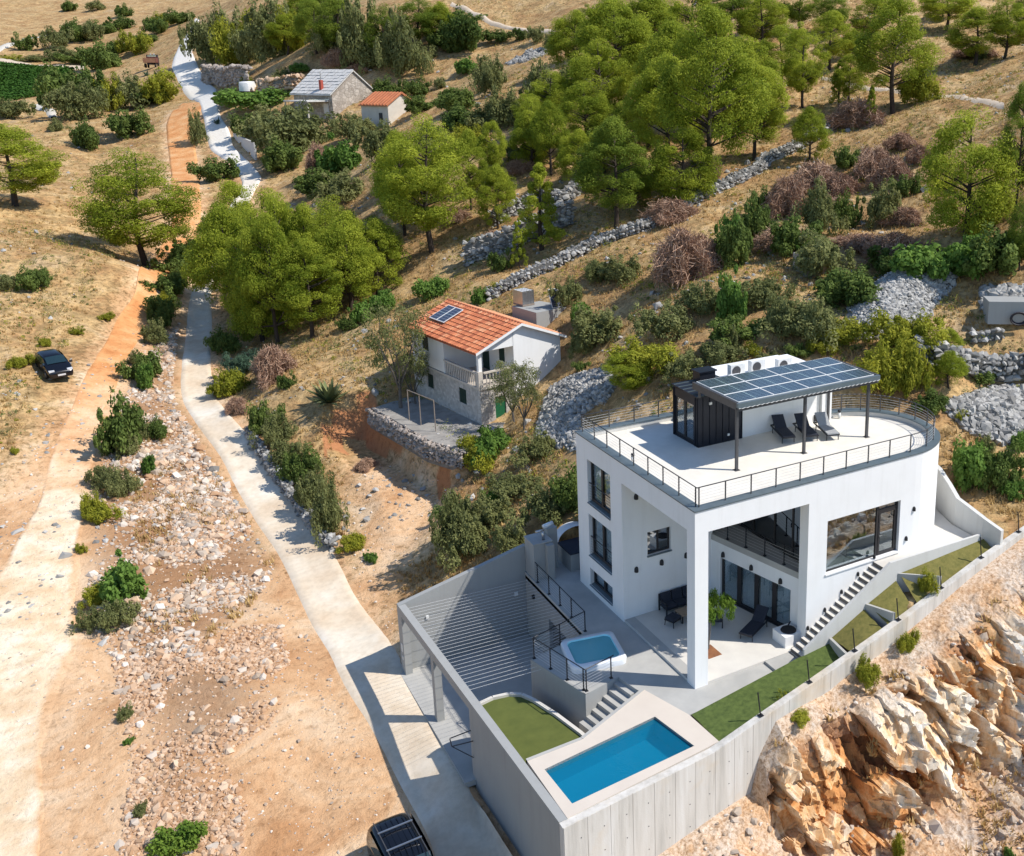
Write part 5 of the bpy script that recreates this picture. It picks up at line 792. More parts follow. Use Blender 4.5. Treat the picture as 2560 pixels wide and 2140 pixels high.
# boundary wall of the upper terrace
bw = thing('boundary_wall', 'pale rendered boundary wall with stepped wavy top beside the upper terrace', 'wall', (15.7,0,3.2))
pl = [(15.78,-2.0,4.0),(15.62,-1.0,4.3),(15.66,0.0,4.5),(15.75,0.9,4.62),(16.0,1.7,5.0),(16.45,2.9,5.35),(17.0,4.6,5.5),(17.1,6.5,5.6),(16.6,8.6,5.7)]
m = MB()
for (x0,y0,z0),(x1,y1,z1) in zip(pl[:-1], pl[1:]):
    d = Vector((y1-y0, -(x1-x0))).normalized()*0.22
    q = [(x0,y0),(x1,y1),(x1+d.x,y1+d.y),(x0+d.x,y0+d.y)]; m.prism([(a-15.7,b) for a,b in q], -0.9, [z0-3.2,z1-3.2,z1-3.2,z0-3.2] if True else 0)
m.build('wall', 'pale_render', bw)
# planted garden strips between stairs and retaining wall
def gstrip(name, mat, x0, x1, za, zb, y_in=-1.153):
    xs = np.linspace(x0, x1, max(4, int((x1-x0)*4))); V = []; k = 8
    for x in xs:
        t = (x-x0)/(x1-x0); zi = za+(zb-za)*t; yw = float(wall_y(x))+0.14; zw = min(zi+0.02, float(wall_top(x))-0.10)-0.32*max(0, t-0.3) if x > -0.8 else zi
        yi = y_in if x > 4.86 else -1.37+(x+1.1)*0.045
        for j in range(k+1): s = j/k; y = yi+(yw-yi)*s; V.append((x, y, zi+(zw-zi)*s+0.03*math.sin(x*3+j*2.1)*s*(1-s)*2))
    n = len(xs); F = [(i*(k+1)+j, (i+1)*(k+1)+j, (i+1)*(k+1)+j+1, i*(k+1)+j+1) for i in range(n-1) for j in range(k)]
    return struct(link(name, np_mesh(name, V, np.array(F)[:, ::-1]), mat, None, True))
gstrip('lawn', 'turf_bright', -1.02, 6.2, -0.02, 0.72)
gstrip('lawn', 'turf_dry', 6.32, 8.15, 0.95, 1.80); gstrip('lawn', 'turf_dry', 8.35, 10.0, 2.0, 2.68); gstrip('lawn', 'turf_dry', 10.2, 15.6, 2.98, 3.3)
for lb, xa, za, dx in (('low dark planter wall at the bottom of the garden stairs side', 6.2, 0.98, -0.35),('low planter wall across the garden strip, middle of three', 8.22, 2.04, 0.35),('low planter wall across the garden strip, highest of three', 10.07, 3.02, 1.4)):
    yb = float(wall_y(xa))+0.16; t = thing('planter_wall', lb, 'wall', (xa,-1.16,za-1.0), 0, 'planter walls across the garden'); zt = 1.0; ze = 1.12 if dx < 1 else 1.0
    MB().add([(0,0,0),(dx,yb+1.16,0),(dx+0.13,yb+1.16,0),(0.13,0,0),(0,0,zt),(dx,yb+1.16,ze),(dx+0.13,yb+1.16,ze),(0.13,0,zt)], [(0,3,2,1),(4,5,6,7),(0,1,5,4),(1,2,6,5),(2,3,7,6),(3,0,4,7)]).build('wall', 'concrete_slab', t)
# main retaining wall
rw = thing('retaining_wall', 'long cast concrete retaining wall stepping up beside the pool and garden', 'wall', (-8.06,-4.27,-4.5))
Ox, Oy, Oz = -8.06, -4.27, -4.5
xs = sorted(set([a for a,_ in WTOP]+list(np.linspace(-8.06,20,60)))); xs = [x for x in xs if x >= -8.06]; m = MB(); n = len(xs); vs = []
for x in xs:
    y = float(wall_y(x)); zt = float(wall_top(x)); zb = -5.0
    vs += [(x-Ox,y-0.15-Oy,zb-Oz),(x-Ox,y-0.15-Oy,zt-Oz),(x-Ox,y+0.15-Oy,zt-Oz),(x-Ox,y+0.15-Oy,zb-Oz)]
fs = [(4*i+a,4*(i+1)+a,4*(i+1)+b,4*i+b) for i in range(n-1) for a,b in ((0,1),(1,2),(2,3))] + [(0,1,2,3),(4*n-1,4*n-2,4*n-3,4*n-4)]
m.add(vs, fs).build('core', 'cast_concrete', rw)
px = -8.04; k = 0
while px < 17.5:
    wdt = 0.94 if px < 1.5 else 2.3; a, b = px+0.008, px+wdt-0.008; vs = []
    for x in (a, b):
        y = float(wall_y(x))-0.15; zt = float(wall_top(x))-0.012
        vs += [(x-Ox,y-Oy,-4.95-Oz),(x-Ox,y-0.022-Oy,-4.95-Oz),(x-Ox,y-0.022-Oy,zt-Oz),(x-Ox,y-Oy,zt-Oz)]
    pn = MB().add(vs, [(1,5,6,2),(0,1,2,3),(4,7,6,5),(2,6,7,3)]).build('panel', 'cast_concrete', rw)
    px += wdt; k += 1
m = MB()
for i in range(10):
    for zz in (-0.75,-1.75,-2.75):
        x = -8.04+0.94*(i+0.5)+0.2; y = float(wall_y(x))-0.175; m.obox((x-Ox,y-Oy,zz-Oz),(0.03,0.02,0.03))
stuff(m.build('tie_hole', 'dark_metal', rw))
# side wall, beam and pillars of the carport
cp = thing('carport', 'concrete carport frame with beam and pillars beside the road', 'carport', (-8.3,8.8,-3.6)); cx_, cy_, cz_ = -8.3, 8.8, -3.6
def lx(y): return -8.06-0.028*(y+4.25)
def skew(y0, y1, z0, z1, th=0.34, z1b=None):
    z1b = z1 if z1b is None else z1b
    v = [(lx(y0),y0),(lx(y0)+th,y0),(lx(y1)+th,y1),(lx(y1),y1)]; return MB().prism([(a-cx_,b-cy_) for a,b in v][::-1], z0-cz_, z1-cz_)
skew(-4.1,4.3,-5.0,-0.0).build('side_wall', 'grey_render', cp)
skew(4.3,13.42,-0.42,0.002).build('beam', 'grey_render', cp)
skew(13.05,13.42,-3.9,-0.42).build('pillar', 'grey_render', cp); skew(8.6,8.95,-3.9,-0.42).build('pillar', 'grey_render', cp)
MB().add([(-8.55-cx_,13.43-cy_,-4.0-cz_),(-1.9-cx_,13.43-cy_,-4-cz_),(-1.9-cx_,13.43-cy_,1.46-cz_),(-8.55-cx_,13.43-cy_,0.0-cz_),(-8.55-cx_,13.7-cy_,-4.0-cz_),(-1.9-cx_,13.7-cy_,-4-cz_),(-1.9-cx_,13.7-cy_,1.46-cz_),(-8.55-cx_,13.7-cy_,0.0-cz_)],
 [(0,1,2,3),(5,4,7,6),(3,2,6,7),(4,0,3,7),(1,5,6,2)]).build('rear_wall', 'grey_render', cp)
for k in range(28):
    y = 5.0+0.296*k; MB().tube((lx(y)+0.2-cx_,y-cy_,-0.02-cz_),(-2.03-cx_,y-cy_,-0.28-cz_),0.0055,n=4).build('cable', 'cable_white', cp)
MB().obox((-7.2-cx_,13.41-cy_,-1.0-cz_),(0.13,0.1,0.16)).build('lamp', 'ac_white', cp); MB().obox((-2.55-cx_,13.4-cy_,-1.1-cz_),(0.2,0.06,0.2)).build('vent', 'ac_white', cp)
MB().obox((lx(13.2)-0.012-cx_,13.3-cy_,-2.2-cz_),(0.03,0.16,0.42)).build('meter_box', 'ac_white', cp); MB().obox((lx(13.2)-0.012-cx_,13.28-cy_,-2.75-cz_),(0.03,0.12,0.2)).build('meter_box', 'ac_white', cp)
m = MB().path([(lx(4.3)-cx_,4.25-cy_,-1.4-cz_),(lx(4.3)-0.9-cx_,4.2-cy_,-1.4-cz_),(lx(4.3)-0.9-cx_,4.0-cy_,-1.65-cz_),(lx(4.3)-cx_,4.0-cy_,-1.75-cz_)],0.025).tube((lx(4.3)-0.9-cx_,4.0-cy_,-1.65-cz_),(lx(4.3)-cx_,4.1-cy_,-2.6-cz_),0.02); m.build('wall_bracket', 'post_grey', cp)
struct(MB().prism([(-8.75,4.0),(-2.02,4.0),(-2.02,13.42),(-8.75,13.42)], -3.85, -3.59).build('carport_floor', 'concrete_slab'))
# retaining wall below the terrace inside the carport
tw = thing('terrace_wall', 'grey rendered wall below the terrace railing at the carport rear', 'wall', (-2,10,-3.5))
wallgrid(MB(), (0.0,-3.6), (0,1), (1,0), 7.0, -0.3, 3.36, 0.25, [(2.1,4.15,-0.3,2.2)]).build('wall', 'grey_render', tw); MB().box(0.2,0.24,-1.5,0.55,0,2.2).build('doorway', 'interior_dark', tw)
MB().obox((-0.06,2.3,2.6),(0.12,0.14,0.18)).build('lamp', 'lamp_black', tw); MB().box(-0.02,0.25,-3.6,3.4,3.36,3.505).build('coping', 'concrete_slab', tw)
# hot tub deck walls
td = thing('deck_wall', 'grey rendered wall carrying the hot tub deck above the carport', 'wall', (-4.5,4,-3.5))
pl = [(-2.0,6.42),(-4.95,5.74),(-4.04,2.10),(-2.32,2.48)]; m = MB()
for (x0,y0),(x1,y1) in zip(pl[:-1], pl[1:]):
    d = Vector((-(y1-y0), x1-x0)).normalized()*0.2; m.prism([(x0+4.5,y0-4),(x1+4.5,y1-4),(x1+d.x+4.5,y1+d.y-4),(x0+d.x+4.5,y0+d.y-4)], -0.2, 3.49)
m.build('wall', 'grey_render', td)
# steps down from the terrace to the small lawn
sd = thing('deck_steps', 'short concrete steps between hot tub deck and pool deck', 'stairs', (-3.2,1.9,-1.25)); e = Vector((-0.985,-0.17)); s_ = Vector((0.17,-0.985))
for k in range(7):
    p0 = Vector((-2.26,2.52))+e*(0.30*k); p1 = p0+e*0.32; q1, q0 = p1+s_*1.2, p0+s_*1.2; zt = -0.18*(k+1)+0.02
    MB().prism([(p.x+3.2,p.y-1.9) for p in (p0,p1,q1,q0)], -1.2, zt+1.25).build('step', 'concrete_slab', sd)
struct(MB().prism([(-2.78,39.3),(-2.0,34.3),(-1.4,30.5),(-0.15,27.55),(2.9,28.7),(4.9,31.9),(2.6,31.6),(1.0,41.2)], 1.2, 1.66).build('house_terrace', 'paving_grey'))
# little oval lawn behind its curb
LAWN = [(-7.72,5.3),(-7.39,5.42),(-6.81,5.53),(-6.14,5.41),(-5.72,5.1),(-5.45,4.5),(-5.05,3.02),(-4.7,1.33),(-4.6,0.2),(-5.4,-0.3),(-7.72,-0.4)]
struct(MB().prism(LAWN, -3.5, -1.25).build('lawn', 'turf_olive'))
cb = MB(); cpt = LAWN[:9]
for (x0,y0),(x1,y1) in zip(cpt[:-1], cpt[1:]):
    d = Vector((y1-y0, -(x1-x0))).normalized()*(-0.16); cb.prism([(x0,y0),(x1,y1),(x1+d.x,y1+d.y),(x0+d.x,y0+d.y)], -3.5, -1.13)
cbt = thing('lawn_curb', 'white curved concrete curb around the small olive lawn', 'curb'); cb.build('curb', 'patio_stone', cbt)
# pool
pool = thing('swimming_pool', 'rectangular blue swimming pool with pale coping above the retaining wall', 'pool', (-4.7,-2.2,-1.6)); pxo, pyo, pzo = -4.7, -2.2, -1.6
PA, PB_, PC, PD_ = (-2.35,-0.73), (-1.98,-3.12), (-7.29,-3.52), (-7.38,-1.32)
yA = lambda x: float(wall_y(x))+0.15
DK = [(-1.86,1.21),(-1.13,-1.36),(-1.03,-3.40),(-7.74,yA(-7.74)),(-7.74,-0.42),(-5.45,-0.36)]
outer = [Vector(p) for p in DK]; inner = [Vector(p) for p in (PA,PB_,PC,PD_)]
def dq(mb, pts, z0, z1): return mb.prism([(p[0]-pxo,p[1]-pyo) for p in pts], z0-pzo, z1-pzo)
m = MB(); dq(m, [DK[0],DK[1],DK[2],PB_,PA], -0.3, 0.012); dq(m, [DK[2],DK[3],PC,PB_], -0.3, 0.012); dq(m, [DK[3],DK[4],PD_,PC], -0.3, 0.012); dq(m, [DK[4],DK[5],DK[0],PA,PD_], -0.3, 0.012); m.build('coping', 'pool_coping', pool)
b = MB(); q = [(PA,PB_),(PB_,PC),(PC,PD_),(PD_,PA)]
for a, c in q: b.quad((a[0]-pxo,a[1]-pyo,0.0-pzo),(c[0]-pxo,c[1]-pyo,0.0-pzo),(c[0]-pxo,c[1]-pyo,-0.85-pzo),(a[0]-pxo,a[1]-pyo,-0.85-pzo))
b.quad(*[(p[0]-pxo,p[1]-pyo,-0.85-pzo) for p in (PA,PB_,PC,PD_)]); b.build('basin', 'pool_paint', pool)
MB().add([(p[0]-pxo,p[1]-pyo,-0.10-pzo) for p in (PA,PD_,PC,PB_)], [(0,1,2,3)]).build('water', 'pool_water', pool)
m = MB(); pl = [DK[5],DK[0]]; d = Vector((0.40,-0.92))*0.14
m.prism([(DK[5][0]-pxo,DK[5][1]-pyo),(DK[0][0]-pxo,DK[0][1]-pyo),(DK[0][0]+d.x-pxo,DK[0][1]+d.y-pyo),(DK[5][0]+d.x-pxo,DK[5][1]+d.y-pyo)], -3.4-pzo, 0.03-pzo); dq(m, [DK[4],(-5.45,-0.36),(-5.45,-0.5),(-7.74,-0.56)], -3.4, 0.03); m.build('deck_wall', 'concrete_slab', pool)
# terrace railing
tr = thing('terrace_railing', 'dark steel cable railing round the terrace edge and hot tub deck', 'railing', (-2,10,0))
def railing(parent, pts, posts, o, h=1.02, bends=True, cable='cable_steel'):
    L = lambda p, z: (p[0]-o[0], p[1]-o[1], z)
    MB().path([L(p,h) for p in pts], 0.022).build('top_rail', 'dark_metal', parent)
    for p in posts: MB().box(p[0]-o[0]-0.022,p[0]-o[0]+0.022,p[1]-o[1]-0.022,p[1]-o[1]+0.022,0,h).box(p[0]-o[0]-0.07,p[0]-o[0]+0.07,p[1]-o[1]-0.07,p[1]-o[1]+0.07,0,0.02).build('post', 'dark_metal', parent)
    for k in range(6): MB().path([L(p,0.14+0.14*k) for p in pts], 0.006, 4).build('cable', cable, parent)
railing(tr, [(-1.9,13.4),(-1.9,6.55),(-4.78,5.72),(-3.95,2.28),(-2.45,2.62)], [(-1.9,13.35),(-1.9,12.0),(-1.9,10.6),(-1.9,9.3),(-1.9,8.0),(-1.9,6.55),(-3.35,6.13),(-4.78,5.72),(-4.5,4.58),(-4.24,3.45),(-3.97,2.42),(-3.9,2.3),(-2.6,2.58)], (-2,10))
for o, (x, y) in enumerate([(0.92,0),(3.53,0),(6.13,0),(8.8,0),(11.6,0),(14.4,0),(17.2,0)]):
    yy = float(wall_y(x)); zt = float(wall_top(x)); t = thing('fence_post', f'dark steel fence post on the garden wall, {["first","second","third","fourth","fifth","sixth","seventh"][o]} from the pool', 'post', (x,yy,zt), 0, 'posts on the garden wall')
    MB().tube((0,0,0),(-0.12,0.05,1.05),0.028).build('pole', 'dark_metal', t); MB().box(-0.1,0.1,-0.1,0.1,0,0.03).build('foot_plate', 'dark_metal', t)
# hot tub
ht = thing('hot_tub', 'white sunken hot tub with turquoise water on the terrace deck', 'hot tub', (-2.46,4.57,0.0), math.radians(-11))
def rrect(a, b, r, n=6):
    o = []
    for cx, cy, s in ((a-r,b-r,0),(-a+r,b-r,90),(-a+r,-b+r,180),(a-r,-b+r,270)):
        for i in range(n+1): t = math.radians(s+90*i/n); o.append((cx+r*math.cos(t), cy+r*math.sin(t)))
    return o
rings = [(rrect(1.22,1.20,0.28),0.0),(rrect(1.24,1.22,0.28),0.24),(rrect(1.20,1.18,0.28),0.32),(rrect(1.0,0.98,0.30),0.32),(rrect(0.98,0.96,0.30),0.22),(rrect(0.90,0.88,0.28),0.10),(rrect(0.5,0.5,0.2),0.09),(rrect(0.46,0.46,0.18),0.03)]
vs = [(x,y,zz) for rg, zz in rings for x, y in rg]; nn = len(rings[0][0]); fs = [(j*nn+i,j*nn+(i+1)%nn,(j+1)*nn+(i+1)%nn,(j+1)*nn+i) for j in range(len(rings)-1) for i in range(nn)]
MB().add(vs[:4*nn], fs[:3*nn]).build('rim', 'acrylic_white', ht, True)
b = MB().add(vs[3*nn:], [tuple(i for i in f) for f in [(j*nn+i,j*nn+(i+1)%nn,(j+1)*nn+(i+1)%nn,(j+1)*nn+i) for j in range(4) for i in range(nn)]] + [tuple(range(4*nn,5*nn))]); b.build('basin', 'spa_blue', ht, True)
rg = rrect(0.98,0.96,0.30); MB().add([(x,y,0.25) for x,y in rg], [tuple(range(nn))]).build('water', 'spa_water', ht)
j = 0
for sx, sy in ((-1,0.5),(-1,0),(-1,-0.5),(0.5,1),(0,1),(-0.5,1),(1,0.4),(1,-0.2)):
    for dd in (-0.09,0.09):
        x, y = (sx*0.93, sy*0.9+dd) if abs(sx) == 1 else (sx*0.9+dd, sy*0.91); MB().obox((x*0.97,y*0.97,0.14+0.03*(j%2)),(0.055,0.055,0.05)).build('jet', 'post_grey', ht); j += 1
# outdoor kitchen block, chimney and covered storage
kt = thing('outdoor_kitchen', 'grey rendered barbecue block with chimney stack and flue on the terrace', 'barbecue', (-1.45,12.8,0)); 
MB().box(-0.5,0.5,-0.58,0.6,0,1.95).build('body', 'grey_render', kt); MB().box(-0.53,0.53,-0.61,0.63,1.95,2.0).build('top', 'concrete_slab', kt); MB().box(0.1,0.48,-0.9,-0.585,0,1.9).build('pillar', 'grey_render', kt); MB().box(0.55,1.1,0.1,0.6,0,2.3).build('stack', 'grey_render', kt)
MB().tube((0.15,-0.3,2.0),(0.15,-0.3,2.5),0.07,n=10).tube((-0.25,-0.3,2.52),(0.2,-0.3,2.52),0.07,n=10).build('flue', 'steel', kt, True); MB().tube((0.3,0.0,2.55),(0.85,0.1,2.6),0.12,n=10).build('cowl', 'acrylic_white', kt, True)
sb = thing('storage_box', 'grey garden storage unit with dark blue lid beside villa corner', 'storage box', (0.95,12.9,0)); MB().box(-0.95,1.1,-0.8,0.8,0,0.95).build('box', 'grey_render', sb); MB().box(-0.97,1.12,-0.82,0.82,0.95,1.02).build('lid', 'cushion_navy', sb)
m = MB(); n = 14
for i in range(n):
    a, b = math.pi*i/n, math.pi*(i+1)/n; m.quad((-1.0*math.cos(a)+0.1,0.85,0.9+0.75*math.sin(a)),(-1.0*math.cos(b)+0.1,0.85,0.9+0.75*math.sin(b)),(-1.0*math.cos(b)+0.1,1.5,0.9+0.75*math.sin(b)),(-1.0*math.cos(a)+0.1,1.5,0.9+0.75*math.sin(a)))
m.build('arched_cover', 'acrylic_white', sb, True)
# patio furniture
t = thing('outdoor_sofa', 'dark framed outdoor sofa against the white recess wall', 'sofa', (2.75,5.85,0.12)); 
MB().box(-0.9,0.9,-0.35,0.3,0.28,0.34).build('base', 'dark_metal', t)
for x in (-0.6,0,0.6): MB().box(x-0.28,x+0.28,-0.34,0.2,0.342,0.45).build('cushion', 'cushion_navy', t); MB().obox((x,0.26,0.66),(0.54,0.1,0.46),0,math.radians(-12)).build('back_cushion', 'cushion_navy', t)
for x in (-0.9,0.9): MB().box(x-0.03,x+0.03,-0.38,-0.32,0,0.6).box(x-0.03,x+0.03,0.32,0.38,0,0.85).box(x-0.03,x+0.03,-0.38,0.38,0.56,0.61).build('arm', 'dark_metal', t)
MB().box(-0.9,0.9,0.33,0.37,0.78,0.85).build('back_rail', 'dark_metal', t)
t = thing('ottoman', 'small dark footstool in front of the outdoor sofa', 'footstool', (1.75,4.75,0.12), math.radians(20)); MB().box(-0.3,0.3,-0.28,0.28,0.26,0.31).build('frame', 'dark_metal', t); MB().box(-0.28,0.28,-0.26,0.26,0.312,0.42).build('cushion', 'cushion_navy', t)
for x, y in ((-0.26,-0.24),(0.26,-0.24),(-0.26,0.24),(0.26,0.24)): MB().tube((x*1.1,y*1.1,0),(x,y,0.27),0.022).build('leg', 'dark_metal', t)
t = thing('coffee_table', 'low outdoor coffee table with wooden top behind the corner column', 'table', (2.6,4.85,0.12)); MB().box(-0.5,0.5,-0.35,0.35,0.38,0.42).build('top', 'wood_table', t)
for x, y in ((-0.45,-0.3),(0.45,-0.3),(-0.45,0.3),(0.45,0.3)): MB().box(x-0.025,x+0.025,y-0.025,y+0.025,0,0.38).build('leg', 'dark_metal', t)
t = thing('armchair', 'dark outdoor armchair half hidden behind the young tree', 'armchair', (3.35,3.7,0.12), math.radians(150)); MB().box(-0.35,0.35,-0.35,0.3,0.28,0.44).build('seat', 'cushion_navy', t); MB().obox((0,0.32,0.65),(0.7,0.1,0.5),0,math.radians(-12)).build('backrest', 'cushion_navy', t)
for x, y in ((-0.36,-0.33),(0.36,-0.33),(-0.36,0.33),(0.36,0.33)): MB().box(x-0.025,x+0.025,y-0.025,y+0.025,0,0.58).build('leg', 'dark_metal', t)
lounger('sun_lounger', 'dark sun lounger on the patio beside the fire pit', (3.75,1.75,0.12), math.radians(-62), 'cushion_navy', back=42)
fp = thing('fire_pit', 'white square fire pit block with black round grill at stair foot', 'fire pit', (5.45,0.78,0.12)); MB().box(-0.52,0.42,-0.46,0.5,0,0.52).build('block', 'white_render', fp); MB().lathe((0.0,0.02,0.52),[(0.0,0.03),(0.34,0.05),(0.36,0.02),(0.36,0.0)],22).build('grill', 'fire_black', fp); MB().tube((0.2,0.3,0.57),(0.42,0.42,0.62),0.03).build('handle', 'fire_black', fp)
# ------------------------------------------------------------------ red-roofed house on the slope
H2 = (2.55, 31.69, 1.66); h2 = thing('stone_house', 'two storey white house with orange tiled roof, stone base and balcony', 'house', H2, math.radians(10.1))
HW, HL = 6.64, 9.6
w = MB(); wallgrid(w, (0,0), (0,1), (1,0), HL, -0.6, 2.5, 0.35, [(1.93,2.95,0.96,2.05),(6.66,7.56,1.0,2.06)]); w.build('lower_wall', 'house_stone', h2)
w = MB(); wallgrid(w, (0.35,0), (1,0), (0,1), 2.4, -0.6, 2.5, 0.35, [(0.78,1.62,-0.6,1.75)]); w.build('lower_gable', 'house_stone', h2)
MB().box(2.76,HW,0.0,0.3,-0.6,5.1).box(HW-0.3,HW,0.3,HL,-0.6,5.1).box(0.36,HW-0.3,HL-0.3,HL,-0.6,5.1).build('wall', 'white_render', h2)
w = MB(); wallgrid(w, (0,4.83), (0,1), (1,0), HL-4.83, 2.65, 5.15, 0.3, [(2.23,3.17,3.76,5.0)]); w.build('upper_wall', 'white_render', h2)
MB().box(0.3,2.75,4.83,5.05,2.65,5.0).box(2.76,2.98,0.31,4.82,2.65,5.05).build('loggia_wall', 'white_render', h2)
MB().box(-0.12,2.9,-0.12,5.0,2.5,2.65).box(-0.1,0.0,5.0,HL,2.5,2.62).build('floor_band', 'balustrade', h2)
MB().box(0.0,0.26,0.02,0.28,2.66,5.1).build('loggia_post', 'white_render', h2)
rz_, re = 6.55, 5.12
MB().add([(0.0,0.02,5.1),(2.76,0.02,5.1),(2.76,0.02,6.35),(0.0,0.02,5.2),(0,0.2,5.1),(2.76,0.2,5.1),(2.76,0.2,6.35),(0,0.2,5.2)], [(0,1,2,3),(5,4,7,6),(0,4,5,1)]).build('gable', 'white_render', h2)
MB().add([(2.765,0.0,5.1),(HW,0.0,5.1),(3.32,0.0,6.5),(2.765,0.0,6.28),(2.765,0.2,5.1),(HW,0.2,5.1),(3.32,0.2,6.5),(2.765,0.2,6.28)], [(0,1,2,3),(5,4,7,6)]).build('gable', 'white_render', h2)
MB().add([(0.0,HL-0.1,5.1),(HW,HL-0.1,5.1),(3.32,HL-0.1,6.5)], [(0,2,1)]).build('gable', 'white_render', h2)
# roof deck and single tiles
def roof(parent, W, L, zr, ze, ov, tmat, emat, rows, cols, y0=-0.35, y1=None, rx=3.32, tiles=True):
    y1 = L+0.35 if y1 is None else y1; xl, xr = -ov, W+ov
    for xa, za, nm in ((xl, ze-0.08, 'roof'), (xr, ze-0.08, 'roof')):
        d = MB().add([(xa,y0,za),(xa,y1,za),(rx,y1,zr),(rx,y0,zr),(xa,y0,za+0.1),(xa,y1,za+0.1),(rx,y1,zr+0.1),(rx,y0,zr+0.1)], [(0,1,2,3),(7,6,5,4),(0,3,7,4),(1,5,6,2),(0,4,5,1)]).build(nm, emat, parent)
        rowsn = rows; Ls = math.hypot(rx-xa, zr-za); ux, uz = (rx-xa)/Ls, (zr-za)/Ls; nx, nz = -uz*(1 if ux > 0 else -1), abs(ux)
        rl = Ls/rowsn; cw = (y1-y0)/cols; v = []; n = 6
        # one barrel tile, local frame: along slope (x,z), across y
        for s in (0.0, 1.0):
            for i in range(n+1):
                t = i/n; hgt = 0.055*math.sin(math.pi*t)*(1.0 if s == 0 else 0.8)+0.015+(0.05 if s == 0 else 0.0); along = s*(rl+0.06)
                v.append((ux*along+nx*hgt, t*cw*0.98, uz*along+nz*hgt))
        f = [(i,i+1,n+2+i,n+1+i) for i in range(n)] + [tuple(range(n+1))]
        if ux > 0 and tiles:
            me = MB().add(v, f).mesh('tile')
            for r in range(rowsn):
                for c in range(cols):
                    o = link('tile', me, tmat, d); o.location = (xa+ux*rl*r, y0+cw*c, za+0.1+uz*rl*r)
        else:
            j = MB()
            for r in range(rowsn):
                for c in range(cols*2 if not tiles else cols):
                    j.add([(p[0]+xa+ux*rl*r, p[1]+y0+cw*c, p[2]+za+0.1+uz*rl*r) for p in v], f) if tiles or c < cols else None
            stuff(j.build('tile_rows', tmat, d))
    rg = MB(); 
    k = int((y1-y0)/0.4)
    for i in range(k): ya = y0+(y1-y0)*i/k; rg.tube((rx,ya,zr+0.08),(rx,ya+(y1-y0)/k+0.04,zr+0.09),0.13,0.11,8)
    stuff(rg.build('ridge_tiles', tmat, parent, True))
roof(h2, HW, HL, rz_, re, 0.35, 'tile_clay', 'tile_edge', 10, 29)
for xa in (-0.35, HW+0.35): MB().add([(xa,-0.37,re-0.12),(3.32,-0.37,rz_-0.04),(3.32,-0.37,rz_+0.14),(xa,-0.37,re+0.06),(xa,-0.28,re-0.12),(3.32,-0.28,rz_-0.04),(3.32,-0.28,rz_+0.14),(xa,-0.28,re+0.06)], [(0,1,2,3),(5,4,7,6),(3,2,6,7),(0,4,5,1)]).build('verge', 'white_render', h2)
def shutter(parent, x0, x1, y0, y1, z0, z1, mat='shutter_green'):
    s = MB().box(x0,x1,y0,y1,z0,z1).build('window', mat, parent); ym = (y0+y1)/2; k = int((z1-z0)/0.09)
    for i in range(k): MB().box(x0-0.02,x0,y0+0.06,ym-0.04,z0+0.06+i*0.085,z0+0.1+i*0.085).box(x0-0.02,x0,ym+0.04,y1-0.06,z0+0.06+i*0.085,z0+0.1+i*0.085).build('slat', mat, s) if i % 2 == 0 else None
shutter(h2, 0.06,0.12,1.93,2.95,0.96,2.05); shutter(h2, 0.06,0.12,6.66,7.56,1.0,2.06); shutter(h2, 0.06,0.12,7.06,8.0,3.76,5.0)
MB().box(1.13,1.97,0.08,0.14,-0.1,1.75).build('door', 'door_green', h2); MB().box(2.74,2.757,1.2,1.9,3.7,4.7).build('window', 'shutter_green', h2); MB().box(2.74,2.757,3.3,4.2,2.66,4.75).build('door', 'shutter_green', h2)
bl = MB().box(-0.08,0.08,0.3,4.8,3.56,3.68).box(0.35,2.74,-0.08,0.08,3.56,3.68).build('balcony_rail', 'balustrade', h2)
for k in range(17): MB().tube((0,0.5+0.255*k,2.66),(0,0.5+0.255*k,3.56),0.045,0.045,6).build('baluster', 'balustrade', bl)
for k in range(9): MB().tube((0.55+0.255*k,0,2.66),(0.55+0.255*k,0,3.56),0.045,0.045,6).build('baluster', 'balustrade', bl)
MB().box(-0.13,0.2,-0.13,0.2,2.655,3.78).build('corner_pillar', 'balustrade', bl)
# solar panel lying on the tiled roof
sp = thing('solar_panel', 'pair of dark solar panels lying on the orange tiled roof', 'solar panel', (H2[0],H2[1],H2[2]), math.radians(10.1))
def on_roof(a, b, h): s = (rz_-re+0.08)/(3.32+0.35); return (a, b, re+0.02+(a+0.35)*s+h)
for b0 in (6.35,7.45):
    c = [on_roof(0.95,b0,0.2),on_roof(2.6,b0,0.2),on_roof(2.6,b0+1.06,0.2),on_roof(0.95,b0+1.06,0.2)]; fr = MB().add(c+[(p[0],p[1],p[2]+0.05) for p in c], [(0,3,2,1),(4,5,6,7),(0,1,5,4),(1,2,6,5),(2,3,7,6),(3,0,4,7)]).build('panel', 'ac_white', sp)
    c = [on_roof(1.0,b0+0.05,0.254),on_roof(2.55,b0+0.05,0.254),on_roof(2.55,b0+1.01,0.254),on_roof(1.0,b0+1.01,0.254)]; MB().add(c, [(0,1,2,3)]).build('cells', 'solar_cells_old', fr)
MB().tube(on_roof(1.1,6.5,0),on_roof(1.1,6.5,0.2),0.03).tube(on_roof(2.4,6.5,0),on_roof(2.4,6.5,0.2),0.03).build('mount', 'steel', sp)
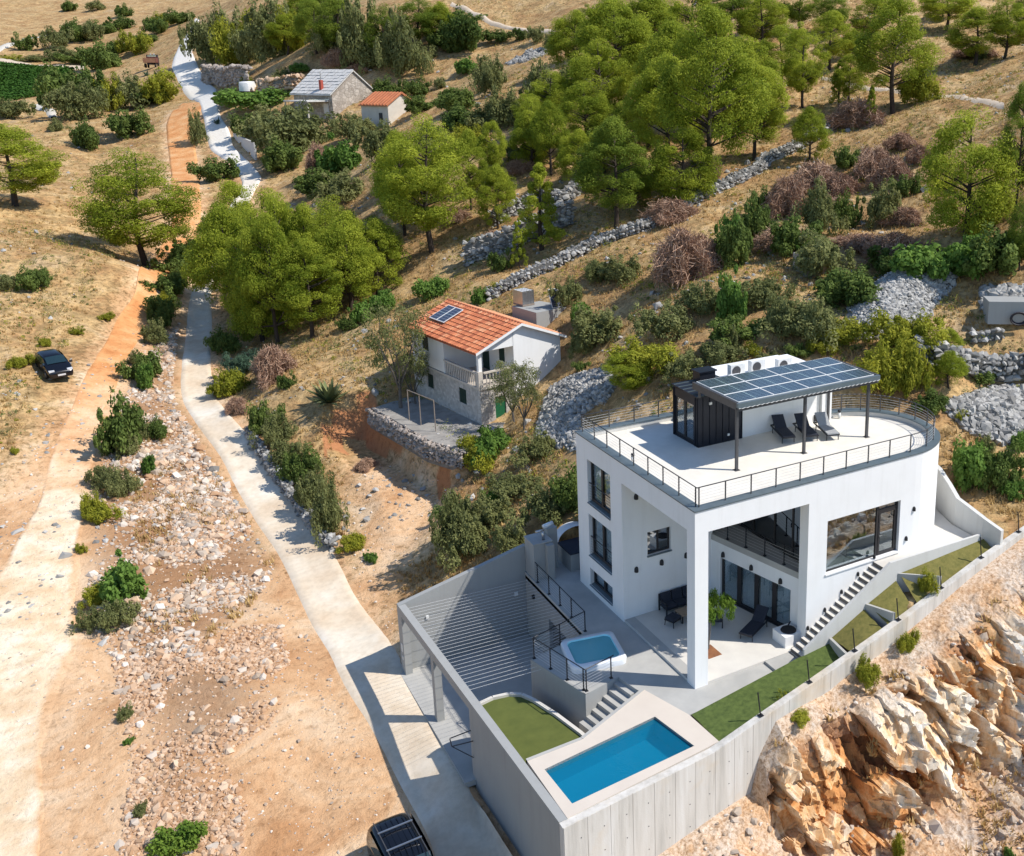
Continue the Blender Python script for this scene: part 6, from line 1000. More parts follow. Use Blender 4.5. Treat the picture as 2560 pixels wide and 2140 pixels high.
# concrete annex behind with tank and tilted panel
def gzz(x, y): return float(gz(np.array([x]), np.array([y]))[0])
ax, ay = 10.9, 39.6; az = gzz(ax, ay)
an = thing('cistern', 'low concrete cistern block behind the orange roofed house', 'cistern', (ax,ay,az-0.8), math.radians(12)); MB().box(-2.0,1.3,-1.7,1.5,0,1.25).build('block', 'grey_render', an)
ib = thing('water_tank', 'white caged plastic water tank on the slope behind the tiled house', 'tank', (ax-1.3,ay+1.0,az+0.47), math.radians(12)); MB().box(-0.5,0.5,-0.6,0.6,0.15,1.15).build('tank', 'ibc_white', ib); MB().box(-0.55,0.55,-0.65,0.65,0,0.13).build('pallet', 'pole_rust', ib)
for k in range(5): MB().box(-0.53,0.53,-0.63,0.63,0.25+0.2*k,0.275+0.2*k).build('cage_bar', 'steel', ib)
for k in range(5): MB().box(-0.54+0.255*k,-0.515+0.255*k,-0.64,0.64,0.14,1.17).build('cage_bar', 'steel', ib)
for k in range(5): MB().box(-0.54,0.54,-0.62+0.3*k,-0.595+0.3*k,0.14,1.17).build('cage_bar', 'steel', ib)
pv = thing('solar_panel', 'single tilted solar panel standing right of the white water tank', 'solar panel', (ax+0.3,ay-1.3,az+0.47), math.radians(5)); fr = MB().obox((0,0,0.75),(0.85,0.05,1.5),0,math.radians(-25)).build('panel', 'ac_white', pv); MB().obox((0,-0.03,0.745),(0.77,0.012,1.42),0,math.radians(-25)).build('cells', 'solar_cells_old', fr); MB().tube((0.3,0.3,0),(0.3,0.05,0.9),0.02).tube((-0.3,0.3,0),(-0.3,0.05,0.9),0.02).build('stand', 'steel', pv)
# washing-line frame on the house terrace
wl_ = thing('washing_frame', 'rusty pipe frame standing on the house terrace in front of shutters', 'frame', (-0.6,33.0,1.66), math.radians(10)); 
for p in ((-0.35,2.4),(-0.25,0.9),(-0.1,-0.9)): MB().tube((p[0],p[1],0),(p[0],p[1],2.2),0.035).build('pole', 'pole_rust', wl_)
MB().tube((-0.35,2.4,2.2),(-0.25,0.9,2.2),0.03).tube((-0.25,0.9,2.2),(-0.1,-0.9,2.2),0.03).build('cross_bar', 'pole_rust', wl_)
# ------------------------------------------------------------------ far stone house, annex and yard
sx, sy, sz = 18.6, 139.0, 0; sz = gzz(sx, sy)-0.4
sh = thing('old_stone_house', 'old rubble stone house with pale slab roof beyond the trees', 'house', (sx,sy,sz), math.radians(24)); sh.scale = (1.3,)*3; W, L = 6.6, 7.6
MB().add([(0,0,0),(W,0,0),(W,0,3.3),(W/2,0,5.9),(0,0,3.3),(0,L,0),(W,L,0),(W,L,3.3),(W/2,L,5.9),(0,L,3.3)], [(0,1,2,3,4),(6,5,9,8,7),(0,4,9,5),(1,6,7,2)]).build('wall', 'far_stone', sh)
for s in (0,1):
    xa = -0.35 if s == 0 else W+0.35; d = MB().add([(xa,-0.2,3.05),(xa,L+0.3,3.05),(W/2,L+0.3,5.95),(W/2,-0.2,5.95),(xa,-0.2,3.2),(xa,L+0.3,3.2),(W/2,L+0.3,6.1),(W/2,-0.2,6.1)], [(0,1,2,3),(7,6,5,4),(0,3,7,4),(0,4,5,1),(1,5,6,2)]).build('roof', 'slab_roof', sh)
    Ls = math.hypot(W/2+0.35, 2.9); ux, uz = (W/2-xa)/Ls, 2.9/Ls
    if s == 0:
        rg_ = random.Random(3)
        for r in range(8):
            for c in range(12):
                a, b = Ls*r/8, Ls*(r+1)/8+0.08; y0 = -0.2+(L+0.5)*c/12; y1 = y0+(L+0.5)/12*0.97; hh = 0.16+rg_.random()*0.05
                MB().add([(xa+ux*a,y0,3.05+uz*a+hh+0.05),(xa+ux*a,y1,3.05+uz*a+hh+0.05),(xa+ux*b,y1,3.05+uz*b+hh),(xa+ux*b,y0,3.05+uz*b+hh)], [(0,3,2,1)]).build('slab', 'slab_roof', d)
MB().box(0.2,0.55,2.2,2.6,3.4,4.9).build('chimney', 'awning_red', sh); MB().tube((0.37,2.4,4.9),(0.37,2.4,5.9),0.06).build('flue', 'steel', sh)
MB().box(-0.06,0.0,0.8,1.7,0.9,2.1).build('window', 'ac_white', sh)
MB().box(-3.2,-0.2,0.5,5.2,2.35,2.5).build('canopy', 'slab_roof', sh); MB().box(-1.2,-0.02,0.6,4.6,2.52,2.62).build('glass_canopy', 'glass', sh)
for y in (0.6,5.0): MB().box(-3.1,-2.95,y,y+0.12,0,2.35).build('post', 'wall_cream', sh)
tx, ty = 23.3, 124.5; tz_ = gzz(tx, ty)-0.4
t2 = thing('tiled_shed', 'small stone outbuilding with orange ribbed roof in front of stone house', 'shed', (tx,ty,tz_), math.radians(22)); t2.scale = (1.15,)*3; W, L = 4.4, 5.6
MB().add([(0,0,0),(W,0,0),(W,0,2.9),(W/2,0,4.3),(0,0,2.9),(0,L,0),(W,L,0),(W,L,2.9),(W/2,L,4.3),(0,L,2.9)], [(0,1,2,3,4),(6,5,9,8,7),(0,4,9,5),(1,6,7,2)]).build('wall', 'wall_cream', t2)
for s in (0,1):
    xa = -0.3 if s == 0 else W+0.3; d = MB().add([(xa,-0.25,2.75),(xa,L+0.2,2.75),(W/2,L+0.2,4.35),(W/2,-0.25,4.35),(xa,-0.25,2.87),(xa,L+0.2,2.87),(W/2,L+0.2,4.47),(W/2,-0.25,4.47)], [(0,1,2,3),(7,6,5,4),(0,3,7,4),(0,4,5,1),(1,5,6,2)]).build('roof', 'tile_far', t2)
    for k in range(9): MB().tube((xa,-0.1+k*0.66,2.92),(W/2,-0.1+k*0.66,4.5),0.13,0.13,6).build('tile_row', 'tile_far', d)
MB().box(-0.04,0,1.2,1.9,1.0,1.9).build('window', 'frame_dark', t2)
tx, ty = 24.0, 131.5; t3 = thing('lean_to', 'small lean-to with rough white sheet roof between house and shed', 'shed', (tx,ty,gzz(tx,ty)-0.2), math.radians(24)); MB().box(0,2.2,0,2.0,0,2.6).build('wall', 'far_stone', t3); MB().obox((1.1,1.0,2.75),(2.6,2.4,0.1),0.1,0.15).build('roof', 'slab_roof', t3)
aw = thing('awning', 'faded red awning sheet among the bushes near the lane', 'awning', (9.9,141.0,gzz(9.9,141.0)), math.radians(15)); MB().obox((0,0,2.3),(3.0,1.6,0.05),0,0.2).build('sheet', 'awning_red', aw)
for x, y in ((-1.3,-0.6),(1.3,-0.6),(-1.3,0.6),(1.3,0.6)): MB().tube((x,y,0),(x,y,2.3),0.04).build('post', 'steel', aw)
gw = [(5.4,152.5),(5.7,147.0),(6.0,141.0),(6.0,137.0)]; t = thing('lane_wall', 'grey rendered wall along the right of the upper lane', 'wall', (5.4,152.5,gzz(5.4,152.5))); m = MB()
for (x0,y0),(x1,y1) in zip(gw[:-1], gw[1:]):
    z0, z1 = gzz(x0,y0), gzz(x1,y1); o = t.location; hh = lambda y: 0.6+(152.5-y)/15.5*2.2
    m.prism([(x0-o.x,y0-o.y),(x0+0.3-o.x,y0-o.y),(x1+0.3-o.x,y1-o.y),(x1-o.x,y1-o.y)], [z0-0.5-o.z,z0-0.5-o.z,z1-0.5-o.z,z1-0.5-o.z], [z1+hh(y1)-o.z,z1+hh(y1)-o.z,z0+hh(y0)-o.z,z0+hh(y0)-o.z][::1])
m.build('wall', 'pale_render', t)
# roofless stone hut on the hillside, concrete block and water trough
hx, hy_ = 23.2, 22.6; t = thing('ruined_hut', 'small roofless stone hut on the hillside above the villa', 'hut', (hx,hy_,gzz(hx,hy_)-0.3), math.radians(-8))
wallgrid(MB(), (0,0), (1,0), (0,1), 2.0, 0, 1.7, 0.25, []).build('wall', 'far_stone', t); wallgrid(MB(), (0,0.25), (0,1), (1,0), 1.8, 0, 1.8, 0.25, []).build('wall', 'far_stone', t); MB().box(1.75,2.0,0.25,2.05,0,1.6).build('wall', 'far_stone', t)
cx2, cy2 = 28.6, 9.4; t = thing('concrete_block', 'grey concrete block with dark pipe coil at the right edge', 'block', (cx2,cy2,gzz(cx2,cy2)-0.2), math.radians(-35)); MB().box(-1.5,2.0,-0.8,0.8,0,1.4).build('block', 'grey_render', t)
m = MB()
for i in range(60): a, b = 2*math.pi*i/20, 2*math.pi*(i+1)/20; q = 0.42+0.05*(i//20); m.tube((0.3+q*math.cos(a),-0.95-0.06*(i//20),0.42+0.75*q*math.sin(a)),(0.3+q*math.cos(b),-0.95-0.06*(i//20),0.42+0.75*q*math.sin(b)),0.045)
m.build('pipe_coil', 'truck_dark', t)
# ------------------------------------------------------------------ vehicles
def loft(stations, n_half):
    """stations: list of (x, [(y,z)...half section from sill to roof centre]) -> verts, faces for closed symmetric body"""
    V = []; F = []; ring = 2*n_half-1
    for x, sec in stations:
        full = [(y,z) for y,z in sec] + [(-y,z) for y,z in sec[:-1][::-1]]; V += [(x,y,z) for y,z in full]
    for i in range(len(stations)-1):
        for j in range(ring-1): a = i*ring+j; F.append((a,a+1,a+ring+1,a+ring))
    for i in (0, len(stations)-1): F.append(tuple(range(i*ring,(i+1)*ring))[::1 if i else -1])
    return V, F
def subdiv(o, lv=2):
    m = o.modifiers.new('smooth', 'SUBSURF'); m.levels = lv; m.render_levels = lv
def wheel(parent, x, y, r=0.3, w=0.2):
    t = MB(); s = 1 if y > 0 else -1; t.tube((x,y-w/2*s,r),(x,y+w/2*s,r),r,r,18); tyre_o = t.build('wheel', 'tyre', parent, False)
    MB().tube((x,y+w/2*s,r),(x,y+(w/2+0.012)*s,r),r*0.64,r*0.60,14).build('rim', 'rim', tyre_o)
def car(name, label, loc, rz, L, W, H, hood, kind):
    """front at +x"""
    t = thing(name, label, 'car', loc, rz); w = W/2; S = []
    if kind == 'hatch':
        prof = [(-L/2,0.62,0.80,0.60),(-L/2+0.12,0.88,1.02,0.82),(-L/2+0.45,0.96,H-0.12,0.70),(-L/2+0.9,0.97,H-0.01,0.66),(-0.1,0.97,H,0.66),(0.45,0.97,H-0.07,0.66),(1.15,0.96,1.0,0.74),(L/2-0.35,0.78,0.84,0.72),(L/2-0.08,0.62,0.68,0.66),(L/2,0.52,0.55,0.55)]
    else:
        prof = [(-L/2,0.8,1.1,0.62),(-L/2+0.08,1.0,H-0.3,0.74),(-L/2+0.3,1.05,H-0.06,0.74),(-L/2+0.9,1.05,H,0.74),(-0.3,1.05,H,0.74),(0.5,1.05,H-0.05,0.72),(1.35,1.03,1.12,0.78),(L/2-0.3,0.85,0.95,0.76),(L/2-0.06,0.68,0.74,0.7),(L/2,0.55,0.6,0.6)]
    for x, belt, top, tw in prof:
        e = 1.0-0.10*max(0,(abs(x)-(L/2-0.5))/0.5)**2
        S.append((x, [(w*0.93*e,0.2),(w*1.0*e,0.42),(w*1.0*e,belt-0.05),(w*0.96*e,belt),(w*(tw+0.14)*e if top > belt+0.15 else w*0.85*e,top-0.06 if top > belt+0.15 else top-0.02),(w*tw*0.6*e,top),(0,top+0.01)]))
    V, F = loft(S, 7); b = MB().add(V, F).build('body', 'car_black', t, True); subdiv(b, 2)
    for x in (-L/2+0.78, L/2-0.82):
        for y in (-w+0.08, w-0.08): wheel(t, x, y)
    i0 = 5; (xa, sa), (xb, sb) = S[5], S[6]; k = 0.86
    def ws(u, v, d): # windshield patch point
        x = xb+(xa-xb)*v; z = sb[6][1]+(sa[6][1]-sb[6][1])*v; hw = (sb[4][0]*0.95+(sa[4][0]-sb[4][0]*0.95)*v)*u; return (x+d*0.6, hw, z+d)
    m = MB(); n = 6; vs = [ws(-0.92+1.84*i/n, q, 0.03+0.03*(1-(2*i/n-1)**2)) for q in (0.05,0.5,0.93) for i in range(n+1)]; m.add(vs, [(r*(n+1)+i,r*(n+1)+i+1,(r+1)*(n+1)+i+1,(r+1)*(n+1)+i) for r in range(2) for i in range(n)]); m.build('windscreen', 'car_glass', t, True)
    for s in (-1, 1):
        xs_ = [S[2][0]+0.1, S[3][0], S[4][0], S[5][0], S[5][0]+0.45]
        m = MB(); vs = []
        for x in xs_:
            zt = np.interp(x, [q[0] for q in S], [q[1][4][1] for q in S])-0.05; yt = np.interp(x, [q[0] for q in S], [q[1][4][0] for q in S])+0.0; zb = np.interp(x, [q[0] for q in S], [q[1][3][1] for q in S])+0.03; yb = np.interp(x, [q[0] for q in S], [q[1][3][0] for q in S])
            vs += [(x,s*(yb+0.005),zb),(x,s*(yt+0.02),zt)]
        m.add(vs, [(2*i,2*i+2,2*i+3,2*i+1) if s < 0 else (2*i+1,2*i+3,2*i+2,2*i) for i in range(len(xs_)-1)]); m.build('side_window', 'car_glass', t)
        MB().obox((0.95,s*(w+0.10),0.98),(0.14,0.2,0.13)).build('mirror', 'car_plastic', t)
        MB().obox((L/2-0.28,s*w*0.70,0.70),(0.36,0.36,0.13),0,0).build('headlight', 'headlamp', t)
    MB().obox((L/2+0.01,0,0.40),(0.03,0.52,0.12)).build('number_plate', 'plate_white', t); MB().obox((L/2-0.02,0,0.56),(0.06,0.7,0.09)).build('grille', 'car_plastic', t)
    return t
glass('car_glass_t', (0.1,0.13,0.14), 0.2); MATS['car_glass'] = pm('car_glass', (0.012,0.03,0.035), None, 3.0, 0.05, 0.0, spec=1.0)
cxy = (-22.0, 57.3); nz = np.array([gzz(cxy[0]+1.5,cxy[1]), gzz(cxy[0],cxy[1]+1.5)])
c1 = car('parked_car', 'small black hatchback parked in the dry field beside the dirt track', (cxy[0],cxy[1],gzz(*cxy)+0.03), math.radians(-76), 4.05, 1.72, 1.5, 0.9, 'hatch')
c1.rotation_euler = (0.0, math.radians(5), math.radians(-76))
sxy = (-12.1, 0.9); zsv = gzz(*sxy)
c2 = car('minivan', 'black minivan with silver roof bars parked at the road edge', (sxy[0],sxy[1],zsv+0.08), math.radians(-88), 4.7, 1.84, 1.72, 1.0, 'van')
for s in (-1, 1): MB().path([(0.9,s*0.62,1.74),(0.75,s*0.62,1.80),(-1.75,s*0.62,1.80),(-1.9,s*0.62,1.75)],0.022).build('roof_rail', 'post_grey', c2)
for x in (-1.15,-0.1): MB().box(x-0.035,x+0.035,-0.66,0.66,1.81,1.845).build('roof_bar', 'steel', c2)
for k in range(5): MB().box(-1.8,0.55,-0.42+0.21*k-0.012,-0.42+0.21*k+0.012,1.725,1.738).build('roof_rib', 'car_black', c2)
# tipper truck at the end of the dirt track
tx, ty = 1.8, 241.0; t = thing('tipper_truck', 'old dark red tipper truck seen from behind on the far track', 'truck', (tx,ty,gzz(tx,ty)), math.radians(78))
MB().box(-3.0,2.6,-0.5,0.5,0.7,0.95).build('chassis', 'truck_dark', t)
MB().box(1.5,3.2,-1.2,1.2,0.8,2.3).box(1.6,3.0,-1.15,1.15,2.3,3.0).build('cab', 'truck_dark', t); MB().box(1.48,1.5,-0.9,0.9,2.35,2.85).build('rear_window', 'glass_dark', t)
bd = MB().box(-3.2,1.3,-1.25,1.25,1.1,1.25).box(-3.2,1.3,-1.3,-1.18,1.25,2.2).box(-3.2,1.3,1.18,1.3,1.25,2.2).box(1.2,1.32,-1.18,1.18,1.25,2.5).build('bed', 'truck_red', t); MB().box(-3.28,-3.2,-1.25,1.25,1.15,2.15).build('tailgate', 'truck_rust', bd)
for x in (2.3,-1.5,-2.5):
    for y in (-1.05,1.05): wheel(t, x, y, 0.5, 0.3)
for y in (-0.5,0.2): MB().obox((1.55,y,3.1),(0.15,0.3,0.2)).build('roof_light', 'ac_white', t)
vx, vy = 10.6, 166.0; t = thing('white_van', 'white van mostly hidden by the vine hedge beside the lane', 'van', (vx,vy,gzz(vx,vy)), math.radians(60)); S = []
for x, zt, wv in ((-2.2,1.6,0.8),(-2.1,1.9,0.85),(0.9,1.95,0.85),(1.6,1.2,0.86),(2.2,0.9,0.82),(2.3,0.6,0.78)): S.append((x, [(wv,0.25),(wv,0.9),(wv*0.95,max(zt-0.35,0.8)),(wv*0.85,zt-0.04),(0,zt)]))
V, F = loft(S, 5); b = MB().add(V, F).build('body', 'van_white', t, True); MB().add([(1.0,-0.7,1.86),(1.0,0.7,1.86),(1.58,0.75,1.26),(1.58,-0.75,1.26)], [(0,1,2,3)]).build('windscreen', 'car_glass', t)
for x in (-1.4,1.5):
    for y in (-0.8,0.8): wheel(t, x, y, 0.32, 0.2)
# ------------------------------------------------------------------ stones, rubble, dry stone walls
_t = (1+5**0.5)/2
_c = np.array([(-1,_t,0),(1,_t,0),(-1,-_t,0),(1,-_t,0),(0,-1,_t),(0,1,_t),(0,-1,-_t),(0,1,-_t),(_t,0,-1),(_t,0,1),(-_t,0,-1),(-_t,0,1)])/1.9*1.05; NV = 12
ICO_F = np.array([(0,11,5),(0,5,1),(0,1,7),(0,7,10),(0,10,11),(1,5,9),(5,11,4),(11,10,2),(10,7,6),(7,1,8),(3,9,4),(3,4,2),(3,2,6),(3,6,8),(3,8,9),(4,9,5),(2,4,11),(6,2,10),(8,6,7),(9,8,1)])
def _rot(a, b, c):
    ca, sa, cb, sb, cc, sc = math.cos(a), math.sin(a), math.cos(b), math.sin(b), math.cos(c), math.sin(c)
    return np.array([[ca,-sa,0],[sa,ca,0],[0,0,1]])@np.array([[cb,0,sb],[0,1,0],[-sb,0,cb]])@np.array([[1,0,0],[0,cc,-sc],[0,sc,cc]])
STV = [((_c*(1+RNG.uniform(-0.30,0.28,(12,1)))+RNG.uniform(-0.22,0.22,(12,3)))*np.array([RNG.uniform(0.8,1.25),RNG.uniform(0.7,1.0),RNG.uniform(0.5,0.85)]))@_rot(*RNG.uniform(-0.6,0.6,3)).T for _ in range(10)]
STONE_ME = {}
def stone_me(k, mat):
    if (k, mat) not in STONE_ME:
        me = np_mesh('stone', STV[k], ICO_F, np.full(NV, (k*0.37) % 1.0)); me.materials.append(MATS[mat]); STONE_ME[(k, mat)] = me
    return STONE_ME[(k, mat)]
def stone_cloud(name, P, S, mat, parent=None, off=(0,0,0), flat=1.0):
    """many small stones joined in one mesh"""
    n = len(P); K = RNG.integers(0, 10, n); base = np.stack(STV)[K]; a = RNG.uniform(0, 2*math.pi, n); ca, sa = np.cos(a)[:,None], np.sin(a)[:,None]
    x = base[:,:,0]*ca-base[:,:,1]*sa; y = base[:,:,0]*sa+base[:,:,1]*ca; z = base[:,:,2]*flat; s = S[:,None]
    V = np.stack([x*s+P[:,0:1]-off[0], y*s+P[:,1:2]-off[1], z*s+P[:,2:3]-off[2]], 2).reshape(-1,3); F = (ICO_F[None]+(np.arange(n)*NV)[:,None,None]).reshape(-1,3)
    return stuff(link(name, np_mesh(name, V, F, np.repeat(RNG.uniform(0,1,n), NV)), mat, parent))
def rand_in(poly, n, dens=None):
    p = np.array(poly); lo, hi = p.min(0), p.max(0); out = []
    while len(out) < n:
        q = RNG.uniform(lo, hi, (n*2,2)); k = inpoly(q[:,0], q[:,1], poly)
        if dens is not None: k &= RNG.uniform(0,1,len(q)) < dens(q[:,0], q[:,1])
        out += list(q[k])
        if not k.any(): break
    return np.array(out[:n])
def off_road(q): return (segdist(q[:,0], q[:,1], RMID) > 1.75) & (segdist(q[:,0], q[:,1], [tuple(a) for a in DR[::4]]) > 0.5)
den = lambda x, y: np.clip(0.25+1.9*(vnoise(x/2.6, y/2.6, 91)-0.35), 0.04, 1)
q = rand_in(RUB, 13000, den); q = q[off_road(q)]; S = np.clip(RNG.lognormal(-2.45, 0.55, len(q)), 0.04, 0.40); order = np.argsort(-S); Z = gz(q[:,0], q[:,1])
for i in order[:190]:
    pale = RNG.random() < 0.6; o = link('rubble_stone', stone_me(int(RNG.integers(0,10)), 'stone_pale' if pale else 'stone_warm'), None); o.location = (q[i,0], q[i,1], Z[i]+S[i]*0.15); o.scale = (S[i],)*3; o.rotation_euler = (RNG.uniform(-0.3,0.3), RNG.uniform(-0.3,0.3), RNG.uniform(0,6.28))
    lb = ('large ' if S[i] > 0.3 else '')+('pale' if pale else 'rusty')+' boulder on the '+('upper' if q[i,1] > 50 else 'middle' if q[i,1] > 33 else 'lower')+' rubble bank, '+('on its road side' if q[i,0] > -14.5 else 'on its track side' if q[i,0] < -18 else 'near its centre line')
    tag(o, lb, 'stone', 'boulders: '+lb)
r = order[190:]; h = RNG.random(len(r)) < 0.55
P = np.column_stack([q, Z]); P[:,2] += S*0.1
stone_cloud('rubble', P[r[h]], S[r[h]], 'stone_pale')['label'] = 'loose pale rubble covering the bank between the two roads'
stone_cloud('rubble', P[r[~h]], S[r[~h]], 'stone_warm')['label'] = 'loose rust coloured rubble mixed into the roadside bank'
q = rand_in(RUB2, 6000, lambda x, y: np.clip(0.2+2.2*(vnoise(x/2.2, y/2.2, 93)-0.4), 0.03, 1)); q = q[off_road(q)]; S = np.clip(RNG.lognormal(-2.6, 0.5, len(q)), 0.03, 0.28); P = np.column_stack([q, gz(q[:,0], q[:,1])+S*0.1])
order = np.argsort(-S)
for i in order[:70]:
    o = link('rubble_stone', stone_me(int(RNG.integers(0,10)), 'stone_pale' if RNG.random() < 0.5 else 'stone_warm'), None); o.location = P[i]; o.scale = (S[i],)*3; o.rotation_euler = (0, 0, RNG.uniform(0,6.28))
    lb = 'sandy stone on the disturbed earth, '+('nearest the minivan' if P[i,0] > -15 else 'towards the dirt track' if P[i,0] < -18 else 'between minivan and track')+(', at the picture edge' if P[i,1] < 11 else ''); tag(o, lb, 'stone', 'stones: '+lb)
stone_cloud('gravel', P[order[70:]], S[order[70:]], 'stone_warm')['label'] = 'gravel scattered over the disturbed earth at bottom left'
q = rand_in(DIRTG, 5000); q = q[off_road(q)]; q = q[~((q[:,0] > -8.8) & (q[:,1] < 14.5))]; S = np.clip(RNG.lognormal(-3.15, 0.45, len(q)), 0.02, 0.14); stone_cloud('gravel', np.column_stack([q, gz(q[:,0], q[:,1])+S*0.2]), S, 'stone_pale')['label'] = 'small pale gravel strewn over the sandy ground'
# hillside stones
n = 6500; rr = np.exp(RNG.uniform(math.log(55), math.log(210), n)); aa = np.radians(RNG.uniform(-40, 26, n))+math.radians(32.1); q = np.column_stack([-19.57+rr*np.sin(aa), -31.49+rr*np.cos(aa)])
k = off_road(q) & (q[:,1] > 15) & (vnoise(q[:,0]/5, q[:,1]/5, 97) > 0.48); q = q[k]; S = np.clip(RNG.lognormal(-2.2, 0.5, len(q)), 0.05, 0.4); stone_cloud('hillside_stones', np.column_stack([q, gz(q[:,0], q[:,1])+S*0.05]), S, 'stone_grey')['label'] = 'grey stones strewn over the dry hillside'
# stones on the cutting below the wall
n = 3800; q = np.column_stack([RNG.uniform(-8,26,n), RNG.uniform(-15,-4.0,n)]); k = (q[:,1] < wall_y(q[:,0])-0.3) & (vnoise(q[:,0]/1.6, q[:,1]/1.6, 99) > 0.42); q = q[k]; S = np.clip(RNG.lognormal(-2.65, 0.55, len(q)), 0.03, 0.4)
stone_cloud('rock_debris', np.column_stack([q, rockz(q[:,0], q[:,1])+S*0.2]), S, 'stone_pale')['label'] = 'broken limestone debris on the cutting below the retaining wall'
def mound(label, poly, hgt, n, smin, smax, mat='stone_grey', indiv=0):
    p = np.array(poly); c = p.mean(0); zc = gzz(*c); t = thing('rubble_mound', label, 'stone heap', (c[0],c[1],zc), 0, 'stone heaps on the hillside')
    def hz_(x, y): s = softpoly(x, y, poly, 2.6); s = np.clip((s-0.5)*2, 0, 1); return gz(x, y)+hgt*(1-(1-s)**2)+0.02
    lo, hi = p.min(0)-0.3, p.max(0)+0.3; nx, ny = 40, 40; X, Y = np.meshgrid(np.linspace(lo[0],hi[0],nx), np.linspace(lo[1],hi[1],ny), indexing='ij'); Z = hz_(X, Y)-0.12; ins = softpoly(X, Y, poly, 1.0) > 0.2
    b = np.arange(nx*ny).reshape(nx,ny); F = np.stack([b[:-1,:-1],b[1:,:-1],b[1:,1:],b[:-1,1:]], -1)[ins[:-1,:-1]&ins[1:,1:]]
    link('core', np_mesh('core', np.stack([X-c[0],Y-c[1],Z-zc],-1).reshape(-1,3), F.reshape(-1,4)), 'rubble_core', t)
    q = rand_in(poly, n); S = smin*0.6+(smax*1.5-smin*0.6)*RNG.random(n)**2.2; P = np.column_stack([q, hz_(q[:,0], q[:,1])]); 
    stone_cloud('stones', P[indiv:], S[indiv:], mat, t, (c[0],c[1],zc))
    for i in range(indiv):
        o = link('stone', stone_me(i % 10, mat), None, t); o.location = (P[i,0]-c[0], P[i,1]-c[1], P[i,2]-zc+0.05); o.scale = (S[i]*1.2,)*3; o.rotation_euler = (0.2,0.1,i*1.7)
mound('large oval heap of grey broken stone on the slope above the villa', MOUND1, 1.2, 6500, 0.09, 0.15, indiv=60)
mound('heap of bluish stones at the right edge behind the rounded villa end', MOUND2, 0.9, 2600, 0.11, 0.22, indiv=120)
mound('sloping spread of grey stones between the tiled house and villa', MOUND3, 0.45, 3600, 0.09, 0.18, indiv=80)
mound('low ring of grey stones near the right picture edge', MOUND4, 0.5, 420, 0.13, 0.26, indiv=60)
mound('thin patch of grey scree on the upper dry slope', MOUND5, 0.3, 700, 0.15, 0.35)
def drywall(label, pts, h, w, step, smin, smax, mat='stone_grey', lean=0.0, maxi=280, base=None, kind='dry_stone_wall', z0f=None):
    p = np.array(pts); z0 = gzz(*pts[0]); t = thing(kind, label, 'stone wall', (p[0,0],p[0,1],z0), 0, 'dry stone walls'); L = np.concatenate([[0], np.cumsum(np.hypot(*np.diff(p,axis=0).T))])
    u = np.arange(0, L[-1], step); X = np.interp(u, L, p[:,0]); Y = np.interp(u, L, p[:,1]); G = gz(X, Y) if z0f is None else z0f(X, Y)
    d = np.gradient(X), np.gradient(Y); nrm = np.hypot(*d); NX, NY = d[1]/nrm, -d[0]/nrm
    m = MB(); 
    for i in range(len(u)-1):
        a = [(X[i]+NX[i]*w/2*s, Y[i]+NY[i]*w/2*s) for s in (0.7,-0.7)]; b = [(X[i+1]+NX[i+1]*w/2*s, Y[i+1]+NY[i+1]*w/2*s) for s in (0.7,-0.7)]
        hh = h*0.85; m.add([(a[0][0]-p[0,0],a[0][1]-p[0,1],G[i]-0.4-z0),(b[0][0]-p[0,0],b[0][1]-p[0,1],G[i+1]-0.4-z0),(b[0][0]-p[0,0],b[0][1]-p[0,1],G[i+1]+hh-z0),(a[0][0]-p[0,0],a[0][1]-p[0,1],G[i]+hh-z0),(a[1][0]-p[0,0],a[1][1]-p[0,1],G[i]+hh-z0),(b[1][0]-p[0,0],b[1][1]-p[0,1],G[i+1]+hh-z0)], [(0,1,2,3),(3,2,5,4)])
    m.build('core', 'rubble_core', t)
    P = []; S = []
    for c in range(max(1, int(h/(smax*1.05)))):
        zz = (c+0.5)*smax*1.05
        for i in range(len(u)): j = RNG.uniform(-0.3,0.3)*step; P.append((X[i]+NX[i]*(w/2-lean*zz)+j, Y[i]+NY[i]*(w/2-lean*zz)+RNG.uniform(-0.05,0.05), G[i]+zz-0.1+RNG.uniform(-0.05,0.05))); S.append(smin*0.75+(smax*1.25-smin*0.75)*RNG.random()**1.6)
    for i in range(len(u)):
        for s in (-0.3,0.25): P.append((X[i]+NX[i]*w*s+RNG.uniform(-0.1,0.1), Y[i]+NY[i]*w*s, G[i]+h-0.12+RNG.uniform(-0.05,0.08))); S.append(smin*0.75+(smax*1.25-smin*0.75)*RNG.random()**1.6)
    P = np.array(P); S = np.array(S); idx = RNG.permutation(len(P))
    for i in idx[:maxi]:
        o = link('stone', stone_me(int(i) % 10, mat), None, t); o.location = (P[i,0]-p[0,0], P[i,1]-p[0,1], P[i,2]-z0); o.scale = (S[i]*1.15,S[i],S[i]); o.rotation_euler = (RNG.uniform(-0.2,0.2), RNG.uniform(-0.2,0.2), RNG.uniform(0,6.28))
    if len(idx) > maxi: stone_cloud('stones', P[idx[maxi:]], S[idx[maxi:]], mat, t, (p[0,0],p[0,1],z0))
drywall('long pale dry stone wall climbing across the hillside behind the houses', WALLA, 0.85, 1.1, 0.28, 0.13, 0.22)
drywall('shaded stone retaining band below the conical pine', BAND, 2.0, 1.4, 0.3, 0.16, 0.28, lean=0.25)
drywall('grey stone retaining band above the conical pine', BAND2, 1.1, 1.2, 0.3, 0.16, 0.28, lean=0.25)
drywall('blue grey stone retaining wall right of the solar roof', WALLR, 1.3, 0.8, 0.34, 0.16, 0.28)
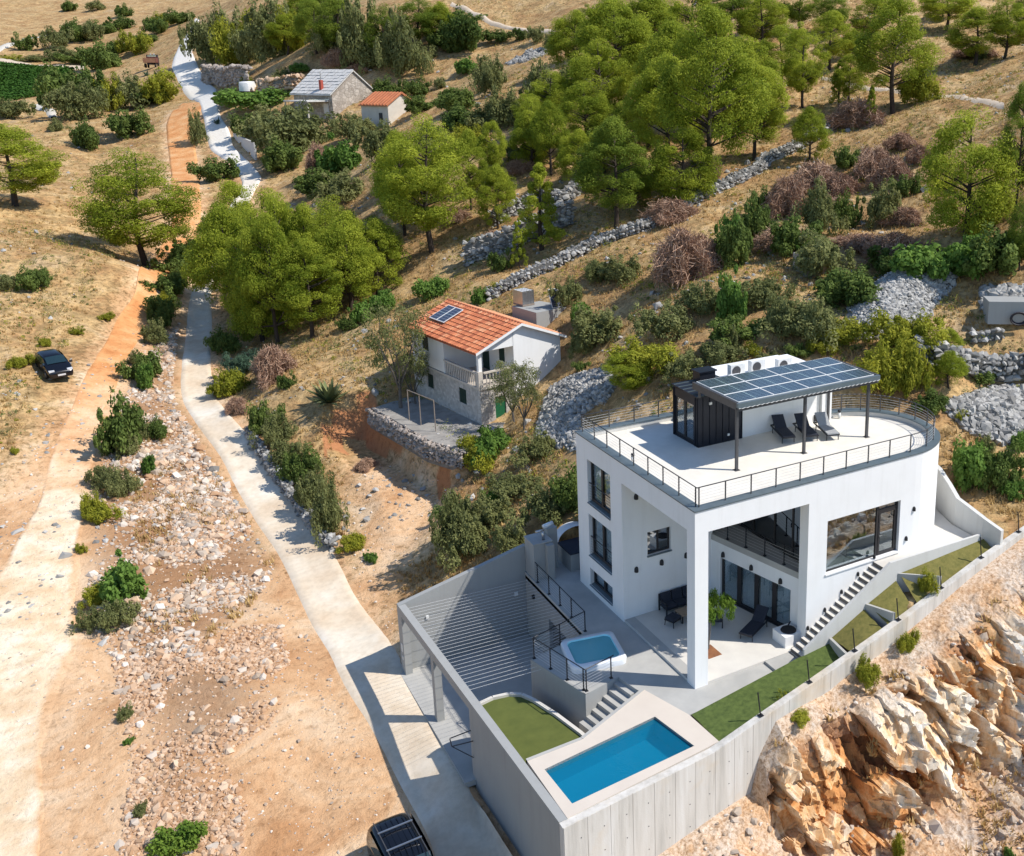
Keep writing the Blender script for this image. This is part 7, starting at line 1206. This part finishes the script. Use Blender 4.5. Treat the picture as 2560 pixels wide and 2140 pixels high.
drywall('short stone edging beside the concrete block at right', WALLR2, 0.5, 0.6, 0.3, 0.14, 0.24)
drywall('low stone wall along the right side of the concrete road', ROADWALL, 0.75, 0.5, 0.26, 0.13, 0.21)
drywall('rough rock face beside the upper lane', FARWALL, 3.2, 1.5, 0.5, 0.3, 0.55, 'stone_wall', 0.2, 120)
drywall('pale rock bank behind the old stone house yard', FARWALL2, 2.2, 1.4, 0.5, 0.3, 0.5, 'stone_warm', 0.25, 120)
drywall('stone retaining wall under the tiled house terrace', TWALL, 1.0, 0.5, 0.24, 0.12, 0.18, 'stone_wall', 0.15, 290, z0f=lambda X, Y: 0.66+0*X)
# ------------------------------------------------------------------ plants
def leaf_mesh(name, C_, R_, per, size, aspect, outw=0.6, up=0.35, rng=None, shell=0.55, droop=0.0, vbase=None):
    rng = rng or RNG; C_ = np.array(C_); R_ = np.array(R_); n = len(C_); N = n*per; idx = np.repeat(np.arange(n), per)
    d = rng.normal(size=(N,3)); d /= np.linalg.norm(d, axis=1, keepdims=True); rad = shell+(1-shell)*rng.random(N)**0.6
    P = C_[idx]+d*R_[idx]*rad[:,None]
    nrm = d*outw+rng.normal(size=(N,3))*0.55+np.array([0,0,up]); nrm /= np.linalg.norm(nrm, axis=1, keepdims=True)
    ax = np.cross(nrm, rng.normal(size=(N,3))); ax[:,2] -= droop; ax /= np.linalg.norm(ax, axis=1, keepdims=True)+1e-9; bx = np.cross(nrm, ax)
    L = size*rng.uniform(0.6,1.25,N)[:,None]; Wd = L*aspect
    V = np.stack([P-ax*L*0.5, P+bx*Wd*0.5, P+ax*L*0.5, P-bx*Wd*0.5], 1).reshape(-1,3); F = np.arange(N*4).reshape(N,4)
    cv = rng.random(n) if vbase is None else vbase; v = np.clip(cv[idx]*0.55+rng.random(N)*0.45, 0, 1)
    return np_mesh(name, V, F, np.repeat(v, 4))
def limb(mb, a, b, r0, r1, bend=0.1, seg=4, rng=None):
    a, b = np.array(a, float), np.array(b, float); pts = []
    for i in range(seg+1): t = i/seg; pts.append(a+(b-a)*t+np.array([math.sin(t*3.1)*bend*0.4, math.sin(t*2.3+1)*bend*0.3-0.2*bend, 0])*math.sin(math.pi*t))
    for i in range(seg): mb.tube(pts[i], pts[i+1], r0+(r1-r0)*i/seg, r0+(r1-r0)*(i+1)/seg, 6, False)
def pine_proto(seed, conical=False, H=12.0, R=3.8, lo=0.10):
    rng = np.random.default_rng(seed); C_ = []; Rr = []; lo = lo if not conical else 0.12; ga = rng.uniform(0,6.28)
    if conical:
        n = 60
        for i in range(n):
            t = lo+(0.97-lo)*(i+rng.random())/n; f = (t-lo)/(1-lo); rad = R*((1-f)**0.8+0.08)*(0.42+0.58*math.sqrt(rng.random())); a = ga+i*2.399+rng.normal()*0.3
            C_.append((rad*math.cos(a), rad*math.sin(a), t*H+rng.normal()*0.2)); s = R*(0.16+0.14*rng.random())*(1.1-0.4*f); Rr.append((s,s,s*0.8))
    else:   # rounded, lobed crown of a Mediterranean pine: billows gathered round a few big limbs
        zc, rzc = H*(lo+1)/2, H*(1-lo)/2*0.93; lobes = [(ga+k*6.28/5+rng.normal()*0.4, rng.uniform(-0.72,0.78)) for k in range(7)]
        for i in range(125):
            if i < 88: la, lz = lobes[i % 7]; a = la+rng.normal()*0.45; sz = np.clip(lz+rng.normal()*0.28, -0.95, 0.97)
            else: a = rng.uniform(0,6.28); sz = rng.uniform(-0.92,0.98)
            cr = (math.sqrt(1-sz*sz) if sz > 0 else (1-sz*sz)**0.32); rad = R*0.88*cr*(0.50+0.50*math.sqrt(rng.random()))*(1-0.38*max(sz,0)**1.5); C_.append((rad*math.cos(a), rad*math.sin(a), max(zc+rzc*0.90*sz*(0.8+0.2*rng.random()), 0.06*H))); s = R*(0.14+0.17*rng.random()); Rr.append((s,s,s*0.72))
    n = len(C_); crown = leaf_mesh('pine_crown', C_, Rr, 320, 0.20, 0.38, 0.8, 0.6, rng, 0.55)
    m = MB(); lean = rng.uniform(-0.5,0.5,2); top = np.array([lean[0]*0.3, lean[1]*0.3, H*0.86]); prev = np.zeros(3); rr = 0.24; pts = [prev]
    for i in range(1,7): pts.append(np.array([lean[0]*math.sin(i*0.8)*0.6, lean[1]*math.sin(i*0.7)*0.6, H*0.86*i/6]))
    for i in range(6): m.tube(pts[i], pts[i+1], rr*(1-i/7), rr*(1-(i+1)/7), 8, False)
    for i in range(0, n, 3):
        c = np.array(C_[i]); zz = max(c[2]-0.35*math.hypot(c[0],c[1])-0.2, H*0.14); k = min(int(zz/(H*0.86)*6),5); b = pts[k]+(pts[k+1]-pts[k])*((zz/(H*0.86)*6)-k); limb(m, b, c, 0.085*(1-zz/H*0.5), 0.02, 0.3, 3)
    trunk = m.mesh('pine_trunk'); return crown, trunk, H, R
def bush_proto(seed, kind='b'):
    rng = np.random.default_rng(seed); C_ = []; Rr = []; n = 64; ph = rng.uniform(0,6.28,3)
    for i in range(n):
        a = rng.uniform(0,6.28); u = rng.random()**0.8; el = math.asin(u); q = (0.30+0.62*rng.random()**0.5)*(0.80+0.26*math.sin(a*2+ph[0])+0.18*math.sin(a*5+ph[1])+0.12*math.sin(u*7+ph[2])); C_.append((q*math.cos(a)*math.cos(el), q*math.sin(a)*math.cos(el), 0.10+0.72*q*u+0.14*rng.random())); s = (0.08+0.22*rng.random()**1.5); Rr.append((s,s,s*(0.7+0.7*rng.random())))
    sz, asp, per = {'b':(0.105,0.6,120),'o':(0.10,0.42,115),'f':(0.13,0.75,85),'y':(0.115,0.36,120),'s':(0.16,0.12,110)}[kind]
    return leaf_mesh('bush', C_, Rr, per, sz, asp, 0.8, 0.6, rng, 0.35)
def dry_proto(seed):
    rng = np.random.default_rng(seed); n = 5200; a = rng.uniform(0,6.28,n); q = rng.random(n)**0.6*(0.75+0.3*np.sin(a*3+seed)+0.2*np.sin(a*7)); h = (0.06+0.85*rng.random(n)**1.3)*(1-0.6*np.clip(q,0,1)**2)*(0.7+0.5*vnoise(np.cos(a)*q*4+seed, np.sin(a)*q*4, seed)); P = np.column_stack([q*np.cos(a), q*np.sin(a), h]); d = np.column_stack([np.cos(a)*0.7, np.sin(a)*0.7, rng.normal(size=n)*0.45-0.1])+rng.normal(size=(n,3))*0.55; d /= np.linalg.norm(d,axis=1,keepdims=True)
    L = rng.uniform(0.12,0.55,n)[:,None]; b = np.cross(d, rng.normal(size=(n,3))); b /= np.linalg.norm(b,axis=1,keepdims=True); w = 0.011
    V = np.stack([P-d*L/2-b*w, P-d*L/2+b*w, P+d*L/2+b*w*0.5, P+d*L/2-b*w*0.5],1).reshape(-1,3); return np_mesh('brush', V, np.arange(n*4).reshape(n,4), np.repeat(rng.random(n),4))
def tree_proto(seed, H=5.0, R=2.2):
    rng = np.random.default_rng(seed); C_ = []; Rr = []; m = MB(); m.tube((0,0,0),(0.12,0.05,0.9),0.13,0.10,8,False); base = np.array([0.12,0.05,0.9]); br = []
    for i in range(7):
        a = i*0.9+rng.random()*0.5; e = np.array([R*0.55*math.cos(a), R*0.55*math.sin(a), H*(0.5+0.15*rng.random())]); limb(m, base, e, 0.07, 0.035, 0.4, 4); br.append(e)
        for k in range(8):
            b = a+rng.normal()*0.6; c = np.array([R*(0.35+0.6*rng.random())*math.cos(b), R*(0.35+0.6*rng.random())*math.sin(b), H*(0.42+0.55*rng.random())]); c[2] = min(c[2], H*0.98-0.25*math.hypot(c[0],c[1])); 
            if k % 2 == 0: limb(m, e, c, 0.03, 0.01, 0.2, 2)
            s = 0.38+0.25*rng.random(); C_.append(c); Rr.append((s,s,s*0.75))
    return leaf_mesh('tree_crown', C_, Rr, 90, 0.17, 0.4, 0.5, 0.35, rng, 0.25), m.mesh('tree_trunk'), H, R
PINES = [pine_proto(s) for s in (11,23,37,41,59)]; FULL = [pine_proto(s, False, 9.0, 3.8, -0.06) for s in (83,89,97)]; CONES = [pine_proto(s, True, 8.0, 2.1) for s in (61,67)]; TREES = [tree_proto(s) for s in (71,73)]
BUSH = {k: [bush_proto(s+hash_, k) for s in (5,9,14,21)] for hash_, k in ((0,'b'),(100,'o'),(200,'f'),(300,'y'),(400,'s'))}; DRY = [dry_proto(s) for s in (3,4,5)]
LMAT = {'q':'leaf_pine','p':'leaf_pine','d':'leaf_dpine','c':'leaf_pine','b':'leaf_bush','o':'leaf_olive','f':'leaf_fig','y':'leaf_yellow','s':'leaf_rosemary','r':'twig_dry','t':'leaf_olive'}
NOUN = {'q':('full bushy bright pine','pine tree'),'p':('bright green pine','pine tree'),'d':('dark green pine','pine tree'),'c':('slender conical young pine','pine tree'),'b':('dark green bush','bush'),'o':('grey green shrub','shrub'),'f':('fresh green leafy shrub','shrub'),'y':('yellow green bush','bush'),'s':('blue green rosemary shrub','shrub'),'r':('dead brown brushwood heap','brushwood'),'t':('grey green olive tree','olive tree')}
def zone(px, py):
    if px < 560 and py < 190: return 'near the far end of the lane'
    if px < 420 and py < 330: return 'below the vineyard at top left'
    if px < 345 and py < 1000: return 'in the dry field left of the track'
    if px < 720 and py < 250: return 'along the upper lane'
    if px < 1000 and py < 200: return 'on the slope above the stone house'
    if px < 1000 and py < 480: return 'around the old stone house'
    if px < 535 or (px < 560 and py > 1100): return 'on the bank beside the dirt track'
    if px < 1010 and py >= 940: return 'between the road and excavated plot'
    if px < 1010 and py >= 480: return 'in the grove above the road'
    if px < 1440 and py >= 640: return 'around the tiled house'
    if px < 1500 and py < 320: return 'on the dry slope at top centre'
    if px < 1760 and py < 760: return 'on the wooded slope behind the tiled house'
    if py < 330: return 'beside the upper path at top right'
    if py < 700: return 'among the dead brush at upper right'
    if py >= 1390: return 'on the rocky cutting below the wall'
    if px > 2200: return 'on the slope right of the villa'
    return 'on the slope just behind the villa'
ORD = ['leftmost','second from the left','third from the left','fourth from the left','fifth from the left','sixth from the left','seventh from the left','eighth from the left','ninth from the left','tenth from the left','eleventh from the left','twelfth from the left','thirteenth from the left','fourteenth from the left','fifteenth from the left','sixteenth from the left','seventeenth from the left','eighteenth from the left','nineteenth from the left','twentieth from the left']
_cl = {}
for pl_ in PLANTS: _cl.setdefault((pl_[4], zone(pl_[5], pl_[6])), []).append(pl_)
for k in _cl: _cl[k].sort(key=lambda a: a[5])
def setmat(o, mat):
    o.material_slots[0].link = 'OBJECT'; o.material_slots[0].material = MATS[mat]
for ME in [p[0] for p in PINES+FULL+CONES+TREES]+[b for L_ in BUSH.values() for b in L_]+DRY: ME.materials.append(MATS['leaf_bush'])
for ME in [p[1] for p in PINES+FULL+CONES]: ME.materials.append(MATS['bark'])
for ME in [p[1] for p in TREES]: ME.materials.append(MATS['bark_grey'])
xs_, ys_ = np.array([p[0] for p in PLANTS]), np.array([p[1] for p in PLANTS])
zs_ = np.where((ys_ < wall_y(xs_)-0.2) & (xs_ > -8), rockz(xs_, ys_), gz(xs_, ys_)); prn = random.Random(5)
for i, (x, y, h, r, k, px, py) in enumerate(PLANTS):
    cl = _cl[(k, zone(px, py))]; lab = NOUN[k][0]+' '+zone(px, py)
    if len(cl) > 1: lab += ', '+(ORD[cl.index((x,y,h,r,k,px,py))] if cl[-1] != (x,y,h,r,k,px,py) else 'rightmost')
    loc = (x, y, float(zs_[i])-0.05); rz = prn.uniform(0, 6.28); grp = NOUN[k][0]+' group '+zone(px, py)
    if k in 'pdctq':
        cr, tr_, H, R = (CONES if k == 'c' else TREES if k == 't' else FULL if k == 'q' else PINES)[i % (2 if k in 'ct' else 3 if k == 'q' else 5)]
        t = thing({'t':'olive_tree'}.get(k,'pine_tree'), lab, NOUN[k][1], loc, rz, grp); s = (r/R*prn.uniform(0.92,1.1), r/R*prn.uniform(0.92,1.1), h/H); t.scale = s
        o = link('crown', cr, None, t); setmat(o, LMAT[k]); link('trunk', tr_, None, t)
    else:
        o = link({'r':'brushwood','b':'bush','y':'bush'}.get(k,'shrub'), (DRY[i % 3] if k == 'r' else BUSH[k][i % 4]), None); setmat(o, LMAT[k]); o.location = loc; o.rotation_euler = (0,0,rz); o.scale = (r*1.32*prn.uniform(0.85,1.2), r*1.32*prn.uniform(0.85,1.2), max(h,0.35)*1.18) if k != 'r' else (r*1.5*prn.uniform(0.9,1.3), r*1.2, h*0.9); tag(o, lab, NOUN[k][1], grp)
# young pepper tree on the patio
rng = np.random.default_rng(8); C_ = []; Rr = []
for i in range(34): a = rng.uniform(0,6.28); q = 0.95*math.sqrt(rng.random()); C_.append((q*math.cos(a)+0.38, q*math.sin(a), 1.75+0.75*(1-q*q)*rng.random()+0.1)); Rr.append((0.2,0.2,0.28))
pt = thing('pepper_tree', 'young weeping bright green tree in the patio planting bed', 'tree', (2.0,2.1,0.13)); link('crown', leaf_mesh('weeping_crown', C_, Rr, 90, 0.26, 0.22, 0.4, 0.1, rng, 0.1, 1.6), 'leaf_pepper', pt)
m = MB(); limb(m, (0,0,0), (0.12,0.02,1.9), 0.045, 0.03, 0.1, 5); m.build('trunk', 'bark_grey', pt, True)
for e_ in ((0.5,0.2,2.1),(-0.3,-0.2,2.2)): m = MB(); limb(m, (0.1,0,1.6), e_, 0.02, 0.01, 0.1, 3); m.build('branch', 'bark_grey', pt, True)
# agaves
def agave(name, label, loc, n, L, mat='leaf_agave', cat='agave', wid=0.09, group=None):
    rng = np.random.default_rng(int(abs(loc[0]*13+loc[1]*7))); m = MB()
    for i in range(n):
        a = rng.uniform(0,6.28); el = rng.uniform(0.25,1.35); l = L*rng.uniform(0.7,1.1); d = np.array([math.cos(a)*math.cos(el), math.sin(a)*math.cos(el), math.sin(el)]); s = np.array([-math.sin(a), math.cos(a), 0])*wid*L; p0 = d*0.05; p1 = d*l*0.5; p2 = d*l-np.array([0,0,0.12*l*math.cos(el)])
        m.add([p0-s*0.6, p0+s*0.6, p1+s, p1-s, p2], [(0,1,2,3),(3,2,4)])
    me = m.mesh('leaves'); a_ = me.attributes.new('v','FLOAT','POINT'); a_.data.foreach_set('value', np.repeat(rng.random(n),5).astype(np.float32)); o = link(name, me, mat); o.location = loc; return tag(o, label, cat, group)
agave('agave', 'large spiky agave above the excavated plot', (-5.1,42.6,gzz(-5.1,42.6)), 60, 2.1)
o = link('fern_shrub', BUSH['f'][1], None); setmat(o, 'leaf_pepper'); o.location = (-19.2,7.4,gzz(-19.2,7.4)); o.scale = (1.0,1.0,1.15); tag(o, 'feathery bright green plant at the bottom edge beside the gravel', 'plant')
for (x, y), w_ in zip(((-0.3,232.0),(1.0,226.0),(4.2,160.0)), ('left of','below','right of')): agave('agave', {'left of':'pale agave rosette just left of the tipper truck','below':'pale agave rosette just below the tipper truck','right of':'agave rosette beside the upper lane junction'}[w_], (x,y,gzz(x,y)), 30, 1.6, 'leaf_rosemary')
# vineyard
q = rand_in(VINE, 9000); row = np.round(q[:,1]/2.2)*2.2; q[:,1] = row+RNG.normal(0,0.35,len(q)); zc = gz(q[:,0], q[:,1]); stuff(link('vineyard', leaf_mesh('vineyard', np.column_stack([q, zc+0.6]), np.full((len(q),3),0.5), 4, 0.55, 0.7, 0.5, 0.6), 'leaf_vine'))['label'] = 'rows of green vines in the field at far left'
# dry grass over the hillside and verges
def grass(name, q, hmin, hmax, blades, mat, label):
    n = len(q); z = np.where((q[:,1] < wall_y(q[:,0])-0.2) & (q[:,0] > -8), rockz(q[:,0], q[:,1]), gz(q[:,0], q[:,1])); N = n*blades; i = np.repeat(np.arange(n), blades); a = RNG.uniform(0,6.28,N); h = RNG.uniform(hmin,hmax,N)*np.repeat(RNG.uniform(0.6,1.3,n),blades); sp = h*RNG.uniform(0.15,0.7,N); B = np.column_stack([q[i,0]+RNG.normal(0,0.1,N), q[i,1]+RNG.normal(0,0.1,N), z[i]-0.03]); w = 0.035+0.03*RNG.random(N)
    V = np.stack([B+np.column_stack([-np.sin(a)*w,np.cos(a)*w,0*a]), B-np.column_stack([-np.sin(a)*w,np.cos(a)*w,0*a]), B+np.column_stack([np.cos(a)*sp,np.sin(a)*sp,h])],1).reshape(-1,3)
    o = stuff(link(name, np_mesh(name, V, np.arange(N*3).reshape(N,3), np.repeat(np.clip(np.repeat(vnoise(q[:,0]/3,q[:,1]/3,55),blades)*0.7+RNG.random(N)*0.3,0,1),3)), mat)); o['label'] = label
n = 60000; rr = np.exp(RNG.uniform(math.log(48), math.log(230), n)); aa = np.radians(RNG.uniform(-42, 27, n))+math.radians(32.1); q = np.column_stack([-19.57+rr*np.sin(aa), -31.49+rr*np.cos(aa)])
bad = (softpoly(q[:,0],q[:,1],DIRTG,3.0) > 0.45) | ~off_road(q) | inpoly(q[:,0],q[:,1],PIT) | inpoly(q[:,0],q[:,1],TERR2) | ((q[:,0] > -9) & (q[:,0] < 17.3) & (q[:,1] < 14.3)) | inpoly(q[:,0],q[:,1],MOUND1) | inpoly(q[:,0],q[:,1],MOUND2) | inpoly(q[:,0],q[:,1],MOUND3) | inpoly(q[:,0],q[:,1],VINE) | (segdist(q[:,0],q[:,1],DMID) < 3.4) | ((q[:,0] > 2) & (q[:,0] < 10) & (q[:,1] > 31) & (q[:,1] < 42))
bad |= vnoise(q[:,0]/4, q[:,1]/4, 57) < 0.36
grass('dry_grass', q[~bad], 0.08, 0.30, 7, 'grass_dry', 'dry golden grass covering the hillside')
q = rand_in(RUB, 500, lambda x, y: vnoise(x/2,y/2,58) > 0.62); q = q[off_road(q)]; grass('dry_grass', q, 0.15, 0.4, 7, 'grass_dry', 'sparse dry grass on the rubble bank')
q = np.column_stack([RNG.uniform(0,24,1500), RNG.uniform(-13,-3.9,1500)]); q = q[(q[:,1] < wall_y(q[:,0])-0.25) & (vnoise(q[:,0]/1.3,q[:,1]/1.3,59) > 0.58)]; grass('dry_grass', q, 0.12, 0.38, 8, 'grass_dry', 'dry grass tufts on the rocky cutting')
# low scrub mats between the bushes
n = 20000; rr = np.exp(RNG.uniform(math.log(56), math.log(340), n)); aa = np.radians(RNG.uniform(-40, 26, n))+math.radians(32.1); q = np.column_stack([-19.57+rr*np.sin(aa), -31.49+rr*np.cos(aa)])
k = off_road(q) & (softpoly(q[:,0],q[:,1],DIRTG,3.0) < 0.3) & ~((q[:,0] > -9) & (q[:,0] < 17.5) & (q[:,1] < 14.5)) & ~((q[:,0] > 1) & (q[:,0] < 10) & (q[:,1] > 28) & (q[:,1] < 43)) & (segdist(q[:,0],q[:,1],DMID) > 3.4) & (vnoise(q[:,0]/6,q[:,1]/6,61) > 0.42) & ~inpoly(q[:,0],q[:,1],MOUND1) & ~inpoly(q[:,0],q[:,1],PIT); q = q[k]; s = 0.12+0.62*RNG.random(len(q))**1.7; P = np.column_stack([q, gz(q[:,0],q[:,1])+s*0.4])
for mt, sel in (('leaf_olive', slice(0,None,2)), ('leaf_yellow', slice(1,None,4)), ('leaf_bush', slice(3,None,4))): stuff(link('low_scrub', leaf_mesh('low_scrub', P[sel], np.column_stack([s,s,s*0.7])[sel], 30, 0.15, 0.4), mt))['label'] = 'low scrub growing between the bushes on the hillside'
